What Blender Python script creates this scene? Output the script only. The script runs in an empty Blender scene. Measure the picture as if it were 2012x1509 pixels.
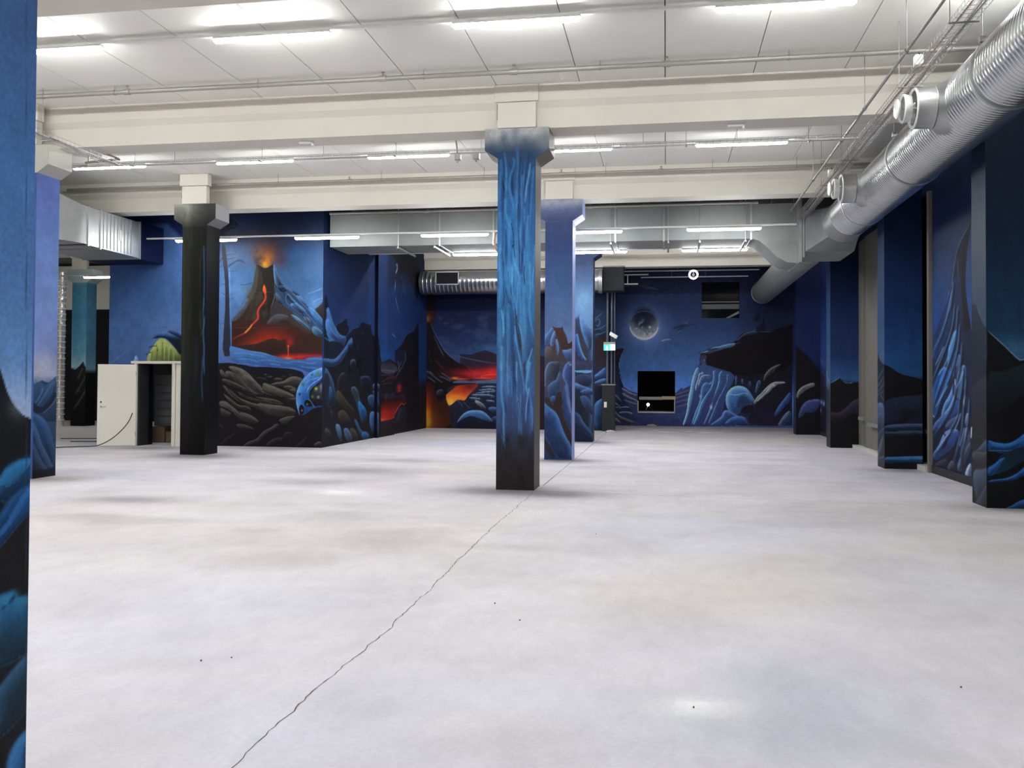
import bpy, bmesh, math, random
import numpy as np
from mathutils import Vector, Matrix, Euler
S = bpy.context.scene
C = S.collection
# ------------------------------------------------------------------ camera
F_PX = 1782.0
def cam_basis():
    yd = np.array([1308 - 1006., 752 - 717., F_PX]); yd /= np.linalg.norm(yd)
    r = math.radians(0.15)
    up = np.array([math.sin(r), -math.cos(r), 0.])
    z = up - yd * np.dot(up, yd); z /= np.linalg.norm(z)
    return np.array([np.cross(yd, z), yd, z])
_b = cam_basis()
camd = bpy.data.cameras.new('camera'); cam = bpy.data.objects.new('camera', camd); C.objects.link(cam)
R = Matrix(((_b[0][0], -_b[0][1], -_b[0][2]), (_b[1][0], -_b[1][1], -_b[1][2]), (_b[2][0], -_b[2][1], -_b[2][2])))
cam.matrix_world = Matrix.Translation((0, 0, 1.6)) @ R.to_4x4()
camd.sensor_width = 36; camd.lens = 36 * F_PX / 2012; camd.shift_y = -37.5 / 2012
camd.clip_end = 200; camd.clip_start = 0.05
S.camera = cam
# ------------------------------------------------------------------ world, exposure
W = bpy.data.worlds.new('night'); S.world = W; W.use_nodes = True
W.node_tree.nodes['Background'].inputs[0].default_value = (0.012, 0.016, 0.028, 1)
W.node_tree.nodes['Background'].inputs[1].default_value = 0.08
S.view_settings.view_transform = 'Standard'; S.view_settings.look = 'None'
S.view_settings.gamma = 1; S.view_settings.use_curve_mapping = False
S.view_settings.exposure = 2.1
TUBE = 24.0            # emission strength of every tube lamp
TUBE_COL = (0.965, 0.985, 0.985)
# ------------------------------------------------------------------ helpers
def lin(c):
    return tuple((v / 255 / 12.92 if v / 255 <= 0.04045 else ((v / 255 + 0.055) / 1.055) ** 2.4) for v in c)
def mat(name, col, rough=0.7, metal=0.0, noise=0.0, scale=5.0, bump=0.0, bscale=40.0, emit=None, spec=0.5, stretch=(1, 1, 1)):
    m = bpy.data.materials.new(name); m.use_nodes = True
    nt = m.node_tree; n = nt.nodes; l = nt.links; p = n['Principled BSDF']
    p.inputs['Base Color'].default_value = (*col, 1); p.inputs['Roughness'].default_value = rough
    p.inputs['Metallic'].default_value = metal; p.inputs['Specular IOR Level'].default_value = spec
    if noise or bump:
        tc = n.new('ShaderNodeTexCoord'); mp = n.new('ShaderNodeMapping'); mp.inputs['Scale'].default_value = stretch
        l.new(tc.outputs['Object'], mp.inputs['Vector'])
    if noise:
        t = n.new('ShaderNodeTexNoise'); t.inputs['Scale'].default_value = scale; t.inputs['Detail'].default_value = 6
        l.new(mp.outputs[0], t.inputs['Vector'])
        r = n.new('ShaderNodeMapRange'); r.inputs[1].default_value = 0.08; r.inputs[2].default_value = 0.75
        r.inputs[3].default_value = 1 - noise; r.inputs[4].default_value = 1 + noise
        l.new(t.outputs[0], r.inputs[0])
        mx = n.new('ShaderNodeVectorMath'); mx.operation = 'SCALE'; mx.inputs[0].default_value = col
        l.new(r.outputs[0], mx.inputs['Scale']); l.new(mx.outputs[0], p.inputs['Base Color'])
    if bump:
        t = n.new('ShaderNodeTexNoise'); t.inputs['Scale'].default_value = bscale; t.inputs['Detail'].default_value = 4
        l.new(mp.outputs[0], t.inputs['Vector'])
        b = n.new('ShaderNodeBump'); b.inputs['Strength'].default_value = bump; b.inputs['Distance'].default_value = 0.01
        l.new(t.outputs[0], b.inputs['Height']); l.new(b.outputs[0], p.inputs['Normal'])
    if emit:
        p.inputs['Emission Color'].default_value = (*emit[0], 1); p.inputs['Emission Strength'].default_value = emit[1]
    return m
def me_obj(name, verts, faces, m, parent=None, smooth=False):
    me = bpy.data.meshes.new(name); me.from_pydata([tuple(v) for v in verts], [], faces)
    for x in (m if isinstance(m, (list, tuple)) else [m]): me.materials.append(x)
    if smooth: me.polygons.foreach_set('use_smooth', [True] * len(me.polygons))
    me.update(); o = bpy.data.objects.new(name, me); C.objects.link(o)
    if parent: o.parent = parent
    return o
class MB:
    """collects simple solids for ONE mesh"""
    def __init__(s): s.v = []; s.f = []
    def box(s, x0, x1, y0, y1, z0, z1):
        b = len(s.v); s.v += [(x0, y0, z0), (x1, y0, z0), (x1, y1, z0), (x0, y1, z0), (x0, y0, z1), (x1, y0, z1), (x1, y1, z1), (x0, y1, z1)]
        s.f += [tuple(b + i for i in q) for q in ((0, 3, 2, 1), (4, 5, 6, 7), (0, 1, 5, 4), (1, 2, 6, 5), (2, 3, 7, 6), (3, 0, 4, 7))]; return s
    def tube(s, pts, r, n=8, caps=True):
        pts = [Vector(p) for p in pts]; b = len(s.v); k = len(pts); nrm = None
        for i, p in enumerate(pts):
            t = ((pts[min(i + 1, k - 1)] - pts[max(i - 1, 0)])).normalized()
            if nrm is None: nrm = t.orthogonal().normalized()
            nrm = (nrm - t * nrm.dot(t)).normalized(); bi = t.cross(nrm)
            rr = r[i] if isinstance(r, (list, tuple)) else r
            for j in range(n):
                a = 2 * math.pi * j / n; s.v.append(tuple(p + (nrm * math.cos(a) + bi * math.sin(a)) * rr))
        for i in range(k - 1):
            for j in range(n):
                s.f.append((b + i * n + j, b + i * n + (j + 1) % n, b + (i + 1) * n + (j + 1) % n, b + (i + 1) * n + j))
        if caps: s.f.append(tuple(b + j for j in reversed(range(n)))); s.f.append(tuple(b + (k - 1) * n + j for j in range(n)))
        return s
    def loft(s, rings, caps=True):
        b = len(s.v); n = len(rings[0])
        for r in rings: s.v += [tuple(p) for p in r]
        for i in range(len(rings) - 1):
            for j in range(n): s.f.append((b + i * n + j, b + i * n + (j + 1) % n, b + (i + 1) * n + (j + 1) % n, b + (i + 1) * n + j))
        if caps: s.f.append(tuple(b + j for j in reversed(range(n)))); s.f.append(tuple(b + (len(rings) - 1) * n + j for j in range(n)))
        return s
    def lathe(s, c, ax, prof, n=48, caps=True):
        """prof: (distance along ax, radius)"""
        ax = Vector(ax).normalized(); u = ax.orthogonal().normalized(); w = ax.cross(u); c = Vector(c)
        return s.loft([[c + ax * d + (u * math.cos(2 * math.pi * j / n) + w * math.sin(2 * math.pi * j / n)) * r for j in range(n)] for d, r in prof], caps)
    def build(s, name, m, parent=None, smooth=False, bevel=0, fix=True, loc=None):
        o = me_obj(name, s.v, s.f, m, parent)
        bm = bmesh.new(); bm.from_mesh(o.data)
        if fix: bmesh.ops.recalc_face_normals(bm, faces=bm.faces)
        bm.to_mesh(o.data); bm.free()
        if loc is not None:
            o.data.transform(Matrix.Translation(-Vector(loc))); 
            o.location = loc
        if smooth:
            o.data.polygons.foreach_set('use_smooth', [True] * len(o.data.polygons))
            o.data.set_sharp_from_angle(angle=math.radians(smooth if smooth is not True else 40))
        if bevel:
            md = o.modifiers.new('bevel', 'BEVEL'); md.width = bevel; md.segments = 2; md.limit_method = 'ANGLE'
        return o
def tag(o, label, cat, group=None, kind=None):
    if label: o['label'] = label
    if cat: o['category'] = cat
    if group: o['group'] = group
    if kind: o['kind'] = kind
    return o
def empty(name, loc, label, cat, group=None):
    o = bpy.data.objects.new(name, None); o.location = loc; C.objects.link(o); o.empty_display_size = 0.1
    return tag(o, label, cat, group)
def adopt(o, root):
    o.parent = root; o.matrix_parent_inverse = Matrix.Translation(-Vector(root.location)); return o
def copy_tree(o, off, label=None, parent=None):
    c = o.copy(); C.objects.link(c)
    if parent is None: c.location = Vector(o.location) + Vector(off)
    else: c.parent = parent
    if label: c['label'] = label
    for ch in list(o.children): copy_tree(ch, off, None, c)
    return c
def build_at(mb, name, m, root, **k):
    """mesh given in world metres, parented to an Empty whose origin is root.location"""
    d = Vector(root.location); mb.v = [tuple(Vector(p) - d) for p in mb.v]
    return mb.build(name, m, root, **k)
# ------------------------------------------------------------------ value noise
_rng = np.random.RandomState(7); _T = _rng.rand(256, 256)
def vnoise(x, y):
    xi = np.floor(x).astype(int); yi = np.floor(y).astype(int); fx = x - xi; fy = y - yi
    fx = fx * fx * (3 - 2 * fx); fy = fy * fy * (3 - 2 * fy)
    a = _T[yi % 256, xi % 256]; b = _T[yi % 256, (xi + 1) % 256]; c = _T[(yi + 1) % 256, xi % 256]; d = _T[(yi + 1) % 256, (xi + 1) % 256]
    return (a * (1 - fx) + b * fx) * (1 - fy) + (c * (1 - fx) + d * fx) * fy
def fbm(x, y, o=4):
    r = 0; a = 0.5; t = 0
    for i in range(o): r = r + a * vnoise(x * 2 ** i + 17.3 * i, y * 2 ** i + 9.1 * i); t += a; a *= 0.5
    return r / t
# ------------------------------------------------------------------ mural painter
def chaikin(P, n, closed):
    P = np.asarray(P, float)
    for _ in range(n):
        if closed: Q = np.roll(P, -1, 0); A = 0.75 * P + 0.25 * Q; B = 0.25 * P + 0.75 * Q; P = np.stack([A, B], 1).reshape(-1, P.shape[1])
        else:
            Q = P[1:]; Z = P[:-1]; A = 0.75 * Z + 0.25 * Q; B = 0.25 * Z + 0.75 * Q
            P = np.concatenate([P[:1], np.stack([A, B], 1).reshape(-1, P.shape[1]), P[-1:]])
    return P
def seg_dist(px, py, P, closed):
    """distance, parameter 0..1 and outward normal of the nearest segment of a polyline"""
    n = len(P); best = np.full(px.shape, 1e9); tt = np.zeros(px.shape); nx = np.zeros(px.shape); ny = np.zeros(px.shape)
    m = n if closed else n - 1
    for i in range(m):
        ax, ay = P[i][:2]; bx, by = P[(i + 1) % n][:2]; dx, dy = bx - ax, by - ay; L = dx * dx + dy * dy + 1e-12
        t = np.clip(((px - ax) * dx + (py - ay) * dy) / L, 0, 1); ex = px - ax - t * dx; ey = py - ay - t * dy
        d = ex * ex + ey * ey; k = d < best
        best[k] = d[k]; tt[k] = (i + t[k]) / m; nx[k] = ex[k]; ny[k] = ey[k]
    return np.sqrt(best), tt, nx, ny
def inside(px, py, P):
    r = np.zeros(px.shape, bool); n = len(P)
    for i in range(n):
        ax, ay = P[i][:2]; bx, by = P[(i + 1) % n][:2]
        if ay == by: continue
        k = ((ay > py) != (by > py)) & (px < (bx - ax) * (py - ay) / (by - ay) + ax); r ^= k
    return r
def paint(prims, u, v, kx, seed=0.0, mottle=.09):
    """prims in metres on the wall; u,v arrays; kx = horizontal metric factor; returns sRGB 0..1 (n,3)"""
    X = u * kx; Y = v; out = np.zeros((len(u), 3)) + 0.1
    for p in prims:
        k = p[0]
        if k == 'G':
            zs = np.array([q[0] for q in p[1]]); cs = np.array([q[1] for q in p[1]], float) / 255
            o = np.argsort(zs); zs = zs[o]; cs = cs[o]
            w = Y + (fbm(X * 1.1 + seed, Y * 2.1 + 3) - 0.5) * p[2]
            for c in range(3): out[:, c] = np.interp(w, zs, cs[:, c])
            continue
        if k == 'H':   # horizontal multiply gradient  (u, factor)
            us = np.array([q[0] for q in p[1]]); fs = np.array([q[1] for q in p[1]]); o = np.argsort(us)
            out *= np.interp(u, us[o], fs[o])[:, None]; continue
        if k == 'B':
            _, cx, cy, rx, ry, col, a = p; e = np.exp(-(((X - cx * kx) / rx) ** 2 + ((Y - cy) / ry) ** 2)) * a
            out += (np.array(col) / 255 - out) * e[:, None]; continue
        if k == 'N':   # noise veil (poly or None, scale u, scale v, colour, alpha, threshold)
            _, P, su, sv, col, a, th = p
            if P:
                P = np.array(P, float); P[:, 0] *= kx; sel = inside(X, Y, P)
            else: sel = np.ones(X.shape, bool)
            x = X[sel]; y = Y[sel]; q = fbm(x * su + seed, y * sv + 5.5, 5); e = np.clip((q - th) / 0.18, 0, 1) * a
            if P is not None and len(P): d = seg_dist(x, y, P, True)[0]; e = e * np.clip(d / 0.12, 0, 1)
            out[sel] += (np.array(col) / 255 - out[sel]) * e[:, None]; continue
        P = np.array(p[1], float); P[:, 0] *= kx
        if k == 'S':   # stroke: pts, w0, w1, col, alpha, shape(0 = taper both ends)
            _, _, w0, w1, col, a = p[:6]; P = chaikin(P, 2, False); mg = max(w0, w1) * 2.6
        elif k == 'F': # fill: pts, ctop, cbot, soft, alpha, smooth
            _, _, ct, cb, soft, a, sm = p; P = chaikin(P, sm, True) if sm else P; mg = soft * 2
        elif k == 'L': # lobe: pts, base, rim, rim width, light angle, alpha
            _, _, cb, cr, rw, ang, a = p; P = chaikin(P, 2, True); mg = 0.03
        x0, y0 = P[:, :2].min(0) - mg; x1, y1 = P[:, :2].max(0) + mg
        sel = np.nonzero((X > x0) & (X < x1) & (Y > y0) & (Y < y1))[0]
        if not len(sel): continue
        x = X[sel]; y = Y[sel]; d, t, nx, ny = seg_dist(x, y, P, k != 'S')
        if k == 'S':
            w = w0 + (w1 - w0) * t; e = np.exp(-(d / (w * 0.75)) ** 2) * a
            e *= np.clip(t / 0.12, 0, 1) ** 0.5 * np.clip((1 - t) / 0.25, 0, 1) ** 0.7
            out[sel] += (np.array(col) / 255 - out[sel]) * e[:, None]; continue
        ins = inside(x, y, P); sd = np.where(ins, d, -d)
        if k == 'F':
            e = np.clip(sd / max(soft, 1e-4) + 0.5, 0, 1); e = e * e * (3 - 2 * e) * a
            g = np.clip((y - P[:, 1].min()) / (np.ptp(P[:, 1]) + 1e-6), 0, 1)[:, None]
            col = np.array(cb) / 255 * (1 - g) + np.array(ct) / 255 * g
            out[sel] += (col - out[sel]) * e[:, None]
        else:
            inv = 1 / (np.hypot(nx, ny) + 1e-9); lx, ly = math.cos(math.radians(ang)), math.sin(math.radians(ang))
            # nearest edge point lies at -n from the sample; outward direction is -n inside
            f = np.clip((-(nx * lx + ny * ly) * inv) * 0.75 + 0.35, 0, 1)
            rim = f * (0.75 * np.exp(-(sd / (rw * 2.3)) ** 2) + 0.25 * np.exp(-(sd / (rw * 0.45)) ** 2))
            g = np.clip(0.5 + 0.5 * ((x - P[:, 0].mean()) / (np.ptp(P[:, 0]) + 1e-6) * lx + (y - P[:, 1].mean()) / (np.ptp(P[:, 1]) + 1e-6) * ly) * 1.6, 0, 1)
            tone = fbm(x * 9 + seed, y * 9, 4) * 0.7 + 0.68
            col = np.array(cb) / 255 * (0.42 + 0.95 * g * tone)[:, None]
            col = col + (np.array(cr) / 255 - col) * np.clip(rim, 0, 1)[:, None]
            e = np.clip(sd / 0.02 + 0.5, 0, 1) * a
            out[sel] += (col - out[sel]) * e[:, None]
    if mottle: out *= (1 + mottle * 2 * (fbm(X * 7 + 3 + seed, Y * 5, 5) - .5) + mottle * 1.2 * (fbm(X * 22, Y * 14 + seed, 3) - .5))[:, None]
    return np.clip(out, 0, 1)
def s2l(c): return np.where(c <= 0.04045, c / 12.92, ((c + 0.055) / 1.055) ** 2.4)
def mural_mat(name, rough=0.6, spec=0.12):
    m = bpy.data.materials.new(name); m.use_nodes = True; n = m.node_tree.nodes; l = m.node_tree.links; p = n['Principled BSDF']
    a = n.new('ShaderNodeAttribute'); a.attribute_name = 'paint'; tc = n.new('ShaderNodeTexCoord')
    t = n.new('ShaderNodeTexNoise'); t.inputs['Scale'].default_value = 60; t.inputs['Detail'].default_value = 3; l.new(tc.outputs['Object'], t.inputs['Vector'])
    r = n.new('ShaderNodeMapRange'); r.inputs[1].default_value = .3; r.inputs[2].default_value = .7; r.inputs[3].default_value = .86; r.inputs[4].default_value = 1.14
    l.new(t.outputs[0], r.inputs[0]); mx = n.new('ShaderNodeVectorMath'); mx.operation = 'SCALE'
    l.new(a.outputs['Color'], mx.inputs[0]); l.new(r.outputs[0], mx.inputs['Scale']); l.new(mx.outputs[0], p.inputs['Base Color'])
    b = n.new('ShaderNodeBump'); b.inputs['Strength'].default_value = .15; b.inputs['Distance'].default_value = .004
    l.new(t.outputs[0], b.inputs['Height']); l.new(b.outputs[0], p.inputs['Normal'])
    p.inputs['Roughness'].default_value = rough; p.inputs['Specular IOR Level'].default_value = spec
    return m
class Painted:
    """one mesh made of painted grid faces"""
    def __init__(s): s.V = []; s.F = []; s.C = []; s.n = 0
    def face(s, axis, const, a0, a1, b0, b1, mural, step, out, gain=1.0, kx=1.0, seed=0.0, mottle=.09):
        """axis 'x' or 'y' = plane normal; a = the other horizontal axis, b = z; out = sign of the outward normal; step=(da,db)"""
        na = max(1, int(round((a1 - a0) / step[0]))); nb = max(1, int(round((b1 - b0) / step[1])))
        A, Bz = np.meshgrid(np.linspace(a0, a1, na + 1), np.linspace(b0, b1, nb + 1)); A = A.ravel(); Bz = Bz.ravel()
        col = s2l(paint(mural, A, Bz, kx, seed, mottle)) * gain
        c = np.full(A.shape, const)
        s.V.append(np.stack([c, A, Bz] if axis == 'x' else [A, c, Bz], 1)); s.C.append(np.clip(col, 0, 0.95))
        i = np.arange(nb)[:, None] * (na + 1) + np.arange(na)[None, :] + s.n; i = i.ravel()
        q = np.stack([i, i + 1, i + na + 2, i + na + 1], 1)
        flip = (axis == 'x' and out < 0) or (axis == 'y' and out > 0)
        s.F.append(q[:, ::-1] if flip else q); s.n += len(A)
        return s
    def quad(s, pts, col):
        s.V.append(np.array(pts, float)); s.C.append(np.tile(s2l(np.array(col, float) / 255), (len(pts), 1)))
        s.F.append(np.arange(len(pts))[None, :] + s.n); s.n += len(pts); return s
    def build(s, name, m, parent=None):
        V = np.concatenate(s.V); me = bpy.data.meshes.new(name); Fq = [f for f in s.F]
        Fa = np.concatenate([f for f in Fq]).astype(np.int32)
        me.vertices.add(len(V)); me.vertices.foreach_set('co', V.ravel().astype(np.float32))
        me.loops.add(Fa.size); me.loops.foreach_set('vertex_index', Fa.ravel())
        me.polygons.add(len(Fa)); me.polygons.foreach_set('loop_start', np.arange(0, Fa.size, 4, dtype=np.int32))
        me.update(calc_edges=True)
        ca = me.color_attributes.new('paint', 'FLOAT_COLOR', 'POINT'); Cc = np.concatenate(s.C)
        ca.data.foreach_set('color', np.concatenate([Cc, np.ones((len(Cc), 1))], 1).ravel().astype(np.float32))
        me.materials.append(m); me.validate(); o = bpy.data.objects.new(name, me); C.objects.link(o)
        if parent: o.parent = parent
        return o
# ------------------------------------------------------------------ the wall paintings, in metres on their wall: (u, z)
MURALS = {
'near_column': [0.696, [
["G",[[2.838,[38,68,112]],[2.76,[40,72,118]],[2.293,[52,92,142]],[1.888,[70,108,160]],[1.67,[84,122,170]],[1.545,[120,145,182]],[1.483,[142,160,188]],[1.358,[60,90,120]],[0.263,[20,40,60]]],0.05],
["F",[[2.219,1.706],[2.341,1.679],[2.365,1.63],[2.377,1.605],[2.394,1.566],[2.414,1.535],[2.434,1.515],[2.459,1.495],[2.476,1.486],[2.492,1.481],[2.531,1.471],[2.565,-0.057],[2.254,0.12]],[14,16,20],[10,12,14],0.004,1,1],
["B",2.446,1.517,0.0314,0.0372,[158,176,202],0.35],
["L",[[2.335,1.291],[2.372,1.315],[2.387,1.333],[2.41,1.346],[2.438,1.355],[2.466,1.36],[2.503,1.362],[2.533,1.357],[2.536,1.246],[2.473,1.236],[2.374,1.237]],[16,60,98],[40,118,170],0.0229,110,1],
["L",[[2.345,1.179],[2.375,1.208],[2.421,1.252],[2.478,1.275],[2.538,1.292],[2.539,1.22],[2.463,1.184],[2.407,1.152],[2.346,1.129]],[14,44,76],[30,84,138],0.0093,130,1],
["L",[[2.331,1.131],[2.391,1.166],[2.43,1.211],[2.462,1.247],[2.487,1.268],[2.538,1.28],[2.539,1.208],[2.472,1.177],[2.424,1.144],[2.385,1.111],[2.332,1.093]],[20,62,112],[40,104,170],0.0105,110,1],
["F",[[2.332,1.087],[2.385,1.105],[2.432,1.142],[2.489,1.171],[2.54,1.184],[2.546,0.934],[2.469,0.943],[2.452,0.955],[2.436,0.97],[2.38,0.972],[2.334,0.971]],[18,17,20],[15,15,17],0.007,1,1],
["L",[[2.334,0.96],[2.38,0.967],[2.427,0.97],[2.444,0.967],[2.452,0.958],[2.465,0.942],[2.494,0.942],[2.546,0.934],[2.549,0.779],[2.498,0.77],[2.432,0.755],[2.339,0.766]],[24,70,104],[44,118,160],0.0174,100,1],
["F",[[2.436,0.959],[2.448,0.945],[2.428,0.932],[2.396,0.934],[2.381,0.915],[2.412,0.93]],[16,50,76],[16,50,76],0.0047,0.8,1],
["B",2.4,0.798,0.0349,0.0523,[14,38,58],0.8],
["L",[[2.341,0.678],[2.401,0.713],[2.433,0.732],[2.49,0.761],[2.549,0.779],[2.553,0.6],[2.502,0.594],[2.437,0.56],[2.344,0.54]],[18,46,66],[48,90,122],0.0151,120,1],
["B",2.476,0.614,0.0262,0.0523,[16,30,42],0.7],
["L",[[2.41,0.345],[2.415,0.444],[2.426,0.485],[2.454,0.514],[2.495,0.533],[2.555,0.528],[2.561,0.277]],[26,76,124],[56,118,172],0.0174,130,1],
["S",[[2.449,2.815],[2.485,1.239],[2.493,0.829],[2.501,0.362]],0.0017,0.0017,[30,50,74],0.7]]],
'left_column_far': [0.675, [
["G",[[5.286,[72,92,168]],[4.996,[88,110,190]],[4.044,[98,128,196]],[2.801,[112,140,200]],[2.138,[118,138,196]],[1.682,[150,158,188]],[1.475,[60,84,120]],[-0.018,[30,44,70]]],0.1],
["B",13.34,1.863,0.1691,0.1845,[176,180,200],0.6],
["B",13.207,1.737,0.1384,0.1384,[184,184,200],0.55],
["B",13.003,1.901,0.04,0.3382,[196,210,235],0.5],
["F",[[12.946,1.569],[13.011,1.546],[13.1,1.524],[13.188,1.557],[13.255,1.577],[13.324,1.557],[13.439,1.546],[13.531,1.601],[13.624,1.664],[13.666,0.893],[12.96,0.923]],[52,88,128],[24,44,72],0.0061,1,0],
["F",[[13.255,1.577],[13.282,1.582],[13.324,1.557],[13.428,1.546],[13.394,1.515],[13.302,1.508],[13.274,1.539]],[28,50,88],[28,50,88],0.0061,1,1],
["S",[[13.292,1.462],[13.26,1.37],[13.173,1.264],[13.064,1.183]],0.0184,0.0046,[90,122,154],0.9],
["S",[[13.555,1.57],[13.441,1.461],[13.285,1.278],[13.131,1.128]],0.0338,0.0077,[70,104,144],0.9],
["S",[[13.593,1.492],[13.537,1.336],[13.401,1.214],[13.266,1.094]],0.0154,0.0246,[26,36,56],0.9],
["F",[[12.952,1.283],[13.085,1.22],[13.22,1.141],[13.356,1.153],[13.492,1.274],[13.606,1.413],[13.628,1.271],[13.542,1.148],[13.358,1.06],[13.178,1.051],[12.978,1.087]],[18,30,50],[18,30,50],0.0123,1,1],
["S",[[13.632,1.303],[13.564,1.21],[13.449,1.119],[13.29,1.044]],0.0215,0.0092,[84,112,146],0.9],
["L",[[12.935,1.089],[13.044,1.085],[13.178,1.028],[13.338,0.953],[13.456,0.824],[13.554,0.617],[13.654,0.344],[13.663,-0.018],[13.376,0.288],[13.231,0.667],[13.092,0.917],[12.958,1.013]],[30,60,100],[62,104,150],0.04,80,1],
["L",[[12.937,0.984],[13.003,0.959],[13.115,0.871],[13.207,0.729],[13.302,0.525],[13.467,0.312],[13.661,0.045],[13.664,-0.081],[13.382,0.011],[13.196,0.227],[13.056,0.541],[12.943,0.729]],[28,56,92],[76,112,152],0.04,80,1],
["L",[[12.944,0.669],[13.01,0.657],[13.122,0.537],[13.215,0.378],[13.355,0.198],[13.567,0.023],[13.569,-0.071],[12.96,-0.006]],[28,44,72],[72,96,130],0.04,80,1],
["F",[[12.957,0.129],[13.243,0.132],[13.472,0.125],[13.658,0.171],[13.665,-0.128],[12.961,-0.051]],[20,18,26],[20,18,26],0.0461,0.8,1]]],
'centre_column': [0.987, [
["G",[[5.47,[190,188,184]],[5.302,[170,172,174]],[5.15,[88,98,112]],[5.013,[40,62,94]],[4.784,[34,72,116]],[4.252,[40,92,146]],[3.038,[48,108,164]],[2.433,[44,96,146]],[1.979,[50,78,120]],[1.527,[54,80,130]],[0.999,[48,64,104]],[0.623,[40,44,58]],[0.322,[38,34,38]],[-0.016,[36,31,30]]],0.25],
["B",-2.662,5.243,0.0679,0.1057,[150,152,150],0.6],
["B",-1.778,5.185,0.1208,0.1963,[130,134,138],0.75],
["B",-2.583,5.025,0.0755,0.1057,[44,58,84],0.6],
["B",-2.391,5.209,0.0604,0.1208,[60,74,98],0.6],
["B",-2.083,5.144,0.0755,0.1208,[60,74,98],0.5],
["B",-2.222,5.302,0.0679,0.1208,[60,74,98],0.4],
["N",[[-2.513,4.946],[-1.914,4.925],[-1.893,1.078],[-2.489,1.071]],26,1.6,[24,52,96],0.75,0.52],
["N",[[-2.512,4.794],[-1.913,4.773],[-1.893,0.929],[-2.488,0.92]],34,2.0,[88,160,208],0.45,0.55],
["N",[[-2.508,4.107],[-1.91,4.092],[-1.892,0.779],[-2.487,0.769]],14,1.0,[84,150,204],0.45,0.48],
["S",[[-2.455,4.985],[-2.441,4.833],[-2.428,4.693],[-2.401,4.566],[-2.388,4.439],[-2.381,4.325]],0.0075,0.0175,[18,34,72],0.85],
["S",[[-2.301,4.866],[-2.275,4.738],[-2.268,4.612],[-2.26,4.435],[-2.234,4.359]],0.005,0.02,[18,34,72],0.8],
["S",[[-2.136,4.948],[-2.148,4.759],[-2.159,4.583],[-2.133,4.432]],0.0125,0.0125,[18,34,72],0.75],
["S",[[-2.009,4.969],[-2.04,4.781],[-2.07,4.581],[-2.082,4.38],[-2.075,4.178]],0.0075,0.015,[18,34,72],0.85],
["S",[[-2.402,4.591],[-2.382,4.515],[-2.369,4.439]],0.01,0.005,[14,20,44],1],
["S",[[-2.385,5.02],[-2.365,4.918],[-2.351,4.69],[-2.347,4.463]],0.0169,0.0188,[64,134,192],0.6],
["S",[[-2.442,4.921],[-2.428,4.769],[-2.44,4.618],[-2.464,4.264]],0.0225,0.0375,[64,134,192],0.6],
["S",[[-2.25,4.94],[-2.225,4.863],[-2.287,4.688],[-2.312,4.513],[-2.272,4.347],[-2.233,4.183],[-2.245,4.007]],0.0188,0.03,[64,134,192],0.6],
["S",[[-2.188,5.089],[-2.174,4.886],[-2.185,4.635],[-2.196,4.257],[-2.181,3.879],[-2.167,3.628]],0.0225,0.0263,[70,128,180],0.6],
["S",[[-1.99,4.855],[-2.008,4.679],[-2.045,4.504],[-2.069,4.254]],0.0094,0.0225,[104,160,208],0.8],
["S",[[-1.932,4.802],[-1.956,4.577],[-1.98,4.251],[-1.991,3.875]],0.0188,0.0188,[64,134,192],0.5],
["S",[[-2.109,4.683],[-2.127,4.431],[-2.106,4.154],[-2.129,3.752],[-2.115,3.501]],0.0225,0.0263,[64,134,192],0.55],
["S",[[-2.349,4.35],[-2.361,4.135],[-2.321,3.971],[-2.27,3.844],[-2.231,3.717],[-2.191,3.502]],0.0188,0.0225,[64,134,192],0.7],
["S",[[-2.27,3.969],[-2.244,3.818],[-2.23,3.629],[-2.217,3.503]],0.005,0.0113,[20,26,52],0.95],
["S",[[-2.17,4.256],[-2.175,4.03],[-2.161,3.753],[-2.14,3.501]],0.0075,0.0125,[18,34,72],0.8],
["S",[[-2.017,4.076],[-2.029,3.876],[-2.04,3.625]],0.0113,0.015,[90,150,200],0.6],
["S",[[-2.055,4.027],[-2.079,3.814],[-2.065,3.563]],0.01,0.0125,[18,34,72],0.5],
["S",[[-2.45,4.138],[-2.423,3.885],[-2.433,3.507]],0.0375,0.0413,[64,134,192],0.6],
["S",[[-2.359,3.883],[-2.345,3.694],[-2.357,3.505]],0.01,0.01,[18,34,72],0.6],
["S",[[-1.908,4.877],[-1.907,4.249],[-1.905,3.497]],0.0063,0.0063,[26,30,70],0.9],
["S",[[-2.256,3.645],[-2.23,3.544],[-2.206,3.43]],0.01,0.0063,[16,22,46],1],
["S",[[-2.148,3.643],[-2.151,3.492],[-2.146,3.341],[-2.132,3.178]],0.0113,0.0113,[46,40,66],0.95],
["S",[[-2.07,3.328],[-2.082,3.228],[-2.073,3.14],[-2.062,3.039]],0.0075,0.01,[18,22,40],1],
["S",[[-2.402,3.648],[-2.408,3.497],[-2.394,3.371],[-2.391,3.232],[-2.393,3.144]],0.01,0.0063,[18,34,72],0.75],
["S",[[-2.354,2.993],[-2.334,2.892],[-2.302,2.791],[-2.263,2.741]],0.0038,0.0088,[18,34,72],0.7],
["S",[[-2.347,2.967],[-2.365,2.842],[-2.403,2.691]],0.0038,0.01,[30,50,92],0.8],
["S",[[-2.107,3.215],[-2.119,3.115],[-2.093,2.939],[-2.086,2.764],[-2.066,2.564]],0.0131,0.0169,[64,134,192],0.7],
["S",[[-2.23,3.619],[-2.242,3.456],[-2.216,3.343],[-2.164,3.229],[-2.138,3.115],[-2.17,3.041]],0.0188,0.0113,[92,160,208],0.55],
["S",[[-2.434,3.648],[-2.445,3.334],[-2.418,3.119],[-2.442,2.893],[-2.454,2.692]],0.0413,0.0263,[92,160,208],0.5],
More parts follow.
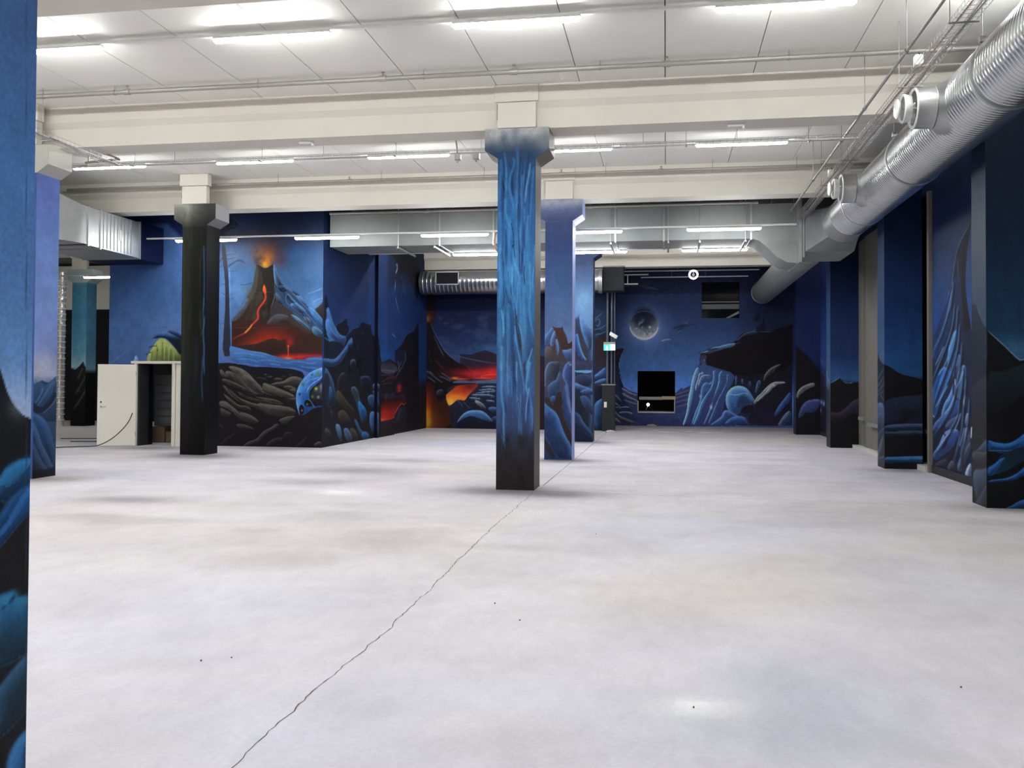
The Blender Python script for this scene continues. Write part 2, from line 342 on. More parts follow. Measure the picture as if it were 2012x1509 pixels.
["S",[[-2.324,3.319],[-2.335,3.118],[-2.302,2.942],[-2.251,2.816],[-2.225,2.69],[-2.216,2.514]],0.015,0.015,[64,134,192],0.8],
["S",[[-2.254,3.318],[-2.259,3.117],[-2.239,2.891],[-2.225,2.765]],0.0075,0.0113,[110,180,222],0.7],
["S",[[-1.988,3.389],[-1.987,3.164],[-1.973,2.938],[-1.997,2.688],[-1.97,2.463],[-1.919,2.251]],0.0225,0.015,[92,160,208],0.6],
["S",[[-1.92,3.638],[-1.924,3.325],[-1.949,3.113],[-1.935,2.888]],0.0094,0.0113,[120,180,222],0.6],
["S",[[-2.164,3.091],[-2.169,2.89],[-2.181,2.765],[-2.186,2.615],[-2.179,2.514],[-2.134,2.401],[-2.095,2.264],[-2.082,2.076]],0.0075,0.0131,[96,160,206],0.75],
["S",[[-2.415,2.666],[-2.389,2.541],[-2.375,2.39],[-2.387,2.264]],0.015,0.0188,[110,180,220],0.75],
["S",[[-2.301,2.766],[-2.294,2.615]],0.0056,0.0056,[100,160,206],0.6],
["S",[[-2.218,2.69],[-2.202,2.69],[-2.186,2.564],[-2.16,2.439],[-2.131,2.314],[-2.12,2.201],[-2.113,2.014],[-2.1,1.889]],0.0038,0.0138,[40,34,50],1],
["S",[[-2.202,2.665],[-2.196,2.564],[-2.191,2.439],[-2.165,2.301],[-2.13,2.164],[-2.122,2.064]],0.01,0.02,[46,38,50],1],
["S",[[-2.21,2.439],[-2.197,2.264],[-2.164,2.076],[-2.131,1.914],[-2.093,1.764]],0.0113,0.0225,[86,150,200],0.85],
["S",[[-2.059,2.464],[-2.058,2.338]],0.0056,0.0056,[96,150,196],0.6],
["S",[[-2.406,2.139],[-2.398,1.951],[-2.41,1.763]],0.0225,0.0413,[84,150,198],0.7],
["S",[[-2.31,2.139],[-2.322,1.951],[-2.308,1.763]],0.0188,0.0188,[92,124,186],0.5],
["S",[[-1.943,2.101],[-1.974,1.989],[-2.011,1.889],[-2.042,1.764]],0.0094,0.03,[92,160,212],0.85],
["S",[[-2.043,1.914],[-2.055,1.839],[-2.061,1.764]],0.01,0.015,[50,44,66],0.8],
["S",[[-1.907,3.513],[-1.904,2.513],[-1.903,1.764]],0.005,0.005,[20,22,46],0.9],
["S",[[-2.417,1.904],[-2.402,1.747],[-2.408,1.539],[-2.4,1.357],[-2.366,1.175],[-2.371,0.993],[-2.364,0.798],[-2.349,0.63]],0.0286,0.0156,[82,150,202],0.8],
["S",[[-2.324,1.904],[-2.303,1.748],[-2.315,1.565],[-2.294,1.384]],0.0182,0.013,[88,140,196],0.6],
["S",[[-2.179,1.904],[-2.181,1.748],[-2.17,1.566]],0.0182,0.0104,[90,156,206],0.8],
["S",[[-2.133,1.904],[-2.092,1.696],[-2.065,1.541],[-2.071,1.36]],0.013,0.0091,[92,150,196],0.7],
["S",[[-1.982,1.904],[-2.014,1.736],[-2.039,1.541],[-2.018,1.412]],0.0312,0.0156,[86,156,208],0.85],
["S",[[-1.993,1.516],[-2.018,1.334],[-2.037,1.179],[-2.036,0.997]],0.0156,0.0091,[108,170,210],0.8],
["S",[[-1.993,1.464],[-1.959,1.283],[-1.938,1.102],[-1.944,0.869]],0.013,0.0208,[84,124,184],0.75],
["S",[[-2.169,1.411],[-2.149,1.281],[-2.135,1.126]],0.0039,0.0078,[110,160,176],0.7],
["S",[[-2.074,1.878],[-2.046,1.697],[-2.065,1.593]],0.013,0.0078,[46,44,70],0.8],
["S",[[-2.263,1.696],[-2.249,1.514],[-2.255,1.384]],0.0104,0.0104,[80,124,180],0.5],
["S",[[-2.397,0.811],[-2.349,0.656],[-2.349,0.578]],0.0208,0.0078,[80,124,170],0.4],
["S",[[-2.094,0.764],[-2.086,0.609]],0.0208,0.0078,[60,70,100],0.5],
["S",[[-1.903,1.904],[-1.898,0.87],[-1.893,-0.033]],0.0065,0.0065,[24,22,34],0.9],
["N",[[-2.476,0.861],[-1.891,0.87],[-1.887,-0.007],[-2.471,-0.022]],14,3,[28,24,24],0.6,0.45]]],
'centre_column_middle': [0.995, [
["G",[[5.506,[176,178,184]],[5.316,[160,166,184]],[5.168,[92,104,140]],[4.872,[62,76,118]],[4.449,[54,74,122]],[3.606,[64,92,140]],[2.764,[88,116,162]],[2.238,[100,124,168]],[1.503,[48,66,104]],[-0.015,[40,56,92]]],0.2],
["B",-2.328,5.245,0.063,0.0945,[120,130,156],0.4],
["B",-2.116,5.313,0.063,0.0945,[120,130,156],0.4],
["B",-1.905,5.234,0.063,0.0945,[120,130,156],0.4],
["F",[[-2.515,2.477],[-2.375,2.686],[-2.288,2.756],[-2.253,2.721],[-2.112,2.729],[-2.024,2.563],[-1.98,2.389],[-1.884,2.459],[-1.856,-0.071],[-2.502,-0.084]],[74,60,60],[44,58,92],0.0052,1,0],
["F",[[-2.305,2.759],[-2.253,2.73],[-2.116,2.729],[-2.104,2.764],[-2.068,2.633],[-2.015,2.494],[-1.98,2.389],[-1.884,2.45],[-1.884,2.328],[-1.988,2.285],[-2.11,2.268],[-2.163,2.389],[-2.217,2.564]],[72,52,46],[58,44,42],0.0052,1,0],
["L",[[-2.515,2.495],[-2.41,2.634],[-2.314,2.747],[-2.279,2.686],[-2.339,2.529],[-2.409,2.355],[-2.513,2.215]],[66,104,160],[120,168,220],0.0174,120,1],
["L",[[-2.374,2.39],[-2.322,2.564],[-2.27,2.686],[-2.243,2.599],[-2.269,2.459],[-2.312,2.302]],[84,120,176],[132,172,222],0.0139,130,1],
["L",[[-2.251,2.459],[-2.234,2.503],[-2.199,2.459],[-2.172,2.32],[-2.18,2.198],[-2.206,2.111],[-2.233,2.285]],[88,120,172],[126,164,216],0.0139,60,1],
["L",[[-2.11,2.268],[-2.005,2.259],[-1.884,2.311],[-1.882,1.972],[-1.908,1.938],[-1.969,1.955],[-2.004,2.042],[-2.092,2.198]],[62,80,128],[120,160,214],0.0209,100,1],
["L",[[-2.514,2.25],[-2.409,2.355],[-2.303,2.302],[-2.337,2.128],[-2.407,1.971],[-2.476,1.831],[-2.511,1.831]],[78,74,80],[120,120,130],0.0139,120,0.8],
["F",[[-2.487,2.027],[-1.851,2.029],[-1.841,-0.005],[-2.476,-0.017]],[68,66,86],[40,60,104],0.0362,0.8,0],
["L",[[-2.494,1.665],[-2.468,1.846],[-2.395,2.028],[-2.14,2.028],[-2.158,1.847],[-2.23,1.648],[-2.284,1.621],[-2.357,1.575],[-2.42,1.484],[-2.484,1.52]],[60,66,88],[110,150,196],0.0181,150,1],
["L",[[-2.284,1.621],[-2.22,1.639],[-2.176,1.811],[-2.121,1.775],[-2.138,1.486],[-2.21,1.341],[-2.246,1.305],[-2.283,1.34],[-2.337,1.286],[-2.374,1.304],[-2.42,1.466],[-2.375,1.557]],[52,74,112],[100,126,164],0.0145,110,1],
["F",[[-2.355,1.249],[-2.282,1.304],[-2.228,1.305],[-2.174,1.414],[-2.101,1.378],[-2.082,1.126],[-1.989,0.766],[-1.898,0.498],[-1.897,0.3],[-2.024,0.478],[-2.098,0.693],[-2.19,0.944],[-2.281,1.015],[-2.372,1.068],[-2.464,1.158],[-2.446,1.303]],[48,38,38],[46,36,40],0.0109,1,1],
["L",[[-2.355,1.231],[-2.328,1.304],[-2.273,1.322],[-2.237,1.296],[-2.246,1.214],[-2.282,1.142],[-2.327,1.159]],[50,80,130],[96,140,196],0.0109,100,1],
["L",[[-2.103,1.775],[-2.067,1.92],[-1.995,2.028],[-1.887,2.029],[-1.882,0.966],[-1.918,0.983],[-1.973,1.217],[-2.011,1.487],[-2.048,1.613],[-2.088,1.667]],[56,72,128],[110,150,205],0.0181,150,1],
["L",[[-2.092,1.378],[-2.048,1.577],[-2.011,1.469],[-1.973,1.217],[-1.918,1.001],[-1.882,0.948],[-1.88,0.534],[-1.935,0.623],[-2.026,0.784],[-2.099,1.017]],[48,70,124],[120,140,180],0.0145,60,1],
["L",[[-1.986,1.992],[-1.905,2.029],[-1.895,1.956],[-1.941,1.929]],[90,120,160],[140,160,190],0.009,240,1],
["L",[[-2.492,1.212],[-2.446,1.14],[-2.354,1.069],[-2.245,0.997],[-2.171,0.872],[-2.098,0.657],[-2.024,0.478],[-1.897,0.282],[-1.878,0.013],[-2.167,0.025],[-2.277,0.185],[-2.369,0.364],[-2.461,0.507],[-2.488,0.579]],[42,66,116],[86,138,196],0.0289,60,1],
["B",-2.436,1.013,0.0543,0.1085,[70,130,190],0.7],
["F",[[-2.488,0.47],[-2.387,0.345],[-2.295,0.185],[-2.203,0.042],[-2.312,0.013],[-2.423,0.2],[-2.487,0.289]],[46,40,50],[46,40,50],0.0253,0.85,1],
["S",[[-1.883,2.029],[-1.886,1.128],[-1.887,0.021]],0.0054,0.0054,[24,30,50],0.8]]],
'centre_column_back': [1.0, [
["G",[[5.179,[110,122,160]],[4.836,[86,106,152]],[4.217,[92,124,176]],[3.806,[112,156,208]],[3.12,[108,140,190]],[2.299,[60,84,130]],[0.003,[30,48,84]]],0.1],
["B",-2.18,3.833,0.219,0.3558,[140,186,226],0.55],
["L",[[-2.447,3.29],[-2.392,3.345],[-2.32,3.399],[-2.276,3.435],[-2.137,3.18],[-2.028,3.034],[-1.937,3.07],[-1.907,-0.039],[-2.432,-0.048]],[50,62,92],[104,160,222],0.029,70,1],
["L",[[-2.302,3.417],[-2.247,3.398],[-2.119,3.161],[-1.973,3.016],[-1.953,2.454],[-2.062,2.49],[-2.172,2.781],[-2.264,3.035]],[74,110,170],[130,184,232],0.029,120,1],
["F",[[-2.336,2.963],[-2.282,2.999],[-2.244,2.744],[-2.134,2.418],[-2.06,2.164],[-2.169,2.236],[-2.279,2.49]],[60,52,56],[60,52,56],0.0145,1,1],
["L",[[-2.434,2.854],[-2.372,2.908],[-2.325,2.89],[-2.28,2.599],[-2.17,2.309],[-2.06,2.164],[-2.242,2.236],[-2.432,2.49]],[56,98,170],[120,180,230],0.0218,60,1],
["F",[[-2.442,2.2],[-2.024,2.128],[-1.934,2.237],[-1.933,1.911],[-2.441,1.909]],[62,64,92],[48,56,84],0.029,1,1],
["F",[[-2.422,1.92],[-1.951,1.929],[-1.951,1.868],[-2.095,1.845],[-2.24,1.859],[-2.415,1.873]],[110,170,224],[110,170,224],0.0109,1,1],
["L",[[-2.422,1.819],[-1.95,1.821],[-1.949,1.477],[-2.42,1.474]],[44,54,90],[60,80,120],0.0218,90,1],
["L",[[-2.421,1.619],[-2.239,1.511],[-1.949,1.441],[-1.912,1.333],[-2.238,1.403],[-2.42,1.438]],[60,90,140],[110,150,196],0.0218,90,1],
["L",[[-2.311,1.33],[-2.13,1.44],[-1.913,1.405],[-1.912,1.26],[-2.093,1.277]],[50,80,130],[90,140,200],0.0218,100,1],
["L",[[-2.31,1.221],[-2.129,1.259],[-1.984,1.115],[-1.91,0.863],[-1.91,0.682],[-2.127,0.897]],[46,64,104],[90,120,170],0.0218,100,1],
["L",[[-2.436,0.821],[-2.272,0.75],[-2.162,0.498],[-1.944,0.285],[-1.925,0.105],[-2.161,0.245],[-2.434,0.567]],[40,60,100],[70,110,160],0.029,60,1],
["F",[[-2.434,0.531],[-2.161,0.209],[-1.925,0.105],[-1.924,-0.076],[-2.432,-0.085]],[26,38,70],[22,30,54],0.0363,1,1]]],
'bark_column': [0.928, [
["G",[[5.335,[170,170,160]],[5.116,[120,122,112]],[4.896,[44,46,40]],[4.075,[40,44,36]],[1.454,[34,36,34]],[0.476,[28,24,26]],[-0.013,[24,20,22]]],0.2],
["H",[[-10.286,1.25],[-10.144,1.3],[-10.003,0.85],[-9.698,0.5]]],
["N",[[-10.334,5.276],[-9.724,5.26],[-9.678,1.683],[-10.285,1.68]],16,1.2,[84,92,50],0.5,0.55],
["S",[[-10.244,4.728],[-10.2,3.201],[-10.212,2.332],[-10.215,1.68]],0.0347,0.026,[92,94,50],0.45],
["S",[[-9.766,4.5],[-9.738,3.631],[-9.754,3.068]],0.0174,0.0195,[74,128,190],0.8],
["S",[[-9.742,3.371],[-9.766,3.068],[-9.734,2.764],[-9.794,2.548]],0.0152,0.0195,[56,150,190],0.7],
["S",[[-9.718,2.981],[-9.759,2.548],[-9.72,2.266],[-9.74,1.985],[-9.701,1.683]],0.0174,0.0304,[76,136,210],0.85],
["S",[[-9.753,2.072],[-9.782,1.682],[-9.767,1.358],[-9.74,1.121]],0.026,0.026,[64,100,160],0.7],
["S",[[-9.875,2.548],[-9.913,1.898],[-9.952,1.249]],0.0564,0.0564,[24,38,68],0.7]]],
'bark_column_side': [0.491, [
["G",[[5.37,[180,180,172]],[5.15,[150,150,140]],[4.984,[60,60,54]],[4.764,[24,22,22]],[-0.036,[20,17,20]]],0.2],
["S",[[18.011,4.718],[18.092,3.205],[18.074,2.117],[18.144,1.031]],0.0307,0.0307,[18,28,56],0.8]]],
'volcano': [0.942, [
["G",[[5.832,[26,38,66]],[5.274,[32,44,74]],[4.778,[44,62,96]],[4.159,[62,98,140]],[3.417,[72,116,168]],[2.43,[96,132,196]],[1.998,[84,116,190]]],0.12],
["F",[[-14.083,6.265],[-11.791,6.198],[-10.914,5.048],[-10.845,-0.297],[-13.979,-0.359]],[58,88,138],[80,110,162],0.3691,0.95,0],
["B",-12.797,3.948,0.7382,0.7382,[60,94,150],0.6],
["B",-12.028,2.682,0.4429,0.6152,[98,130,186],0.5],
["F",[[-14.075,5.778],[-12.138,5.729],[-10.788,5.694],[-10.782,5.232],[-11.721,5.064],[-12.134,5.451],[-14.071,5.497]],[20,26,68],[20,26,68],0.123,0.8,0],
["F",[[-13.681,2.916],[-12.099,2.934],[-12.098,2.871],[-13.68,2.865]],[66,96,160],[66,96,160],0.0246,0.5,0],
["L",[[-13.684,1.985],[-13.52,2.111],[-13.329,2.237],[-13.22,2.338],[-13.247,2.263],[-13.437,2.086],[-13.462,1.973]],[92,126,190],[120,150,206],0.0489,100,0.4],
["L",[[-13.023,1.974],[-12.984,2.137],[-12.952,2.213],[-12.902,2.137],[-12.86,2.037],[-12.831,1.975]],[130,170,214],[190,224,240],0.0196,120,1],
["F",[[-12.902,2.137],[-12.778,2.075],[-12.642,2.058],[-12.45,1.938],[-12.885,1.937]],[70,90,150],[70,90,150],0.0147,1,1],
["L",[[-12.669,2.038],[-12.617,2.238],[-12.51,2.388],[-12.377,2.588],[-12.243,2.638],[-12.106,2.562],[-11.888,2.363],[-11.698,2.238],[-11.694,1.94],[-12.667,1.937]],[138,150,88],[168,180,100],0.0587,120,1],
["S",[[-12.403,2.488],[-12.373,2.313],[-12.397,2.038]],0.0098,0.022,[72,84,56],0.8],
["S",[[-12.241,2.538],[-12.224,2.263],[-12.234,2.014]],0.0098,0.022,[72,84,56],0.8],
["S",[[-12.131,2.438],[-12.155,2.188],[-12.139,1.989]],0.0098,0.022,[72,84,56],0.8],
["S",[[-11.995,2.338],[-12.019,2.139],[-12.003,1.964]],0.0098,0.022,[72,84,56],0.8],
["S",[[-11.886,2.238],[-11.896,1.964]],0.0098,0.022,[72,84,56],0.8],
["S",[[-12.509,2.313],[-12.533,2.038]],0.0098,0.022,[72,84,56],0.8],
["S",[[-12.322,2.538],[-12.29,2.188]],0.0196,0.0196,[176,186,110],0.5],
["S",[[-12.186,2.488],[-12.186,2.088]],0.0196,0.0196,[176,186,110],0.5],
["S",[[-12.063,2.388],[-12.072,2.039]],0.0196,0.0196,[176,186,110],0.5],
["S",[[-11.94,2.288],[-11.942,1.989]],0.0196,0.0196,[176,186,110],0.5],
["L",[[-12.541,2.601],[-12.46,2.701],[-12.352,2.743],[-12.19,2.737],[-12.0,2.712],[-11.812,2.711],[-11.703,2.636],[-11.697,2.189],[-11.805,2.238],[-11.888,2.363],[-11.997,2.487],[-12.134,2.612],[-12.27,2.638],[-12.405,2.626]],[22,32,52],[64,110,160],0.0342,110,1],
["L",[[-12.137,2.8],[-12.002,2.817],[-11.866,2.774],[-11.704,2.686],[-11.702,2.587],[-11.838,2.662],[-12.0,2.724]],[30,44,76],[60,90,150],0.0196,110,1],
["S",[[-12.597,2.388],[-12.511,2.438],[-12.389,2.43]],0.0171,0.0122,[24,34,44],0.9],
["S",[[-12.677,2.213],[-12.617,2.268],[-12.536,2.275]],0.0171,0.0122,[24,34,44],0.9],
["S",[[-12.401,2.313],[-12.347,2.338]],0.0171,0.0122,[24,34,44],0.9],
["F",[[-11.301,5.808],[-8.036,5.722],[-8.029,5.053],[-11.292,5.122]],[28,40,70],[36,46,72],0.1223,0.8,0],
["B",-10.318,5.102,0.4893,0.1631,[28,28,38],0.85],
["B",-9.445,5.083,0.5301,0.2243,[50,40,48],0.8],
["B",-8.776,5.069,0.6116,0.1835,[40,48,76],0.7],
["B",-8.665,4.68,0.4077,0.2446,[44,84,132],0.6],
["B",-10.444,4.63,0.3262,0.2446,[74,90,112],0.6],
["B",-8.267,3.397,0.3262,0.2446,[110,160,220],0.6],
["B",-10.279,3.722,0.265,0.3262,[106,140,190],0.5],
["B",-10.651,3.52,0.1223,0.5097,[110,136,196],0.5],
["B",-9.527,4.696,0.3058,0.265,[110,62,40],0.85],
["B",-9.547,4.532,0.1835,0.1835,[180,104,34],0.9],
["B",-9.556,4.41,0.1019,0.1019,[214,146,30],0.9],
["B",-9.179,4.526,0.1223,0.2039,[90,50,70],0.6],
["B",-9.788,4.66,0.1427,0.1631,[96,60,50],0.5],
["N",[[-10.011,5.075],[-8.883,5.051],[-8.875,4.318],[-10.002,4.335]],5,5,[40,34,44],0.5,0.55],
["S",[[-8.483,3.683],[-8.27,3.741],[-8.101,3.82]],0.0122,0.0204,[130,176,220],0.6],
["S",[[-8.353,3.479],[-8.226,3.538],[-8.057,3.597]],0.0163,0.0204,[130,176,224],0.6],
["S",[[-10.216,3.927],[-10.084,3.915],[-9.888,3.964]],0.0102,0.0285,[40,62,84],0.6],
["F",[[-10.425,3.107],[-10.273,3.25],[-10.101,3.515],[-9.93,3.76],[-9.867,3.984],[-9.816,4.291],[-9.785,4.424],[-9.675,4.361],[-9.588,4.318],[-9.501,4.327],[-9.361,4.417],[-9.306,4.324],[-9.217,4.119],[-9.129,3.954],[-8.955,3.789],[-8.717,3.624],[-8.523,3.399],[-8.265,3.235],[-8.093,3.032],[-7.943,2.79],[-7.577,2.085],[-10.413,2.08]],[52,46,40],[56,40,34],0.0061,1,0],
["F",[[-9.785,4.424],[-9.675,4.361],[-9.566,4.312],[-9.501,4.327],[-9.361,4.417],[-9.326,4.202],[-9.344,3.855],[-9.32,3.61],[-9.425,3.325],[-9.508,3.04],[-9.682,3.041],[-9.645,3.613],[-9.607,4.124]],[34,30,28],[44,38,32],0.0204,1,1],
["F",[[-10.425,3.107],[-10.273,3.25],[-10.101,3.515],[-9.93,3.76],[-9.867,3.984],[-9.816,4.291],[-9.785,4.403],[-9.738,4.167],[-9.777,3.799],[-9.905,3.554],[-10.055,3.31],[-10.163,3.146],[-10.38,3.004]],[70,64,56],[74,68,64],0.0204,1,1],
["L",[[-10.426,3.127],[-10.295,3.229],[-10.123,3.454],[-10.037,3.617],[-9.971,3.596],[-10.034,3.392],[-10.164,3.228],[-10.293,3.086],[-10.413,3.004]],[86,98,124],[110,132,176],0.0163,120,1],
["N",[[-10.172,3.926],[-9.431,3.917],[-9.417,2.693],[-10.157,2.695]],8,4,[84,78,62],0.5,0.5],
["F",[[-9.424,3.305],[-9.297,3.549],[-9.124,3.506],[-8.95,3.342],[-8.692,3.218],[-8.433,3.034],[-8.303,2.811],[-8.43,2.69],[-8.86,2.976],[-9.163,3.099],[-9.313,3.039],[-9.507,2.938],[-9.423,3.142]],[64,62,66],[66,52,52],0.0285,0.9,1],
["L",[[-9.55,2.938],[-9.422,3.101],[-9.294,3.202],[-9.121,3.211],[-8.948,3.149],[-8.969,3.108],[-9.162,3.059],[-9.312,2.958],[-9.463,2.918]],[82,82,96],[104,110,128],0.0204,110,0.8],
["L",[[-9.361,4.427],[-9.329,4.406],[-9.263,4.283],[-9.195,4.057],[-9.129,3.914],[-9.214,3.833],[-9.302,3.916],[-9.347,4.121]],[60,86,124],[104,152,198],0.0163,150,1],
["F",[[-9.322,3.794],[-9.215,3.915],[-9.085,3.852],[-8.933,3.728],[-8.739,3.625],[-8.523,3.42],[-8.265,3.235],[-8.029,2.951],[-7.921,2.749],[-8.133,2.73],[-8.389,2.892],[-8.648,3.157],[-8.95,3.301],[-9.167,3.466],[-9.298,3.589]],[52,74,104],[50,76,112],0.0163,1,1],
["L",[[-9.258,3.854],[-9.086,3.913],[-8.955,3.789],[-9.041,3.729],[-9.17,3.731]],[34,46,68],[70,108,150],0.0183,60,1],
["L",[[-9.04,3.689],[-8.976,3.708],[-8.824,3.544],[-8.672,3.421],[-8.779,3.402],[-8.931,3.504]],[34,46,68],[112,168,216],0.0183,60,1],
["L",[[-9.3,3.753],[-9.169,3.629],[-9.08,3.424],[-9.21,3.446],[-9.298,3.589]],[64,76,98],[96,124,160],0.0183,100,1],
["L",[[-8.951,3.444],[-8.78,3.483],[-8.608,3.38],[-8.478,3.237],[-8.627,3.197],[-8.821,3.3]],[70,108,150],[112,168,216],0.0183,100,1],
["L",[[-8.783,3.747],[-8.632,3.623],[-8.48,3.399],[-8.608,3.441],[-8.738,3.584]],[70,108,150],[112,168,216],0.0183,100,1],
["L",[[-8.927,3.2],[-8.798,3.178],[-8.626,3.056],[-8.475,2.933],[-8.367,2.791],[-8.517,2.852],[-8.733,3.036]],[70,108,150],[130,180,220],0.0183,100,1],
["L",[[-8.584,3.157],[-8.456,3.115],[-8.369,3.014],[-8.432,2.933],[-8.54,3.035]],[96,106,130],[130,150,184],0.0183,100,1],
["L",[[-8.48,3.399],[-8.33,3.317],[-8.158,3.154],[-8.008,2.951],[-7.9,2.729],[-8.07,2.81],[-8.263,3.033],[-8.414,3.237]],[60,110,170],[116,178,236],0.0183,100,1],
["L",[[-8.347,2.933],[-8.176,2.851],[-8.026,2.689],[-8.217,2.649],[-8.367,2.751]],[70,108,150],[112,168,216],0.0183,100,1],
["L",[[-8.912,3.789],[-8.74,3.726],[-8.653,3.624],[-8.804,3.666]],[34,46,68],[70,108,150],0.0183,60,1],
["S",[[-9.306,4.324],[-9.239,4.139],[-9.151,3.955],[-8.977,3.79],[-8.761,3.645],[-8.523,3.44]],0.0183,0.0245,[104,156,210],0.45],
["S",[[-8.868,3.707],[-8.674,3.522],[-8.479,3.318],[-8.264,3.155],[-8.049,2.891]],0.0183,0.0245,[104,156,210],0.45],
["S",[[-8.953,3.586],[-8.737,3.442],[-8.521,3.237],[-8.327,3.034],[-8.133,2.77]],0.0183,0.0245,[104,156,210],0.45],
["S",[[-8.864,3.26],[-8.648,3.117],[-8.432,2.913],[-8.217,2.69]],0.0183,0.0245,[104,156,210],0.45],
["S",[[-9.171,3.792],[-8.996,3.586],[-8.78,3.422],[-8.563,3.177]],0.0163,0.0204,[30,42,64],0.6],
["S",[[-8.865,3.402],[-8.649,3.258],[-8.433,3.014]],0.0163,0.0204,[30,42,64],0.6],
["S",[[-9.349,4.325],[-9.336,4.12],[-9.302,3.916],[-9.322,3.794]],0.0082,0.0082,[130,166,200],0.7],
["S",[[-9.321,3.712],[-9.32,3.59],[-9.425,3.325]],0.0082,0.0082,[130,166,200],0.7],
["S",[[-9.019,3.688],[-9.038,3.505],[-8.908,3.382]],0.0082,0.0082,[130,166,200],0.7],
["L",[[-8.309,3.317],[-8.224,3.356],[-8.119,3.457],[-8.035,3.577],[-7.93,3.596],[-7.922,2.89],[-8.051,3.012],[-8.18,3.174]],[60,50,44],[80,68,58],0.0122,120,1],
["F",[[-10.161,3.044],[-9.812,3.062],[-9.29,2.896],[-8.86,2.894],[-8.473,2.731],[-8.257,2.488],[-8.106,2.165],[-10.413,2.08],[-10.423,2.901]],[66,34,30],[60,32,30],0.0815,0.7,1],
["B",-9.394,2.571,0.4077,0.265,[180,50,30],0.85],
["B",-9.674,2.367,0.4077,0.2039,[220,60,30],0.9],
["B",-10.152,2.306,0.3058,0.1223,[196,46,44],0.9],
["B",-9.89,2.245,0.3466,0.0938,[238,120,34],0.9],
["B",-9.198,2.408,0.3262,0.1427,[150,44,36],0.7],
["B",-9.586,2.306,0.1631,0.0815,[236,100,30],0.8],
["S",[[-9.79,3.021],[-9.94,2.838],[-10.07,2.736],[-10.287,2.573],[-10.418,2.491]],0.0163,0.0285,[60,36,32],0.7],
["S",[[-9.594,3.94],[-9.57,3.756],[-9.536,3.592],[-9.6,3.49],[-9.707,3.368],[-9.749,3.266],[-9.726,3.103],[-9.812,3.021],[-9.898,2.94],[-9.941,2.858],[-10.049,2.756],[-10.201,2.695],[-10.419,2.573]],0.0326,0.0245,[232,70,44],1],
["F",[[-9.594,3.93],[-9.534,3.816],[-9.537,3.694],[-9.592,3.715],[-9.634,3.797]],[240,110,50],[246,90,40],0.0122,1,1],
["S",[[-9.6,3.47],[-9.729,3.348],[-9.749,3.205],[-9.737,3.103],[-9.855,2.981]],0.0122,0.0102,[220,60,60],0.8],
["S",[[-9.887,2.96],[-9.93,2.899],[-10.049,2.777],[-10.07,2.746]],0.0163,0.0204,[250,190,70],0.9],
["S",[[-10.742,3.748],[-9.951,3.743],[-9.364,3.733]],0.0061,0.0061,[104,110,110],0.5],
["S",[[-10.444,2.871],[-9.723,2.868],[-8.859,2.87]],0.0061,0.0061,[130,90,80],0.5],
["F",[[-10.712,4.924],[-10.624,4.943],[-10.552,4.467],[-10.501,3.931],[-10.472,3.313],[-10.42,2.696],[-10.414,2.183],[-10.656,2.183],[-10.621,2.902],[-10.584,3.52],[-10.614,4.138],[-10.687,4.634]],[40,42,54],[50,50,66],0.0122,1,1],
["S",[[-10.496,4.342],[-10.477,3.724],[-10.458,3.107],[-10.431,2.696],[-10.425,2.183]],0.0163,0.0245,[92,146,214],0.9],
["S",[[-10.598,4.633],[-10.489,4.672],[-10.379,4.66]],0.0122,0.0061,[38,46,60],0.85],
["S",[[-10.553,4.549],[-10.443,4.568],[-10.356,4.587]],0.0143,0.0071,[38,46,60],0.85],
["S",[[-10.529,4.364],[-10.398,4.464],[-10.245,4.524],[-10.069,4.439]],0.0245,0.0122,[38,46,60],0.85],
["S",[[-10.333,4.505],[-10.201,4.544],[-10.113,4.46]],0.0143,0.0071,[38,46,60],0.85],
["S",[[-10.684,4.387],[-10.749,4.346]],0.0122,0.0061,[38,46,60],0.85],
["S",[[-10.506,4.26],[-10.395,4.248],[-10.286,4.298]],0.0082,0.0041,[38,46,60],0.85],
["S",[[-10.59,3.932],[-10.7,3.954]],0.0082,0.0041,[38,46,60],0.85],
["S",[[-10.586,3.664],[-10.698,3.747]],0.0102,0.0051,[38,46,60],0.85],
["S",[[-10.486,3.56],[-10.355,3.62]],0.0082,0.0041,[38,46,60],0.85],
["S",[[-10.644,2.985],[-10.732,2.965]],0.0082,0.0041,[38,46,60],0.85],
["S",[[-10.62,4.633],[-10.708,4.552],[-10.751,4.47]],0.0285,0.0143,[38,46,60],0.85],
["S",[[-10.476,3.663],[-10.389,3.723]],0.0061,0.0031,[38,46,60],0.85],
["F",[[-10.989,5.8],[-10.547,5.788],[-10.522,5.581],[-10.212,5.388],[-10.364,5.288],[-10.518,5.271],[-10.627,5.17],[-10.712,4.924],[-10.978,4.929]],[20,22,30],[20,22,30],0.0326,0.85,1],
["S",[[-10.522,5.622],[-10.411,5.475],[-10.364,5.309]],0.0163,0.0102,[52,60,80],0.6],
["S",[[-10.479,5.662],[-10.345,5.494],[-10.212,5.388]],0.0163,0.0102,[52,60,80],0.6],
["S",[[-10.497,5.374],[-10.365,5.34],[-10.234,5.388]],0.0163,0.0102,[52,60,80],0.6],
["F",[[-10.483,2.433],[-10.067,2.463],[-9.849,2.469],[-9.589,2.545],[-9.46,2.595],[-9.33,2.619],[-9.157,2.564],[-9.071,2.584],[-8.857,2.665],[-8.727,2.553],[-8.427,2.451],[-8.0,2.229],[-7.999,2.068],[-9.281,2.066],[-10.459,2.31]],[66,44,36],[52,36,36],0.0102,1,1],
["B",-9.023,2.168,0.2243,0.0612,[214,50,44],0.95],
["B",-8.68,2.168,0.3262,0.0734,[210,50,40],0.9],
["B",-8.254,2.179,0.2854,0.0571,[190,40,60],0.9],
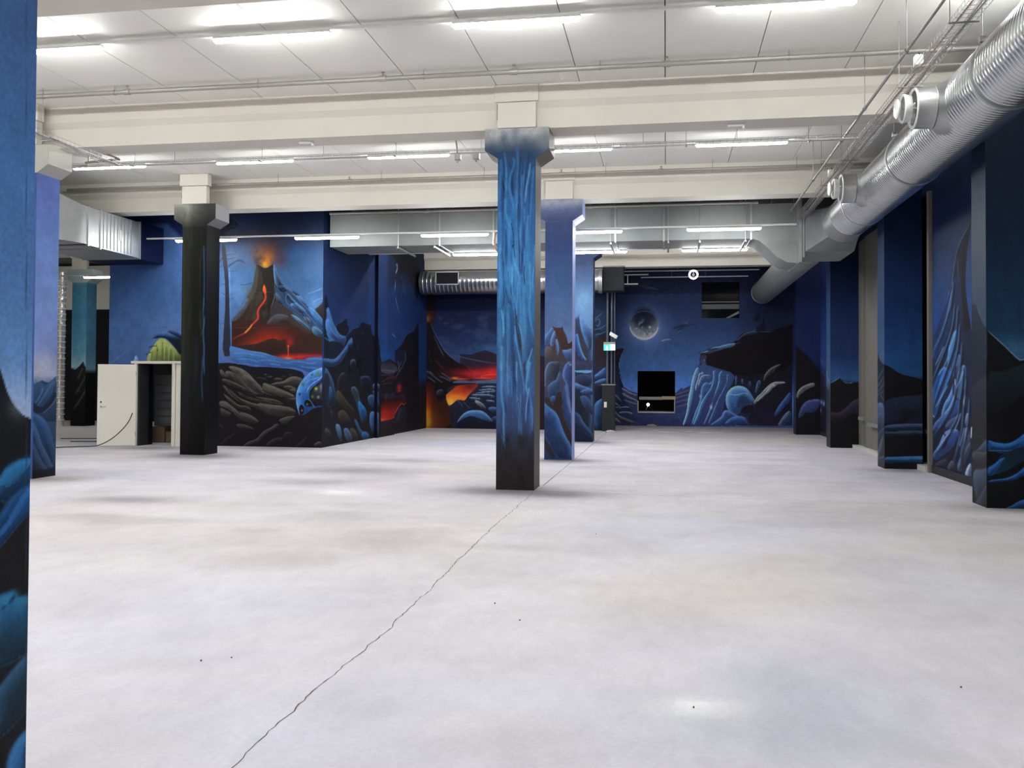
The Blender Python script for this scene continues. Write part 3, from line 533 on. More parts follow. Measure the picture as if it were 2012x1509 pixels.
["B",-8.959,2.127,0.1223,0.0408,[250,150,90],0.8],
["B",-8.92,2.533,0.0938,0.1019,[184,40,48],0.85],
["S",[[-8.956,2.442],[-8.956,2.31],[-8.952,2.117]],0.0204,0.0102,[240,90,50],0.95],
["B",-8.955,2.432,0.0245,0.0285,[250,120,60],0.95],
["F",[[-10.483,2.443],[-10.329,2.412],[-10.087,2.351],[-9.869,2.31],[-9.586,2.273],[-9.369,2.208],[-9.109,2.137],[-8.851,2.107],[-8.551,2.098],[-8.467,2.148],[-8.318,2.165],[-8.0,2.165],[-7.809,2.109],[-7.806,1.787],[-8.42,1.785],[-8.678,1.905],[-8.999,1.924],[-9.236,1.924],[-9.582,1.943],[-9.887,2.003],[-10.302,2.023],[-10.435,2.105]],[92,146,216],[44,78,136],0.0102,1,1],
["S",[[-10.371,2.248],[-10.108,2.269],[-9.802,2.208],[-9.455,2.167]],0.0163,0.0245,[116,172,232],0.5],
["S",[[-9.89,2.29],[-9.586,2.269],[-9.412,2.188],[-9.281,2.107]],0.0163,0.0245,[116,172,232],0.5],
["S",[[-9.757,2.065],[-9.497,2.106],[-9.151,2.046],[-8.85,2.006]],0.0163,0.0245,[116,172,232],0.5],
["S",[[-8.936,2.046],[-8.679,2.067],[-8.423,2.007],[-8.21,2.028]],0.0163,0.0245,[116,172,232],0.5],
["S",[[-8.466,2.108],[-8.296,2.138],[-8.042,2.108]],0.0163,0.0245,[116,172,232],0.5],
["S",[[-10.259,2.105],[-9.976,2.126],[-9.713,2.045]],0.0163,0.0245,[116,172,232],0.5],
["S",[[-8.635,1.946],[-8.422,1.906],[-8.209,1.907]],0.0163,0.0245,[116,172,232],0.5],
["S",[[-9.41,2.005],[-9.15,1.965]],0.0163,0.0245,[116,172,232],0.5],
["S",[[-10.151,2.167],[-9.845,2.126],[-9.583,2.025]],0.0102,0.0163,[48,88,150],0.6],
["S",[[-9.281,2.086],[-9.022,2.026]],0.0102,0.0163,[48,88,150],0.6],
["S",[[-9.585,2.208],[-9.281,2.137]],0.0102,0.0163,[48,88,150],0.6],
["S",[[-8.721,2.006],[-8.508,2.027]],0.0102,0.0163,[48,88,150],0.6],
["F",[[-10.719,1.96],[-10.368,1.992],[-10.083,1.982],[-9.842,1.922],[-9.582,1.933],[-9.15,1.904],[-8.849,1.884],[-8.506,1.784],[-8.631,1.501],[-9.926,1.615],[-10.718,1.858]],[26,30,40],[24,24,30],0.0204,1,1],
["F",[[-10.941,2.022],[-7.806,1.827],[-7.788,-0.019],[-10.914,-0.075]],[30,26,28],[28,24,30],0.0612,0.0,1],
["F",[[-11.251,2.0],[-10.478,2.023],[-10.28,2.002],[-10.257,1.9],[-9.709,1.698],[-8.632,1.622],[-8.605,1.097],[-7.568,1.106],[-7.552,-0.494],[-11.217,-0.574]],[30,28,30],[26,23,30],0.0285,1,0],
["S",[[-9.578,1.617],[-9.493,1.699],[-9.363,1.679]],0.0163,0.0122,[52,52,56],0.9],
["B",-9.526,1.744,0.0285,0.0163,[104,104,110],0.9],
["B",-9.406,1.695,0.0449,0.0204,[96,92,90],0.9],
["B",-9.061,1.701,0.0408,0.0204,[70,68,66],0.8],
["B",-8.89,1.738,0.0285,0.0163,[70,70,72],0.8],
["L",[[-9.425,1.496],[-9.275,1.558],[-9.06,1.579],[-8.932,1.681],[-8.782,1.712],[-8.611,1.663],[-8.568,1.602],[-8.673,1.5],[-9.059,1.478],[-9.295,1.466]],[74,68,64],[122,114,106],0.0326,100,1],
["L",[[-9.341,1.635],[-9.212,1.676],[-9.06,1.63],[-9.189,1.603]],[70,64,60],[110,104,100],0.0163,100,1],
["L",[[-9.101,1.447],[-8.952,1.499],[-8.779,1.439],[-8.715,1.379],[-8.929,1.377]],[66,60,56],[118,110,104],0.0285,100,1],
["L",[[-8.929,1.377],[-8.801,1.415],[-8.714,1.338],[-8.842,1.317]],[66,60,56],[118,110,104],0.0285,100,1],
["L",[[-9.774,1.677],[-9.622,1.688],[-9.47,1.618],[-9.534,1.556],[-9.708,1.616]],[40,38,38],[60,58,58],0.0204,100,1],
["L",[[-9.055,1.163],[-8.884,1.175],[-8.734,1.207],[-8.712,1.096],[-8.926,1.094]],[60,54,50],[96,90,86],0.0285,100,1],
["L",[[-10.499,1.94],[-10.367,1.951],[-10.103,1.87],[-9.927,1.738],[-9.773,1.575],[-9.619,1.433],[-9.531,1.292],[-9.617,1.25],[-9.836,1.35],[-10.056,1.533],[-10.277,1.777],[-10.454,1.879]],[78,72,68],[126,118,112],0.0367,80,1],
["L",[[-10.124,1.778],[-9.927,1.697],[-9.751,1.514],[-9.881,1.513],[-10.079,1.614]],[84,78,72],[120,112,106],0.0285,80,0.8],
["L",[[-9.621,1.566],[-9.404,1.496],[-9.144,1.396],[-8.885,1.297],[-8.756,1.217],[-8.841,1.175],[-9.099,1.214],[-9.379,1.232],[-9.575,1.291]],[80,74,68],[128,120,112],0.0326,80,1],
["L",[[-10.454,1.858],[-10.233,1.736],[-10.056,1.533],[-9.835,1.33],[-9.661,1.27],[-9.834,1.228],[-10.075,1.328],[-10.274,1.511],[-10.43,1.694]],[60,54,52],[96,90,84],0.0245,60,1],
["L",[[-10.729,1.858],[-10.652,1.858],[-10.562,1.735],[-10.517,1.653],[-10.671,1.673]],[70,68,66],[110,108,106],0.0204,100,1],
["L",[[-10.585,1.807],[-10.475,1.838],[-10.365,1.756],[-10.319,1.634],[-10.451,1.612],[-10.54,1.694]],[72,68,66],[120,116,112],0.0204,100,1],
["L",[[-10.693,1.632],[-10.539,1.632],[-10.318,1.552],[-10.12,1.451],[-9.967,1.37],[-10.076,1.369],[-10.317,1.449],[-10.56,1.53]],[60,54,50],[112,104,98],0.0245,90,1],
["L",[[-10.669,1.509],[-10.514,1.427],[-10.359,1.306],[-10.226,1.184],[-10.007,1.104],[-9.767,1.025],[-9.485,1.048],[-9.053,0.991],[-8.838,0.892],[-8.709,0.813],[-9.05,0.728],[-9.439,0.764],[-9.7,0.924],[-10.028,1.022],[-10.291,1.122],[-10.513,1.304]],[64,58,54],[112,104,98],0.0367,80,1],
["L",[[-10.272,1.347],[-10.074,1.246],[-9.812,1.167],[-9.573,1.149],[-9.27,1.091],[-8.989,1.032],[-9.269,0.989],[-9.615,1.047],[-9.964,1.145],[-10.183,1.246]],[56,50,46],[90,82,76],0.0245,80,1],
["L",[[-9.834,1.208],[-9.573,1.189],[-9.27,1.151],[-9.054,1.052],[-9.269,1.05],[-9.573,1.128]],[70,62,60],[100,92,88],0.0245,90,1],
["L",[[-9.745,1.066],[-9.485,1.028],[-9.226,1.0],[-8.924,0.972],[-8.752,0.893],[-8.751,0.812],[-9.051,0.768],[-9.396,0.805],[-9.613,0.904]],[78,72,68],[112,106,100],0.0367,100,1],
["L",[[-10.622,1.283],[-10.49,1.202],[-10.334,1.081],[-10.18,0.98],[-10.006,1.002],[-9.852,0.881],[-10.004,0.88],[-10.201,0.918],[-10.4,1.039],[-10.577,1.201]],[68,60,58],[108,100,96],0.0245,90,1],
["L",[[-10.719,1.098],[-10.554,1.099],[-10.377,0.978],[-10.2,0.837],[-9.981,0.798],[-9.806,0.719],[-9.653,0.578],[-9.848,0.576],[-10.132,0.633],[-10.265,0.734],[-10.397,0.855],[-10.596,0.955],[-10.718,0.974]],[76,70,66],[112,106,100],0.0367,90,1],
["L",[[-10.717,0.954],[-10.551,0.874],[-10.375,0.794],[-10.483,0.71],[-10.66,0.729]],[62,56,54],[92,86,84],0.0285,100,1],
["L",[[-10.306,0.529],[-10.131,0.551],[-9.912,0.493],[-9.781,0.414],[-9.911,0.351],[-10.151,0.408]],[46,42,44],[92,86,84],0.0245,110,1],
["L",[[-9.2,0.645],[-9.072,0.707],[-8.922,0.75],[-8.729,0.752],[-8.878,0.669],[-8.963,0.587],[-9.07,0.545]],[70,66,62],[112,108,102],0.0163,110,1],
["L",[[-10.103,0.001],[-9.952,0.126],[-9.757,0.17],[-9.65,0.293],[-9.542,0.397],[-9.349,0.481],[-9.264,0.563],[-9.156,0.544],[-9.284,0.441],[-9.477,0.337],[-9.605,0.213],[-9.691,0.11],[-9.864,0.066],[-10.015,0.002]],[62,56,58],[100,94,96],0.0245,120,1],
["L",[[-9.516,0.011],[-9.431,0.134],[-9.26,0.218],[-9.067,0.242],[-9.087,0.16],[-9.259,0.137],[-9.387,-0.007]],[44,42,46],[84,80,84],0.0204,120,0.8],
["L",[[-9.068,0.343],[-8.918,0.375],[-8.832,0.346],[-8.894,0.184],[-9.001,0.182]],[38,36,40],[84,80,84],0.0122,100,0.8],
["L",[[-10.706,0.052],[-10.521,0.198],[-10.304,0.345],[-10.259,0.304],[-10.476,0.117],[-10.65,-0.009]],[38,34,40],[60,56,62],0.0285,120,0.7],
["L",[[-10.712,0.544],[-10.613,0.504],[-10.502,0.403],[-10.656,0.421]],[36,34,38],[84,80,84],0.0122,150,0.8],
["L",[[-8.764,0.024],[-8.574,0.169],[-8.447,0.292],[-8.488,0.15],[-8.657,0.006]],[40,38,42],[66,64,70],0.0204,130,0.7],
["L",[[-8.317,0.032],[-8.212,0.145],[-8.106,0.156],[-8.021,0.037]],[56,54,56],[104,102,104],0.0163,120,1],
["L",[[-8.087,0.378],[-7.983,0.5],[-7.898,0.421],[-7.833,0.281],[-7.939,0.3]],[48,44,44],[104,102,104],0.0163,80,1],
["S",[[-10.14,1.246],[-9.834,1.187],[-9.573,1.128]],0.0163,0.0285,[28,24,24],0.8],
["S",[[-9.619,1.372],[-9.401,1.293],[-9.142,1.193]],0.0163,0.0285,[28,24,24],0.8],
["S",[[-10.36,1.408],[-10.097,1.328],[-9.835,1.289]],0.0163,0.0285,[28,24,24],0.8],
["S",[[-9.765,0.882],[-9.481,0.723],[-9.136,0.666]],0.0163,0.0285,[28,24,24],0.8],
["S",[[-10.581,1.489],[-10.358,1.244],[-10.072,1.042]],0.0163,0.0285,[28,24,24],0.8],
["S",[[-10.599,1.14],[-10.355,0.978],[-10.156,0.796]],0.0163,0.0285,[28,24,24],0.8],
["S",[[-9.574,1.271],[-9.271,1.192],[-8.84,1.135]],0.0163,0.0285,[28,24,24],0.8],
["F",[[-8.712,1.177],[-7.8,1.185],[-7.793,0.502],[-8.706,0.53]],[30,26,30],[30,26,30],0.0612,0.9,1],
["L",[[-8.744,1.116],[-8.746,1.298],[-8.673,1.5],[-8.568,1.643],[-8.42,1.785],[-8.251,1.876],[-8.061,1.921],[-7.912,1.847],[-7.805,1.727],[-7.738,1.306],[-7.776,0.944],[-7.988,0.982],[-8.284,0.969],[-8.537,0.774],[-8.655,0.773],[-8.721,0.974]],[40,100,190],[120,180,240],0.0693,130,1],
["F",[[-8.403,1.159],[-8.415,1.28],[-8.374,1.401],[-8.226,1.523],[-8.1,1.625],[-8.038,1.756],[-7.975,1.766],[-7.889,1.626],[-7.782,1.506],[-7.777,0.984],[-8.115,1.021],[-8.284,0.979],[-8.37,1.079]],[30,32,48],[26,26,38],0.0163,1,1],
["S",[[-8.059,1.786],[-8.122,1.665],[-8.248,1.584],[-8.375,1.502],[-8.459,1.381],[-8.468,1.3]],0.0163,0.0204,[170,196,232],0.85],
["S",[[-8.503,1.542],[-8.397,1.623],[-8.249,1.644],[-8.122,1.705]],0.0245,0.0204,[150,186,232],0.7],
["B",-8.06,1.887,0.1019,0.0326,[186,206,236],0.8],
["F",[[-8.371,1.18],[-8.351,1.301],[-8.247,1.443],[-8.12,1.524],[-8.036,1.545],[-7.991,1.344],[-7.969,1.183],[-8.159,1.141]],[56,60,78],[46,46,60],0.0245,1,1],
["B",-8.109,1.444,0.0408,0.1019,[140,150,180],0.8],
["F",[[-8.54,1.017],[-8.52,1.118],[-8.456,1.149],[-8.392,1.119],[-8.306,0.979],[-8.454,0.977]],[24,22,30],[24,22,30],0.0102,1,1],
["F",[[-8.677,0.813],[-8.657,0.995],[-8.604,1.036],[-8.54,0.976],[-8.538,0.795],[-8.623,0.773]],[22,20,28],[22,20,28],0.0102,1,1],
["S",[[-8.456,1.159],[-8.371,1.119],[-8.306,0.999],[-8.263,0.969]],0.0102,0.0102,[130,160,210],0.8],
["S",[[-8.733,1.096],[-8.699,0.934],[-8.644,0.773]],0.0122,0.0102,[140,180,230],0.9],
["L",[[-7.95,1.465],[-7.887,1.505],[-7.802,1.426],[-7.8,1.185],[-7.884,1.204]],[40,70,116],[90,140,196],0.0204,120,1],
["B",-8.197,1.761,0.0347,0.0399,[120,160,40],1.0],
["B",-8.345,1.741,0.0265,0.0305,[50,100,60],1.0],
["B",-8.571,1.495,0.0326,0.0375,[70,120,60],1.0],
["B",-8.654,1.274,0.0265,0.0305,[22,50,66],1.0],
["B",-8.462,1.304,0.0224,0.0258,[90,140,70],1.0],
["B",-8.374,1.446,0.0245,0.0281,[60,110,60],1.0],
["B",-8.24,1.406,0.0387,0.0445,[176,216,36],1.0],
["B",-8.181,1.209,0.0265,0.0305,[170,180,110],1.0],
["B",-8.329,1.216,0.0265,0.0305,[110,140,50],1.0],
["B",-8.119,1.379,0.0163,0.0188,[90,110,50],1.0],
["B",-8.459,1.034,0.0204,0.0234,[150,136,120],1.0],
["B",-8.592,0.885,0.0204,0.0234,[140,130,120],1.0],
["B",-8.017,1.827,0.0183,0.0211,[70,130,70],1.0],
["B",-8.072,1.313,0.0204,0.0234,[26,26,34],1.0],
["N",[[-8.72,1.864],[-7.891,1.867],[-7.882,0.943],[-8.71,0.934]],12,12,[30,60,120],0.25,0.6],
["S",[[-8.537,0.77],[-8.655,0.763]],0.0061,0.0061,[60,60,60],0.0]]],
'side_wall': [0.334, [
["G",[[6.026,[16,26,56]],[4.949,[26,42,84]],[4.141,[30,50,96]],[3.063,[34,58,110]],[2.254,[28,60,116]],[1.782,[30,66,124]],[1.445,[34,36,50]],[-0.176,[26,26,36]]],0.15],
["B",24.9,4.348,0.1619,2.0231,[20,30,72],0.5],
["F",[[23.926,5.369],[25.39,5.59],[25.488,2.028],[24.64,2.013],[23.986,3.125]],[38,62,110],[36,76,140],0.0405,0.6,0],
["B",21.742,4.012,0.2158,0.8093,[36,58,104],0.6],
["F",[[25.439,5.597],[29.082,6.147],[29.12,4.797],[25.471,4.409]],[20,26,48],[20,26,48],0.2698,0.7,0],
["F",[[25.585,5.321],[29.077,5.81],[29.124,4.188],[28.501,4.519],[27.894,5.159],[26.881,4.878],[26.607,5.129],[26.084,5.315]],[16,16,22],[14,14,20],0.1117,0.85,1],
["S",[[26.606,5.181],[26.699,5.012],[26.355,4.791],[26.19,4.569],[26.113,4.282]],0.0156,0.0112,[170,190,215],0.9],
["S",[[26.696,5.089],[26.398,4.796],[26.294,4.529],[26.37,4.257],[26.639,3.974],[26.915,3.66]],0.0156,0.0134,[120,146,186],0.85],
["S",[[27.016,4.868],[27.295,4.689],[27.346,4.51],[27.079,4.221]],0.0089,0.0089,[80,110,150],0.7],
["S",[[27.522,4.9],[27.535,4.423],[27.495,4.18]],0.0067,0.0067,[70,96,140],0.6],
["B",26.607,5.142,0.0447,0.0447,[120,140,160],0.7],
["S",[[27.346,4.51],[27.537,4.37],[27.451,4.097]],0.0067,0.0067,[90,110,150],0.5],
["S",[[25.813,3.003],[26.235,2.937],[26.581,2.916]],0.0223,0.0492,[96,116,146],0.8],
["B",25.186,2.312,0.2235,0.1788,[36,84,150],0.5],
["F",[[24.036,2.955],[24.555,2.841],[24.719,2.37],[24.956,2.136],[25.427,2.208],[25.669,2.251],[26.171,2.163],[26.603,2.147],[26.164,2.415],[26.679,2.56],[27.122,2.707],[27.762,3.054],[28.538,3.231],[29.141,3.573],[29.26,-0.573],[24.122,-0.216]],[24,24,36],[30,24,28],0.0112,1,0],
["F",[[24.79,2.112],[25.323,2.16],[25.627,2.224],[26.007,2.128],[26.727,2.085],[26.733,1.85],[24.799,1.793]],[40,42,56],[70,74,92],0.0136,1,1],
["S",[[24.796,1.921],[25.451,1.911],[26.336,1.884]],0.0238,0.0204,[100,104,130],0.7],
["S",[[24.792,2.048],[25.572,2.007],[26.595,2.004]],0.0238,0.0204,[56,60,80],0.7],
["S",[[24.858,1.775],[25.578,1.781],[26.079,1.805]],0.0238,0.0204,[80,84,104],0.7],
["S",[[24.922,1.574],[25.337,1.649],[25.954,1.747]],0.0238,0.0204,[84,80,96],0.7],
["S",[[24.983,1.501],[25.584,1.556],[26.088,1.499]],0.0238,0.0204,[70,66,84],0.7],
["F",[[26.915,2.601],[27.72,2.59],[27.73,2.225],[27.273,2.095],[26.726,2.104],[26.196,2.248],[26.451,2.429]],[26,30,52],[30,36,60],0.017,0.9,1],
["S",[[27.542,2.544],[27.689,2.387],[27.413,2.118],[26.868,1.851],[26.473,1.653]],0.0136,0.017,[130,140,160],0.6],
["S",[[26.789,2.243],[26.896,2.049],[27.003,1.892]],0.0136,0.017,[130,140,160],0.6],
["S",[[27.2,2.213],[26.732,1.889]],0.0136,0.017,[130,140,160],0.6],
["B",26.082,1.709,0.1528,0.0679,[110,40,70],0.6],
["B",26.948,1.418,0.0849,0.1019,[190,40,60],0.9],
["B",26.951,1.3,0.0679,0.0374,[220,60,60],0.9],
["S",[[26.676,1.498],[26.749,1.302],[27.158,1.269]],0.0204,0.017,[60,22,30],0.4],
["F",[[24.756,1.247],[25.47,1.239],[26.095,1.25],[26.887,1.183],[27.723,1.212],[27.768,0.887],[26.897,0.809],[26.297,0.921],[25.973,1.042],[25.172,1.076]],[38,40,58],[36,36,52],0.017,0.9,1],
["B",25.351,1.147,0.0272,0.0849,[130,36,50],0.8],
["F",[[24.807,0.445],[25.07,0.471],[25.8,0.479],[26.373,0.553],[26.898,0.789],[27.306,0.938],[27.731,0.908],[27.762,1.09],[25.475,1.052],[24.792,0.992]],[46,18,20],[190,46,32],0.017,1,1],
["B",25.185,0.614,0.2037,0.1528,[190,40,36],0.9],
["B",24.951,0.494,0.1188,0.0407,[236,120,50],0.9],
["B",25.986,0.567,0.1188,0.0849,[150,36,30],0.7],
["S",[[27.766,0.928],[27.449,0.835],[27.306,0.938],[26.964,0.827],[26.698,0.697],[26.373,0.553],[25.863,0.476],[24.835,0.462]],0.017,0.0136,[232,70,50],0.95],
["F",[[24.807,0.427],[25.8,0.46],[26.374,0.514],[26.899,0.75],[27.769,0.847],[27.796,-0.127],[24.82,-0.028]],[36,44,62],[36,18,18],0.0136,1,1],
["S",[[27.102,0.784],[26.971,0.59],[26.775,0.362]],0.0374,0.0374,[64,80,104],0.6],
["S",[[26.244,0.519],[26.264,0.268],[26.258,-0.0]],0.0085,0.0085,[130,70,60],0.5],
["F",[[20.74,3.65],[20.835,3.659],[21.005,3.341],[21.482,2.892],[21.76,2.736],[22.185,2.708],[22.769,2.968],[23.232,2.969],[23.384,3.189],[24.208,3.161],[24.299,2.921],[24.65,2.801],[24.843,2.197],[24.907,-0.145],[20.771,-0.019],[20.688,3.175]],[22,26,42],[28,26,32],0.0155,1,0],
["L",[[20.72,3.177],[20.938,3.431],[21.071,3.299],[21.345,2.981],[21.759,2.786],[22.33,2.74],[22.048,2.477],[21.773,2.269],[21.367,2.111],[21.092,2.487],[20.825,2.807]],[50,90,150],[96,156,220],0.0415,100,1],
["F",[[20.652,3.36],[20.746,3.415],[20.845,3.281],[20.88,3.165],[20.725,2.989],[20.66,3.055]],[44,36,34],[44,36,34],0.0104,1,1],
["L",[[20.728,2.872],[20.881,3.142],[21.078,3.06],[21.28,2.905],[21.623,2.705],[21.765,2.564],[21.353,2.643],[21.021,2.722]],[56,104,172],[110,170,230],0.0311,120,1],
["S",[[20.826,2.759],[21.221,2.613],[21.628,2.534]],0.0259,0.0155,[110,160,214],0.6],
["S",[[21.015,2.96],[21.283,2.784],[21.692,2.684]],0.0259,0.0155,[110,160,214],0.6],
["S",[[20.734,2.637],[21.025,2.58],[21.354,2.619]],0.0259,0.0155,[110,160,214],0.6],
["F",[[20.897,2.526],[21.489,2.601],[22.047,2.527],[21.91,2.348],[21.367,2.111],[20.841,2.193]],[20,26,44],[20,26,44],0.0415,0.9,1],
["L",[[21.367,2.111],[21.773,2.269],[22.191,2.483],[22.477,2.697],[22.926,2.796],[23.241,2.629],[22.631,2.5],[22.197,2.282],[21.779,2.023],[21.107,1.914],[20.593,2.022],[20.62,2.163]],[44,74,124],[84,130,190],0.0466,110,1],
["F",[[21.479,2.99],[21.891,3.065],[22.316,3.244],[22.249,3.038],[22.469,3.014],[22.328,2.791],[22.042,2.726],[21.621,2.803]],[18,22,38],[18,22,38],0.0207,1,1],
["F",[[22.769,2.968],[23.231,3.021],[23.385,3.162],[24.124,3.129],[24.3,2.894],[24.648,2.856],[24.754,2.195],[23.405,2.425],[22.788,2.249],[22.201,2.132],[22.78,2.557],[22.623,2.806]],[18,20,34],[20,24,40],0.0207,1,1],
["N",[[22.046,2.576],[24.741,2.694],[24.766,1.75],[22.068,1.73]],14,4,[10,12,20],0.8,0.45],
["N",[[22.324,2.942],[24.73,3.083],[24.751,2.306],[22.343,2.236]],14,5,[50,70,100],0.5,0.58],
["L",[[22.494,2.088],[22.715,2.183],[23.02,2.152],[23.026,1.945],[22.799,1.864],[22.572,1.937]],[26,28,40],[110,120,140],0.0233,100,1],
["L",[[23.03,1.789],[23.18,1.973],[23.263,1.817],[23.188,1.686]],[20,20,28],[60,64,70],0.0233,100,1],
["L",[[21.59,1.36],[21.583,1.629],[21.855,1.802],[22.209,1.831],[22.145,1.53],[22.006,1.382],[21.797,1.334]],[28,26,34],[70,84,110],0.0233,100,1],
["L",[[23.305,1.713],[23.746,1.756],[24.247,1.719],[24.342,1.365],[24.09,1.258],[23.513,1.371],[23.349,1.529]],[24,30,46],[74,96,134],0.0233,100,1],
["L",[[24.38,1.528],[24.728,1.528],[24.777,1.361],[24.428,1.336]],[50,66,96],[140,160,190],0.0233,100,1],
["L",[[23.926,1.179],[24.431,1.241],[24.74,1.084],[24.703,0.836],[24.27,0.875],[24.013,1.016]],[44,76,116],[110,140,180],0.0233,100,1],
["L",[[24.342,1.337],[24.69,1.307],[24.743,0.973],[24.43,1.254]],[40,56,90],[110,130,170],0.0233,100,1],
["L",[[22.512,1.403],[22.885,1.478],[23.197,1.347],[23.363,1.03],[23.852,0.832],[23.942,0.561],[23.538,0.445],[23.293,0.691],[22.971,1.116]],[44,50,56],[90,140,180],0.0233,100,1],
["L",[[23.125,1.113],[23.524,0.974],[23.894,0.804],[23.9,0.59],[23.537,0.471],[23.334,0.637]],[30,90,150],[70,150,200],0.0233,100,1],
["L",[[24.188,0.769],[24.706,0.725],[24.714,0.42],[24.725,0.032],[24.287,0.221],[24.111,0.501]],[50,84,130],[120,160,200],0.0233,100,1],
["L",[[22.832,0.63],[23.141,0.541],[23.464,0.238],[24.035,0.207],[24.209,-0.019],[23.549,0.022],[23.146,0.332]],[40,70,112],[90,130,170],0.0233,100,1],
["L",[[23.464,0.238],[24.036,0.18],[24.175,-0.003],[23.549,0.022]],[44,90,140],[90,130,170],0.0233,100,1],
["L",[[22.068,0.386],[22.392,0.395],[22.692,0.202],[22.772,0.018],[22.402,0.016],[22.18,0.206]],[50,80,116],[130,160,196],0.0233,100,1],
["L",[[21.476,0.537],[21.819,0.509],[21.965,0.292],[21.971,0.044],[21.689,0.209]],[60,90,130],[150,180,210],0.0233,100,1],
["L",[[22.503,0.364],[22.838,0.373],[23.15,0.202],[23.232,0.028],[22.847,0.039]],[60,52,46],[110,98,90],0.0233,100,1],
["L",[[21.589,1.409],[21.938,1.283],[22.374,1.051],[22.825,0.887],[22.981,0.728],[22.38,0.824],[21.805,1.038],[21.528,1.142]],[54,48,42],[96,86,74],0.0233,100,1],
["L",[[21.639,0.798],[22.019,0.885],[22.382,0.748],[22.684,0.508],[22.101,0.484],[21.746,0.647]],[56,50,46],[96,88,78],0.0233,100,1],
["L",[[20.76,0.404],[20.918,0.479],[21.214,0.333],[21.283,0.233],[20.955,0.299]],[50,48,46],[120,116,110],0.0233,100,1],
["L",[[20.72,1.954],[20.979,1.864],[21.313,1.628],[21.524,1.288],[21.53,1.045],[21.198,0.956],[20.808,1.014]],[36,52,80],[110,160,210],0.0233,100,1],
["L",[[20.925,1.437],[21.184,1.483],[21.322,1.29],[21.194,1.1],[20.996,1.199]],[40,80,130],[100,150,200],0.0233,100,1],
["L",[[21.198,0.956],[21.403,0.733],[21.34,0.591],[21.137,0.767]],[40,36,42],[80,74,84],0.0233,100,1],
["F",[[20.725,1.767],[20.916,1.792],[21.115,1.627],[21.0,1.033],[20.745,1.015]],[30,32,48],[30,32,48],0.0207,0.8,1]]],
'lava': [0.977, [
["G",[[5.596,[14,18,44]],[4.55,[14,18,48]],[3.854,[18,24,54]],[3.158,[26,36,70]],[2.636,[36,54,92]],[2.462,[40,62,104]],[2.115,[40,40,60]],[-0.053,[22,20,32]]],0.2],
["F",[[-8.813,4.725],[-7.795,4.714],[-7.787,3.699],[-8.143,3.411],[-8.802,3.414]],[14,10,14],[14,10,14],0.2015,0.85,1],
["N",[[-7.789,3.989],[-5.612,3.973],[-5.603,2.543],[-7.778,2.542]],2.5,5,[48,66,100],0.5,0.5],
["B",-5.837,2.715,0.403,0.1727,[56,96,140],0.6],
["B",-8.235,3.76,0.2591,0.1727,[150,70,20],0.9],
["B",-8.22,3.745,0.1324,0.1151,[220,130,40],0.9],
["S",[[-8.385,3.819],[-8.414,3.703]],0.0144,0.0144,[200,130,60],0.7],
["B",-7.969,4.048,0.1727,0.1727,[50,16,20],0.6],
["F",[[-6.92,2.543],[-6.538,2.514],[-6.304,2.6],[-6.041,2.672],[-5.836,2.6],[-5.603,2.515],[-3.877,2.459],[-3.861,-0.563],[-6.898,-0.617]],[34,28,44],[38,20,24],0.0173,1,0],
["F",[[-8.562,3.413],[-8.474,3.703],[-8.354,3.674],[-8.115,3.643],[-7.965,3.614],[-7.844,3.294],[-7.663,2.947],[-7.482,2.658],[-7.244,2.427],[-6.947,2.226],[-6.476,2.026],[-6.341,-0.607],[-9.13,-0.656],[-8.913,2.251],[-8.739,2.978]],[18,14,18],[22,14,16],0.0173,1,0],
["S",[[-7.965,3.585],[-7.783,3.178],[-7.603,2.889],[-7.482,2.658],[-7.214,2.427],[-6.947,2.226]],0.0144,0.0345,[70,84,120],0.7],
["S",[[-7.843,3.179],[-7.691,2.831],[-7.481,2.456]],0.0144,0.0345,[70,84,120],0.7],
["S",[[-7.244,2.514],[-6.831,2.428],[-6.478,2.342],[-5.601,2.2]],0.0144,0.0345,[70,84,120],0.7],
["S",[[-8.201,3.18],[-8.138,2.832],[-8.076,2.542]],0.023,0.0144,[50,50,62],0.5],
["S",[[-7.988,2.687],[-8.016,2.455],[-7.895,2.195]],0.023,0.0144,[56,56,70],0.5],
["B",-6.429,1.893,0.8312,0.1531,[140,26,34],0.85],
["B",-6.095,1.83,0.6562,0.1312,[190,34,40],0.8],
["B",-5.763,1.896,0.35,0.1969,[196,34,34],0.8],
["B",-5.102,1.834,0.6562,0.1969,[190,36,36],0.9],
["B",-7.098,1.716,0.1312,0.0437,[230,130,40],0.9],
["B",-6.873,1.684,0.2625,0.035,[226,80,40],0.8],
["S",[[-6.698,2.132],[-6.518,1.98],[-6.295,1.85],[-5.984,1.765]],0.0131,0.0175,[150,60,60],0.6],
["S",[[-6.205,1.764],[-5.873,1.852],[-5.63,1.832]],0.0175,0.0175,[230,90,70],0.6],
["B",-6.094,1.721,0.3281,0.0306,[230,90,60],0.7],
["F",[[-7.186,1.584],[-6.94,1.651],[-6.65,1.62],[-6.205,1.633],[-5.629,1.691],[-4.228,1.698],[-4.226,1.3],[-5.65,1.506],[-6.204,1.524],[-6.649,1.554],[-7.141,1.541]],[72,92,120],[50,70,96],0.0131,1,1],
["F",[[-7.096,1.519],[-5.629,1.55],[-4.227,1.558],[-4.219,-0.033],[-7.331,-0.079],[-7.431,1.276]],[30,34,52],[20,22,38],0.0262,1,1],
["S",[[-8.091,1.975],[-7.864,1.8],[-7.637,1.625],[-7.523,1.56]],0.0219,0.0219,[76,92,122],0.8],
["S",[[-7.571,1.889],[-7.368,1.78],[-7.187,1.606]],0.0219,0.0219,[76,92,122],0.8],
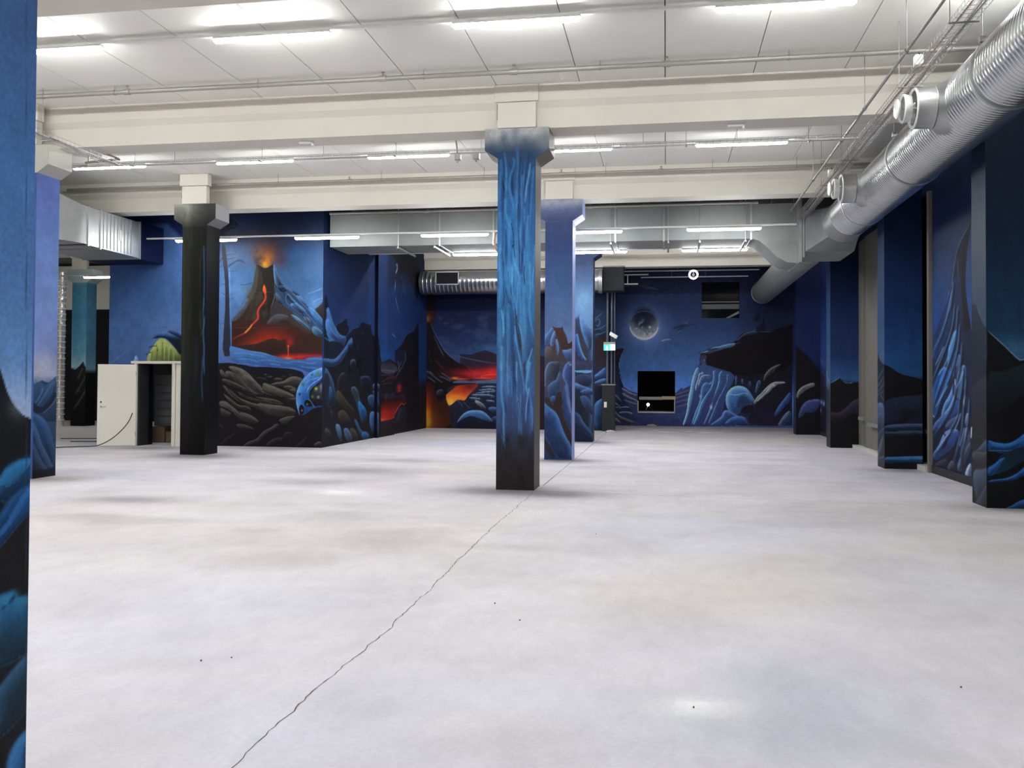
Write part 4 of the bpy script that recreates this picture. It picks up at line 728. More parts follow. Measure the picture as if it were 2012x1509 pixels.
["S",[[-8.067,1.755],[-7.908,1.668],[-7.772,1.559]],0.0219,0.0219,[76,92,122],0.8],
["S",[[-7.638,1.779],[-7.435,1.714],[-7.231,1.584]],0.0219,0.0219,[76,92,122],0.8],
["S",[[-8.274,2.106],[-8.16,2.018],[-8.045,1.887]],0.0219,0.0219,[76,92,122],0.8],
["S",[[-8.771,1.575],[-8.68,1.708],[-8.568,1.841]],0.0219,0.0219,[76,92,122],0.8],
["S",[[-8.499,1.797],[-8.452,1.577],[-8.473,1.4]],0.0219,0.0219,[76,92,122],0.8],
["S",[[-8.001,1.953],[-7.864,1.844]],0.0219,0.0219,[76,92,122],0.8],
["B",-8.183,2.106,0.0437,0.0569,[96,96,116],0.7],
["S",[[-7.8,2.349],[-7.641,2.152],[-7.459,2.021]],0.0175,0.0219,[110,30,34],0.7],
["B",-8.659,1.928,0.0875,0.2625,[130,26,30],0.9],
["S",[[-8.592,2.083],[-8.659,1.862],[-8.749,1.685],[-8.839,1.575]],0.0481,0.0437,[170,36,40],0.8],
["L",[[-7.746,1.23],[-7.679,1.318],[-7.522,1.341],[-7.476,1.188],[-7.588,1.1],[-7.723,1.12]],[36,40,58],[80,86,106],0.0175,120,1],
["B",-7.803,1.19,0.0262,0.0262,[90,84,96],0.7],
["F",[[-7.419,1.123],[-7.318,1.211],[-7.185,1.322],[-7.029,1.454],[-6.872,1.477],[-6.426,1.523],[-6.248,1.502],[-6.425,1.327],[-6.558,1.195],[-6.646,1.107],[-6.734,0.954],[-6.891,0.974],[-7.003,0.995],[-7.114,0.885],[-7.281,0.763],[-7.361,0.883]],[130,30,24],[240,150,50],0.0175,1,1],
["B",-6.804,1.303,0.2844,0.1312,[176,36,24],0.7],
["B",-7.249,0.927,0.1094,0.1312,[246,190,60],0.8],
["B",-7.048,1.06,0.175,0.1094,[240,130,40],0.7],
["B",-6.581,1.413,0.1969,0.1094,[60,24,24],0.7],
["F",[[-8.383,1.577],[-7.862,1.58],[-7.768,1.142],[-7.631,0.836],[-7.43,1.057],[-7.315,0.774],[-7.13,-0.01],[-8.439,-0.029],[-8.4,0.829]],[40,16,14],[60,28,14],0.0437,1,1],
["B",-8.176,1.139,0.175,0.3062,[96,22,16],0.85],
["B",-8.105,0.832,0.1531,0.35,[150,56,16],0.8],
["B",-8.08,0.503,0.175,0.2625,[190,100,24],0.85],
["B",-8.032,0.196,0.175,0.2625,[190,140,30],0.85],
["B",-8.213,0.084,0.1531,0.175,[150,110,24],0.6],
["B",-7.762,0.287,0.175,0.35,[90,40,24],0.6],
["F",[[-8.771,1.663],[-8.453,1.709],[-8.349,1.577],[-8.379,1.049],[-8.393,-0.051],[-8.802,-0.122],[-8.799,0.825],[-8.677,1.267]],[16,14,18],[30,18,16],0.0219,1,1],
["N",[[-8.818,1.751],[-8.317,1.754],[-8.353,0.609],[-8.763,0.605]],10,3,[60,66,84],0.5,0.55],
["F",[[-7.337,0.708],[-7.114,0.885],[-7.003,0.973],[-6.779,0.932],[-6.644,0.781],[-6.554,0.629],[-6.865,0.451],[-7.02,0.297],[-7.018,-0.009],[-7.197,-0.011]],[30,32,50],[26,24,38],0.0175,1,1],
["S",[[-7.025,0.973],[-6.868,0.844],[-6.822,0.713]],0.0219,0.0175,[74,90,116],0.7],
["S",[[-6.801,0.91],[-6.644,0.781],[-6.554,0.673]],0.0175,0.0131,[70,84,110],0.7],
["L",[[-6.225,1.415],[-5.982,1.461],[-5.694,1.452],[-5.65,1.398],[-5.981,1.385]],[40,60,92],[140,164,190],0.0175,95,1],
["L",[[-6.336,1.306],[-6.025,1.362],[-5.76,1.364],[-5.671,1.311],[-6.069,1.264]],[40,60,92],[140,164,190],0.0175,95,1],
["L",[[-6.424,1.196],[-6.202,1.252],[-5.848,1.288],[-5.671,1.311],[-5.693,1.245],[-6.069,1.188]],[40,60,92],[140,164,190],0.0175,95,1],
["L",[[-6.58,1.152],[-6.313,1.186],[-5.847,1.179],[-5.648,1.072],[-5.979,1.091],[-6.334,1.088]],[40,60,92],[140,164,190],0.0175,95,1],
["L",[[-6.646,1.064],[-6.379,1.066],[-6.067,1.004],[-6.422,0.979]],[40,60,92],[140,164,190],0.0175,95,1],
["L",[[-6.045,0.982],[-5.846,0.984],[-5.647,0.921],[-5.867,0.875]],[40,60,92],[140,164,190],0.0175,95,1],
["L",[[-6.4,0.914],[-6.356,0.979],[-6.2,0.915],[-6.066,0.808],[-5.999,0.679],[-6.154,0.72],[-6.31,0.827]],[90,92,104],[160,164,170],0.0219,110,1],
["L",[[-5.955,0.701],[-5.822,0.756],[-5.624,0.737],[-5.622,0.553],[-5.821,0.572]],[40,66,110],[84,116,160],0.0219,110,1],
["L",[[-7.02,0.187],[-6.931,0.363],[-6.732,0.562],[-6.509,0.63],[-6.198,0.633],[-5.998,0.527],[-5.842,0.355],[-5.753,0.248],[-6.018,0.288],[-6.285,0.371],[-6.508,0.455],[-6.775,0.365],[-6.908,0.211]],[44,84,130],[120,160,196],0.0262,100,1],
["L",[[-5.842,0.377],[-5.622,0.466],[-5.62,0.206],[-5.753,0.248]],[30,50,84],[50,76,116],0.0219,100,1],
["F",[[-7.02,0.187],[-6.775,0.343],[-6.508,0.434],[-6.196,0.329],[-5.62,0.163],[-5.619,-0.01],[-7.018,-0.031]],[22,24,40],[18,18,30],0.0306,1,1],
["F",[[-2.53,5.44],[-1.643,5.426],[-1.631,2.214],[-2.516,2.212]],[30,40,66],[34,54,88],0.0434,1,0],
["N",[[-2.487,5.354],[-1.895,5.345],[-1.884,2.298],[-2.474,2.297]],3,2.4,[20,20,30],0.7,0.5],
["S",[[-2.353,3.611],[-2.226,3.738],[-2.141,3.61],[-2.225,3.441],[-2.31,3.526]],0.0261,0.0261,[70,110,140],0.7],
["S",[[-2.352,3.357],[-2.098,3.398],[-1.972,3.524]],0.0261,0.0261,[70,110,140],0.7],
["S",[[-2.309,3.187],[-2.056,3.228],[-1.972,3.313]],0.0261,0.0261,[70,110,140],0.7],
["S",[[-2.1,3.906],[-2.227,3.78],[-2.353,3.696]],0.0261,0.0261,[70,110,140],0.7],
["F",[[-2.393,3.102],[-1.887,3.101],[-1.883,2.129],[-2.389,2.128]],[40,28,30],[44,36,38],0.0608,0.9,1],
["L",[[-2.388,1.789],[-2.219,1.917],[-1.925,2.171],[-1.923,1.707],[-2.218,1.663]],[40,70,116],[90,140,200],0.0348,110,1],
["L",[[-2.387,1.578],[-2.134,1.706],[-1.924,1.749],[-1.922,1.454],[-2.218,1.536]],[36,60,100],[100,150,200],0.0348,110,1],
["F",[[-2.386,1.451],[-1.88,1.454],[-1.878,0.948],[-2.384,0.943]],[22,26,46],[22,26,46],0.0434,1,1],
["L",[[-2.384,0.774],[-2.216,1.029],[-1.879,1.117],[-1.875,0.021],[-2.38,0.013]],[34,60,100],[84,130,180],0.0521,110,1]]],
'moon_wall': [1.022, [
["G",[[6.328,[22,26,48]],[5.389,[30,34,58]],[4.639,[32,42,74]],[3.702,[38,54,90]],[2.767,[48,74,116]],[2.019,[56,88,140]],[1.458,[66,104,176]],[0.898,[84,120,206]],[-0.035,[50,60,100]]],0.12],
["B",3.855,4.43,1.122,2.057,[20,22,42],0.75],
["B",4.567,2.583,0.748,1.122,[14,14,26],0.7],
["B",-1.753,5.239,0.561,1.122,[24,26,44],0.7],
["S",[[-1.649,5.134],[-1.349,5.221],[-1.11,5.188]],0.0297,0.0297,[76,84,108],0.5],
["S",[[-1.17,5.249],[-0.752,5.184],[-0.217,5.027]],0.0297,0.0297,[76,84,108],0.5],
["S",[[-0.811,5.124],[-0.395,5.089]],0.0297,0.0297,[76,84,108],0.5],
["B",-0.812,5.245,0.357,0.0833,[44,44,62],0.6],
["B",-0.795,3.738,0.7021,0.7021,[92,116,170],0.7],
["B",-0.795,3.528,0.6188,0.476,[120,144,200],0.6],
["F",[[-0.255,3.736],[-0.268,3.614],[-0.308,3.499],[-0.372,3.395],[-0.457,3.309],[-0.559,3.244],[-0.673,3.204],[-0.794,3.191],[-0.914,3.205],[-1.029,3.245],[-1.132,3.311],[-1.219,3.398],[-1.284,3.502],[-1.324,3.619],[-1.338,3.741],[-1.325,3.863],[-1.285,3.979],[-1.221,4.083],[-1.135,4.169],[-1.032,4.234],[-0.918,4.274],[-0.797,4.286],[-0.676,4.272],[-0.562,4.23],[-0.459,4.164],[-0.373,4.077],[-0.309,3.973],[-0.269,3.857]],[24,28,46],[200,206,214],0.0178,1,0],
["F",[[-0.291,3.772],[-0.303,3.657],[-0.34,3.548],[-0.401,3.45],[-0.481,3.369],[-0.578,3.307],[-0.686,3.269],[-0.8,3.257],[-0.914,3.27],[-1.022,3.309],[-1.12,3.371],[-1.201,3.453],[-1.263,3.552],[-1.301,3.661],[-1.315,3.777],[-1.302,3.892],[-1.264,4.002],[-1.203,4.1],[-1.122,4.182],[-1.025,4.243],[-0.917,4.28],[-0.803,4.292],[-0.689,4.279],[-0.581,4.24],[-0.484,4.177],[-0.403,4.095],[-0.342,3.996],[-0.304,3.887]],[20,24,42],[150,156,166],0.0595,1,0],
["F",[[-0.439,3.989],[-0.449,3.904],[-0.476,3.822],[-0.522,3.75],[-0.582,3.689],[-0.654,3.643],[-0.734,3.615],[-0.819,3.606],[-0.904,3.616],[-0.984,3.645],[-1.057,3.691],[-1.118,3.752],[-1.163,3.826],[-1.192,3.908],[-1.202,3.994],[-1.192,4.08],[-1.164,4.161],[-1.119,4.234],[-1.059,4.295],[-0.986,4.34],[-0.906,4.368],[-0.821,4.377],[-0.736,4.367],[-0.656,4.337],[-0.583,4.291],[-0.523,4.23],[-0.477,4.156],[-0.449,4.075]],[16,20,38],[28,34,54],0.2975,0.85,0],
["S",[[-1.285,3.922],[-1.214,4.102],[-0.987,4.234],[-0.749,4.268],[-0.511,4.188],[-0.362,4.037],[-0.302,3.796]],0.0178,0.0178,[110,130,170],0.5],
["B",-0.64,3.629,0.0535,0.0535,[60,64,76],0.8],
["B",-0.593,3.653,0.0476,0.0476,[190,194,200],0.8],
["B",-0.807,3.558,0.0416,0.0416,[70,74,84],0.8],
["B",-0.985,3.528,0.0535,0.0535,[130,134,144],0.8],
["B",-0.675,3.437,0.0535,0.0535,[110,114,124],0.8],
["B",-0.479,3.496,0.0476,0.0476,[84,88,100],0.8],
["B",-0.391,3.676,0.0476,0.0476,[90,94,106],0.8],
["B",-0.925,3.438,0.0476,0.0476,[100,104,116],0.8],
["B",-1.045,3.631,0.0416,0.0416,[96,100,110],0.8],
["B",-0.746,3.347,0.0595,0.0595,[190,194,200],0.8],
["B",-0.568,3.406,0.0476,0.0476,[170,174,182],0.8],
["B",-1.117,3.589,0.0357,0.0357,[120,124,132],0.8],
["B",-0.747,3.497,0.0297,0.0297,[40,44,56],0.8],
["B",-0.866,3.648,0.0297,0.0297,[150,154,160],0.8],
["B",-0.616,3.497,0.0297,0.0297,[40,42,54],0.8],
["S",[[-1.32,3.68],[-1.272,3.499],[-1.134,3.318],[-0.954,3.221],[-0.794,3.191],[-0.627,3.22],[-0.449,3.316],[-0.319,3.496],[-0.272,3.676]],0.0238,0.0238,[210,220,235],0.9],
["N",[[-0.379,3.616],[-0.41,3.455],[-0.5,3.319],[-0.634,3.228],[-0.794,3.197],[-0.953,3.229],[-1.089,3.321],[-1.18,3.458],[-1.212,3.62],[-1.181,3.781],[-1.091,3.918],[-0.956,4.008],[-0.796,4.039],[-0.637,4.006],[-0.501,3.914],[-0.411,3.777]],9,9,[200,204,210],0.45,0.6],
["N",[[-0.379,3.616],[-0.41,3.455],[-0.5,3.319],[-0.634,3.228],[-0.794,3.197],[-0.953,3.229],[-1.089,3.321],[-1.18,3.458],[-1.212,3.62],[-1.181,3.781],[-1.091,3.918],[-0.956,4.008],[-0.796,4.039],[-0.637,4.006],[-0.501,3.914],[-0.411,3.777]],11,11,[50,54,70],0.5,0.6],
["S",[[0.259,3.584],[0.553,3.702],[0.729,3.791],[0.553,3.612],[0.377,3.493]],0.0357,0.0416,[22,30,50],0.9],
["S",[[0.553,3.612],[0.788,3.731],[1.08,3.759]],0.0476,0.0357,[26,34,60],0.8],
["S",[[0.641,3.779],[0.788,3.82]],0.0178,0.0178,[110,120,140],0.6],
["S",[[-0.165,3.147],[0.024,3.195],[0.19,3.206]],0.0297,0.0238,[124,138,160],0.9],
["S",[[0.407,3.505],[0.524,3.523]],0.0178,0.0178,[90,100,120],0.6],
["F",[[-2.46,1.686],[-1.652,1.575],[-1.537,1.431],[-1.307,1.289],[-1.021,1.204],[0.34,1.215],[0.481,1.33],[0.565,1.431],[0.621,1.374],[0.902,1.505],[0.905,-0.006],[-2.453,-0.053]],[50,54,84],[34,40,76],0.0171,1,0],
["F",[[-2.117,2.732],[-1.887,2.761],[-1.772,2.862],[-1.628,2.92],[-1.527,2.848],[-1.57,2.761],[-1.655,2.558],[-1.712,2.327],[-1.682,1.98],[-1.624,1.691],[-1.537,1.402],[-1.42,0.826],[-0.96,0.054],[-2.107,-0.048]],[26,24,34],[30,38,70],0.0143,1,1],
["S",[[-1.737,2.862],[-1.628,2.911],[-1.527,2.876]],0.0285,0.0228,[86,96,120],0.8],
["S",[[-1.527,2.848],[-1.684,2.5],[-1.718,2.269],[-1.682,1.864],[-1.595,1.575],[-1.422,1.403],[-1.25,1.303],[-1.049,1.233]],0.0057,0.0143,[96,140,200],0.8],
["F",[[-2.087,2.268],[-1.712,2.269],[-1.68,1.401],[-1.65,0.939],[-2.082,0.936]],[34,36,56],[40,52,90],0.0684,0.7,1],
["L",[[-1.938,1.197],[-1.852,1.169],[-1.708,1.026],[-1.592,0.882],[-1.765,0.938],[-1.88,1.082]],[50,54,72],[110,116,136],0.0257,80,1],
["L",[[-2.01,1.052],[-1.909,0.937],[-1.735,0.765],[-1.649,0.708],[-1.85,0.735],[-1.966,0.908]],[50,54,72],[120,126,146],0.0257,80,1],
["L",[[-1.879,0.692],[-1.649,0.68],[-1.42,0.725],[-1.276,0.655],[-1.534,0.652],[-1.735,0.635]],[54,60,84],[130,140,160],0.0257,80,1],
["L",[[-2.023,0.82],[-1.879,0.591],[-1.705,0.361],[-1.418,0.25],[-1.131,0.138],[-0.846,0.055],[-1.532,0.046],[-1.82,0.273],[-1.994,0.56]],[50,48,60],[104,104,120],0.0257,80,1],
["L",[[-1.763,0.476],[-1.534,0.522],[-1.276,0.511],[-1.19,0.425],[-1.247,0.367],[-1.39,0.48],[-1.591,0.449]],[60,64,84],[128,136,156],0.0257,80,1],
["L",[[-2.066,0.588],[-1.965,0.561],[-1.907,0.446],[-2.022,0.401],[-2.074,0.473]],[84,88,104],[150,156,170],0.0257,80,1],
["L",[[-2.073,0.212],[-1.935,0.301],[-1.82,0.288],[-1.705,0.188],[-1.632,0.074],[-2.073,0.068]],[60,58,70],[112,112,126],0.0257,80,1],
["L",[[-1.652,1.431],[-1.479,1.345],[-1.249,1.203],[-1.02,1.147],[-1.02,1.089],[-1.306,1.116],[-1.536,1.229]],[56,62,90],[130,140,166],0.0257,80,1],
["L",[[-1.622,1.257],[-1.363,1.086],[-1.02,0.945],[-1.02,0.888],[-1.363,0.942],[-1.564,1.085]],[52,58,84],[140,146,166],0.0257,80,1],
["L",[[-1.593,1.027],[-1.306,0.885],[-1.048,0.83],[-1.048,0.715],[-1.362,0.798]],[44,60,96],[90,110,150],0.0257,80,1],
["S",[[0.341,1.158],[0.622,1.246],[0.846,1.333]],0.0285,0.0456,[84,96,130],0.6],
["S",[[0.341,1.029],[0.622,1.117],[0.874,1.191]],0.0285,0.0456,[84,96,130],0.6],
["S",[[0.341,0.872],[0.622,0.96],[0.847,0.991]],0.0285,0.0456,[84,96,130],0.6],
["S",[[0.37,0.701],[0.679,0.789],[0.847,0.848]],0.0285,0.0456,[84,96,130],0.6],
["S",[[0.399,0.415],[0.623,0.475],[0.791,0.591]],0.0285,0.0456,[84,96,130],0.6],
["S",[[0.23,0.27],[0.511,0.331],[0.736,0.448]],0.0285,0.0456,[84,96,130],0.6],
["S",[[0.341,1.101],[0.622,1.174],[0.846,1.247]],0.0228,0.0342,[26,32,60],0.7],
["S",[[0.341,0.958],[0.622,1.031]],0.0228,0.0342,[26,32,60],0.7],
["S",[[0.341,0.786],[0.679,0.875]],0.0228,0.0342,[26,32,60],0.7],
["F",[[0.342,0.672],[0.791,0.79],[0.737,0.048],[-0.96,-0.004],[-0.676,0.402]],[40,54,96],[40,46,80],0.114,0.6,1],
["F",[[-1.189,0.31],[0.455,0.387],[0.456,0.016],[-1.188,-0.007]],[36,42,76],[34,36,64],0.0855,0.6,1],
["S",[[-1.708,1.271],[-1.135,1.261]],0.0114,0.0114,[30,44,80],0.8],
["F",[[1.192,2.704],[1.429,2.79],[1.707,2.918],[2.04,2.988],[2.372,3.073],[2.538,3.158],[2.703,3.384],[3.033,3.496],[3.307,3.524],[3.635,3.48],[4.07,3.605],[4.504,3.744],[4.504,0.072],[0.595,0.018],[0.763,0.476],[0.845,1.133],[0.956,1.648],[1.095,2.105],[1.235,2.276],[1.262,2.647]],[16,14,18],[30,34,58],0.0143,1,0],
["F",[[1.234,2.618],[2.262,2.846],[4.504,3.407],[4.504,2.116],[3.363,1.887],[2.539,1.883],[2.152,1.995],[1.708,2.164],[1.43,2.22],[1.235,2.276]],[18,15,18],[16,14,18],0.0456,1,1],
["L",[[1.192,2.704],[1.485,2.775],[1.707,2.918],[1.929,2.946],[2.151,3.017],[2.372,3.059],[2.538,3.059],[2.428,2.931],[2.151,2.875],[1.874,2.789],[1.596,2.676],[1.318,2.675]],[56,84,116],[120,156,186],0.0257,100,1],
["F",[[1.485,2.79],[1.707,2.889],[1.985,2.875],[1.763,2.818],[1.541,2.761]],[26,30,44],[26,30,44],0.0171,0.8,1],
["L",[[2.51,3.115],[2.648,3.271],[2.813,3.412],[3.033,3.496],[3.197,3.51],[3.362,3.439],[3.088,3.383],[2.813,3.327],[2.648,3.158]],[34,38,60],[84,94,116],0.0171,110,1],
["S",[[2.151,2.988],[2.372,3.002],[2.703,3.087]],0.0143,0.0143,[90,100,124],0.6],
["S",[[3.307,3.481],[3.635,3.466],[3.853,3.493]],0.0143,0.0143,[90,100,124],0.6],
["S",[[3.197,3.524],[3.211,3.609]],0.0143,0.0143,[90,100,124],0.6],
["F",[[3.252,3.58],[3.471,3.805],[3.525,4.2],[3.553,3.636],[3.635,3.522],[3.362,3.495]],[16,16,28],[16,16,28],0.0228,0.8,1],
["F",[[3.197,4.09],[3.416,4.145],[3.361,3.863],[3.17,3.864]],[14,14,26],[14,14,26],0.114,0.8,1],
["S",[[3.389,3.862],[3.32,3.693],[3.211,3.524]],0.0143,0.0143,[18,18,28],0.9],
["F",[[1.262,2.647],[1.513,2.619],[1.43,2.419],[1.486,2.22],[1.235,2.276]],[50,46,66],[60,70,104],0.0399,0.9,1],
["S",[[1.402,2.476],[1.388,2.391]],0.0171,0.0171,[120,116,140],0.8],
["F",[[1.235,2.333],[1.708,2.192],[2.539,1.94],[2.374,1.542],[2.154,1.144],[1.989,0.037],[0.595,0.018],[0.79,0.562],[0.873,1.276],[1.012,1.876]],[50,70,112],[38,44,84],0.0456,0.95,1],
["L",[[1.151,2.19],[1.221,2.105],[1.096,1.762],[1.013,1.42],[0.958,0.992],[0.874,0.62],[0.707,0.076],[0.595,0.018],[0.763,0.476],[0.803,0.99],[0.901,1.419],[0.956,1.762],[1.067,2.076]],[84,130,180],[150,200,236],0.0285,140,1],
["L",[[1.207,1.991],[1.319,1.934],[1.236,1.763],[1.124,1.449],[1.097,1.278],[1.055,1.42],[1.152,1.706]],[60,90,140],[180,210,240],0.02,140,1],
["L",[[1.291,1.877],[1.514,1.921],[1.653,1.851],[1.57,1.765],[1.347,1.821],[1.236,1.535],[1.152,1.421],[1.208,1.706]],[56,80,128],[150,180,222],0.0228,140,1],
["L",[[1.265,1.137],[1.278,1.422],[1.375,1.593],[1.487,1.636],[1.598,1.58],[1.681,1.709],[1.71,1.481],[1.599,1.253],[1.432,0.967],[1.321,0.682],[1.154,0.452],[0.987,0.08],[0.931,0.079],[1.07,0.537],[1.209,0.852]],[46,74,122],[112,160,212],0.0257,140,1],
["L",[[1.695,2.05],[1.82,2.079],[1.82,1.709],[1.71,1.425],[1.515,1.139],[1.321,0.71],[1.21,0.339],[1.043,0.053],[0.987,0.08],[1.154,0.481],[1.265,0.852],[1.432,1.138],[1.626,1.396],[1.709,1.709]],[50,84,136],[120,180,230],0.0257,140,1],
["L",[[1.903,1.965],[2.069,2.08],[2.042,1.824],[1.959,1.483],[1.849,1.283],[1.738,0.97],[1.683,0.686],[1.434,0.086],[1.35,0.085],[1.572,0.571],[1.71,0.998],[1.793,1.283],[1.904,1.596]],[44,78,130],[120,180,230],0.0257,140,1],
["L",[[2.18,1.938],[2.319,1.882],[2.236,1.598],[2.153,1.371],[1.988,1.086],[1.85,0.687],[1.711,0.345],[1.601,0.089],[1.517,0.087],[1.683,0.515],[1.877,1.028],[2.07,1.342],[2.208,1.655]],[42,60,104],[90,130,180],0.0285,140,1],
["S",[[1.821,1.255],[1.71,0.97],[1.669,0.714]],0.0143,0.02,[48,32,48],0.8],
["S",[[1.517,0.485],[1.406,0.2],[1.35,0.085]],0.0143,0.02,[48,32,48],0.8],
["S",[[1.042,0.537],[0.931,0.279]],0.0143,0.02,[48,32,48],0.8],
["S",[[1.932,1.142],[1.794,0.857],[1.656,0.487],[1.434,0.115]],0.0143,0.02,[48,32,48],0.8],
["B",1.641,0.714,0.0456,0.0741,[170,180,220],0.9],
["B",1.251,1.108,0.0342,0.057,[150,170,230],0.8],
["B",1.096,1.449,0.0228,0.0399,[160,180,230],0.8],
["B",1.319,1.963,0.0399,0.0399,[170,190,230],0.8],
["L",[[2.512,1.855],[2.553,1.911],[2.594,1.827],[2.54,1.543],[2.498,1.515]],[50,72,112],[120,150,184],0.0171,110,1],
["L",[[2.718,1.742],[2.76,1.771],[2.787,1.714],[2.774,1.545],[2.732,1.601]],[50,72,112],[120,150,184],0.0171,110,1],
["L",[[2.925,1.659],[3.034,1.688],[3.062,1.547],[3.007,1.377],[2.952,1.433]],[50,72,112],[120,150,184],0.0171,110,1],
["L",[[3.281,1.689],[3.363,1.718],[3.417,1.605],[3.254,1.266],[3.199,1.265]],[50,72,112],[120,150,184],0.0171,110,1],
["N",[[2.373,2.109],[3.417,2.112],[3.418,1.436],[2.374,1.429]],10,2.2,[16,14,20],0.7,0.5],
["F",[[2.347,1.542],[3.199,1.491],[3.199,0.871],[2.541,0.582],[2.099,0.86]],[22,24,44],[22,24,44],0.114,0.8,1],
["L",[[2.154,0.974],[2.181,1.201],[2.319,1.4],[2.512,1.501],[2.705,1.502],[2.897,1.433],[3.035,1.264],[3.158,1.04],[3.254,0.871],[3.09,0.842],[2.898,0.811],[2.706,0.696],[2.651,0.498],[2.431,0.439],[2.265,0.579],[2.182,0.776]],[50,86,136],[150,190,216],0.0513,120,1],
["S",[[2.264,1.202],[2.54,1.147],[2.815,1.262],[3.035,1.151]],0.0171,0.0228,[150,186,214],0.6],
["F",[[2.595,1.091],[2.815,1.149],[3.035,0.982],[2.98,0.812],[2.761,0.725],[2.541,0.695]],[34,42,76],[34,42,76],0.0684,0.8,1],
["S",[[2.319,1.259],[2.43,1.175],[2.65,1.176]],0.0171,0.0171,[120,160,200],0.5],
["L",[[2.016,0.377],[2.071,0.548],[2.182,0.634],[2.375,0.552],[2.541,0.44],[2.651,0.385],[2.321,0.183],[2.155,0.039],[1.573,0.031],[1.712,0.147],[1.906,0.291]],[44,66,116],[110,140,190],0.0285,120,1],
["L",[[2.072,0.038],[2.21,0.238],[2.403,0.382],[2.651,0.413],[2.871,0.36],[2.953,0.135],[2.981,0.051]],[38,60,110],[84,116,170],0.0399,110,1],
["F",[[2.706,0.696],[3.09,0.813],[3.199,0.645],[3.09,0.531],[2.761,0.471]],[20,18,26],[20,18,26],0.0342,0.9,1],
["F",[[2.98,0.53],[3.908,0.934],[4.45,1.303],[4.45,0.071],[2.981,0.051]],[20,20,34],[24,22,40],0.057,1,1],
["L",[[3.499,1.718],[3.526,1.887],[3.663,2.085],[3.853,2.226],[4.179,2.326],[4.043,2.227],[3.88,2.114],[3.908,2.03],[3.69,1.944],[3.581,1.775],[3.527,1.662]],[50,50,58],[130,130,132],0.0228,120,1],
["F",[[3.527,1.662],[3.69,1.916],[3.908,2.03],[4.45,2.004],[4.45,1.723],[3.908,1.664],[3.636,1.466],[3.363,1.267]],[24,22,26],[24,22,26],0.0342,0.9,1],
["L",[[3.145,0.87],[3.254,1.097],[3.39,1.211],[3.581,1.437],[3.799,1.636],[4.071,1.679],[4.315,1.639],[4.179,1.525],[3.935,1.552],[3.772,1.382],[3.5,1.183],[3.336,0.985],[3.172,0.856]],[80,86,96],[170,170,172],0.0285,120,1],
["L",[[3.799,1.607],[3.962,1.524],[3.881,1.411],[3.636,1.241],[3.363,0.985],[3.172,0.856],[3.309,1.041],[3.581,1.296]],[110,116,124],[160,160,164],0.0285,120,1],
["F",[[3.908,1.552],[4.45,1.639],[4.45,1.275],[3.908,0.99],[3.5,0.705],[3.254,0.59],[3.199,0.843],[3.581,1.1]],[26,24,32],[24,22,32],0.0399,1,1],
["L",[[3.881,0.372],[3.908,0.569],[4.071,0.851],[4.288,1.134],[4.45,1.331],[4.45,0.995],[4.261,0.797],[4.044,0.514]],[36,60,112],[80,106,160],0.0399,140,1],
["L",[[3.99,0.065],[4.098,0.29],[4.261,0.517],[4.45,0.659],[4.45,0.323],[4.261,0.152],[4.125,0.053]],[44,62,96],[110,124,140],0.0399,140,1],
["B",3.636,0.369,0.4276,0.228,[28,24,44],0.7]]],
'peak_wall': [0.313, [
["G",[[5.26,[22,36,68]],[4.398,[24,38,72]],[4.182,[38,54,84]],[3.623,[42,62,102]],[2.934,[38,68,124]],[2.247,[36,66,130]],[1.559,[34,56,100]],[-0.157,[30,34,56]]],0.06],
["F",[[15.298,4.193],[15.402,4.142],[15.722,4.004],[16.114,3.832],[16.232,3.63],[16.472,3.2],[16.656,2.938],[16.973,2.489],[17.434,2.162],[17.849,2.015],[17.867,0.136],[14.941,0.392],[15.317,2.452],[15.495,2.808],[15.623,3.202],[15.565,3.631],[15.403,3.988]],[34,34,48],[26,40,76],0.0109,1,0],
["F",[[15.298,4.193],[15.668,4.013],[15.78,3.73],[15.786,3.131],[15.956,2.791],[15.959,2.524],[15.317,2.435],[15.495,2.808],[15.623,3.202],[15.565,3.631],[15.403,3.988]],[28,28,38],[26,24,30],0.0182,1,1],
["S",[[15.402,4.142],[15.777,3.995],[16.057,3.823],[16.174,3.641],[16.353,3.261],[16.594,3.026],[16.846,2.52],[17.367,2.199]],0.0109,0.0182,[76,100,140],0.85],
["S",[[16.116,3.705],[16.263,3.434],[16.295,3.182],[16.475,2.905]],0.0109,0.0182,[56,84,130],0.85],
["S",[[16.002,3.69],[15.978,3.329],[16.065,3.159]],0.0109,0.0182,[74,74,88],0.85],
["S",[[16.472,3.2],[16.596,2.841],[16.973,2.489],[17.434,2.201]],0.0109,0.0182,[74,124,190],0.85],
["S",[[16.298,2.909],[16.479,2.555],[16.786,2.329],[17.04,2.149]],0.0109,0.0182,[64,100,160],0.85],
["L",[[16.098,2.712],[16.039,2.905],[15.954,2.916],[15.928,2.789],[16.041,2.69]],[84,86,110],[130,130,156],0.0109,60,1],
["F",[[17.802,2.185],[16.802,2.829],[16.167,3.433],[15.83,3.393],[15.681,2.011],[15.765,1.802],[15.368,1.797],[15.387,0.004],[17.822,0.091]],[34,50,86],[30,30,44],0.0273,0.8,1],
["L",[[17.594,2.119],[16.996,2.387],[16.711,2.654],[16.525,2.947],[16.256,3.28],[16.303,2.956],[16.529,2.642],[16.808,2.322],[17.292,2.052],[17.596,1.882]],[34,66,120],[70,120,190],0.0219,60,1],
["L",[[16.58,2.062],[16.442,2.361],[16.177,2.511],[15.964,2.499],[16.009,2.233],[16.27,1.917],[16.359,1.754],[16.536,1.922]],[50,96,150],[96,150,196],0.0219,60,1],
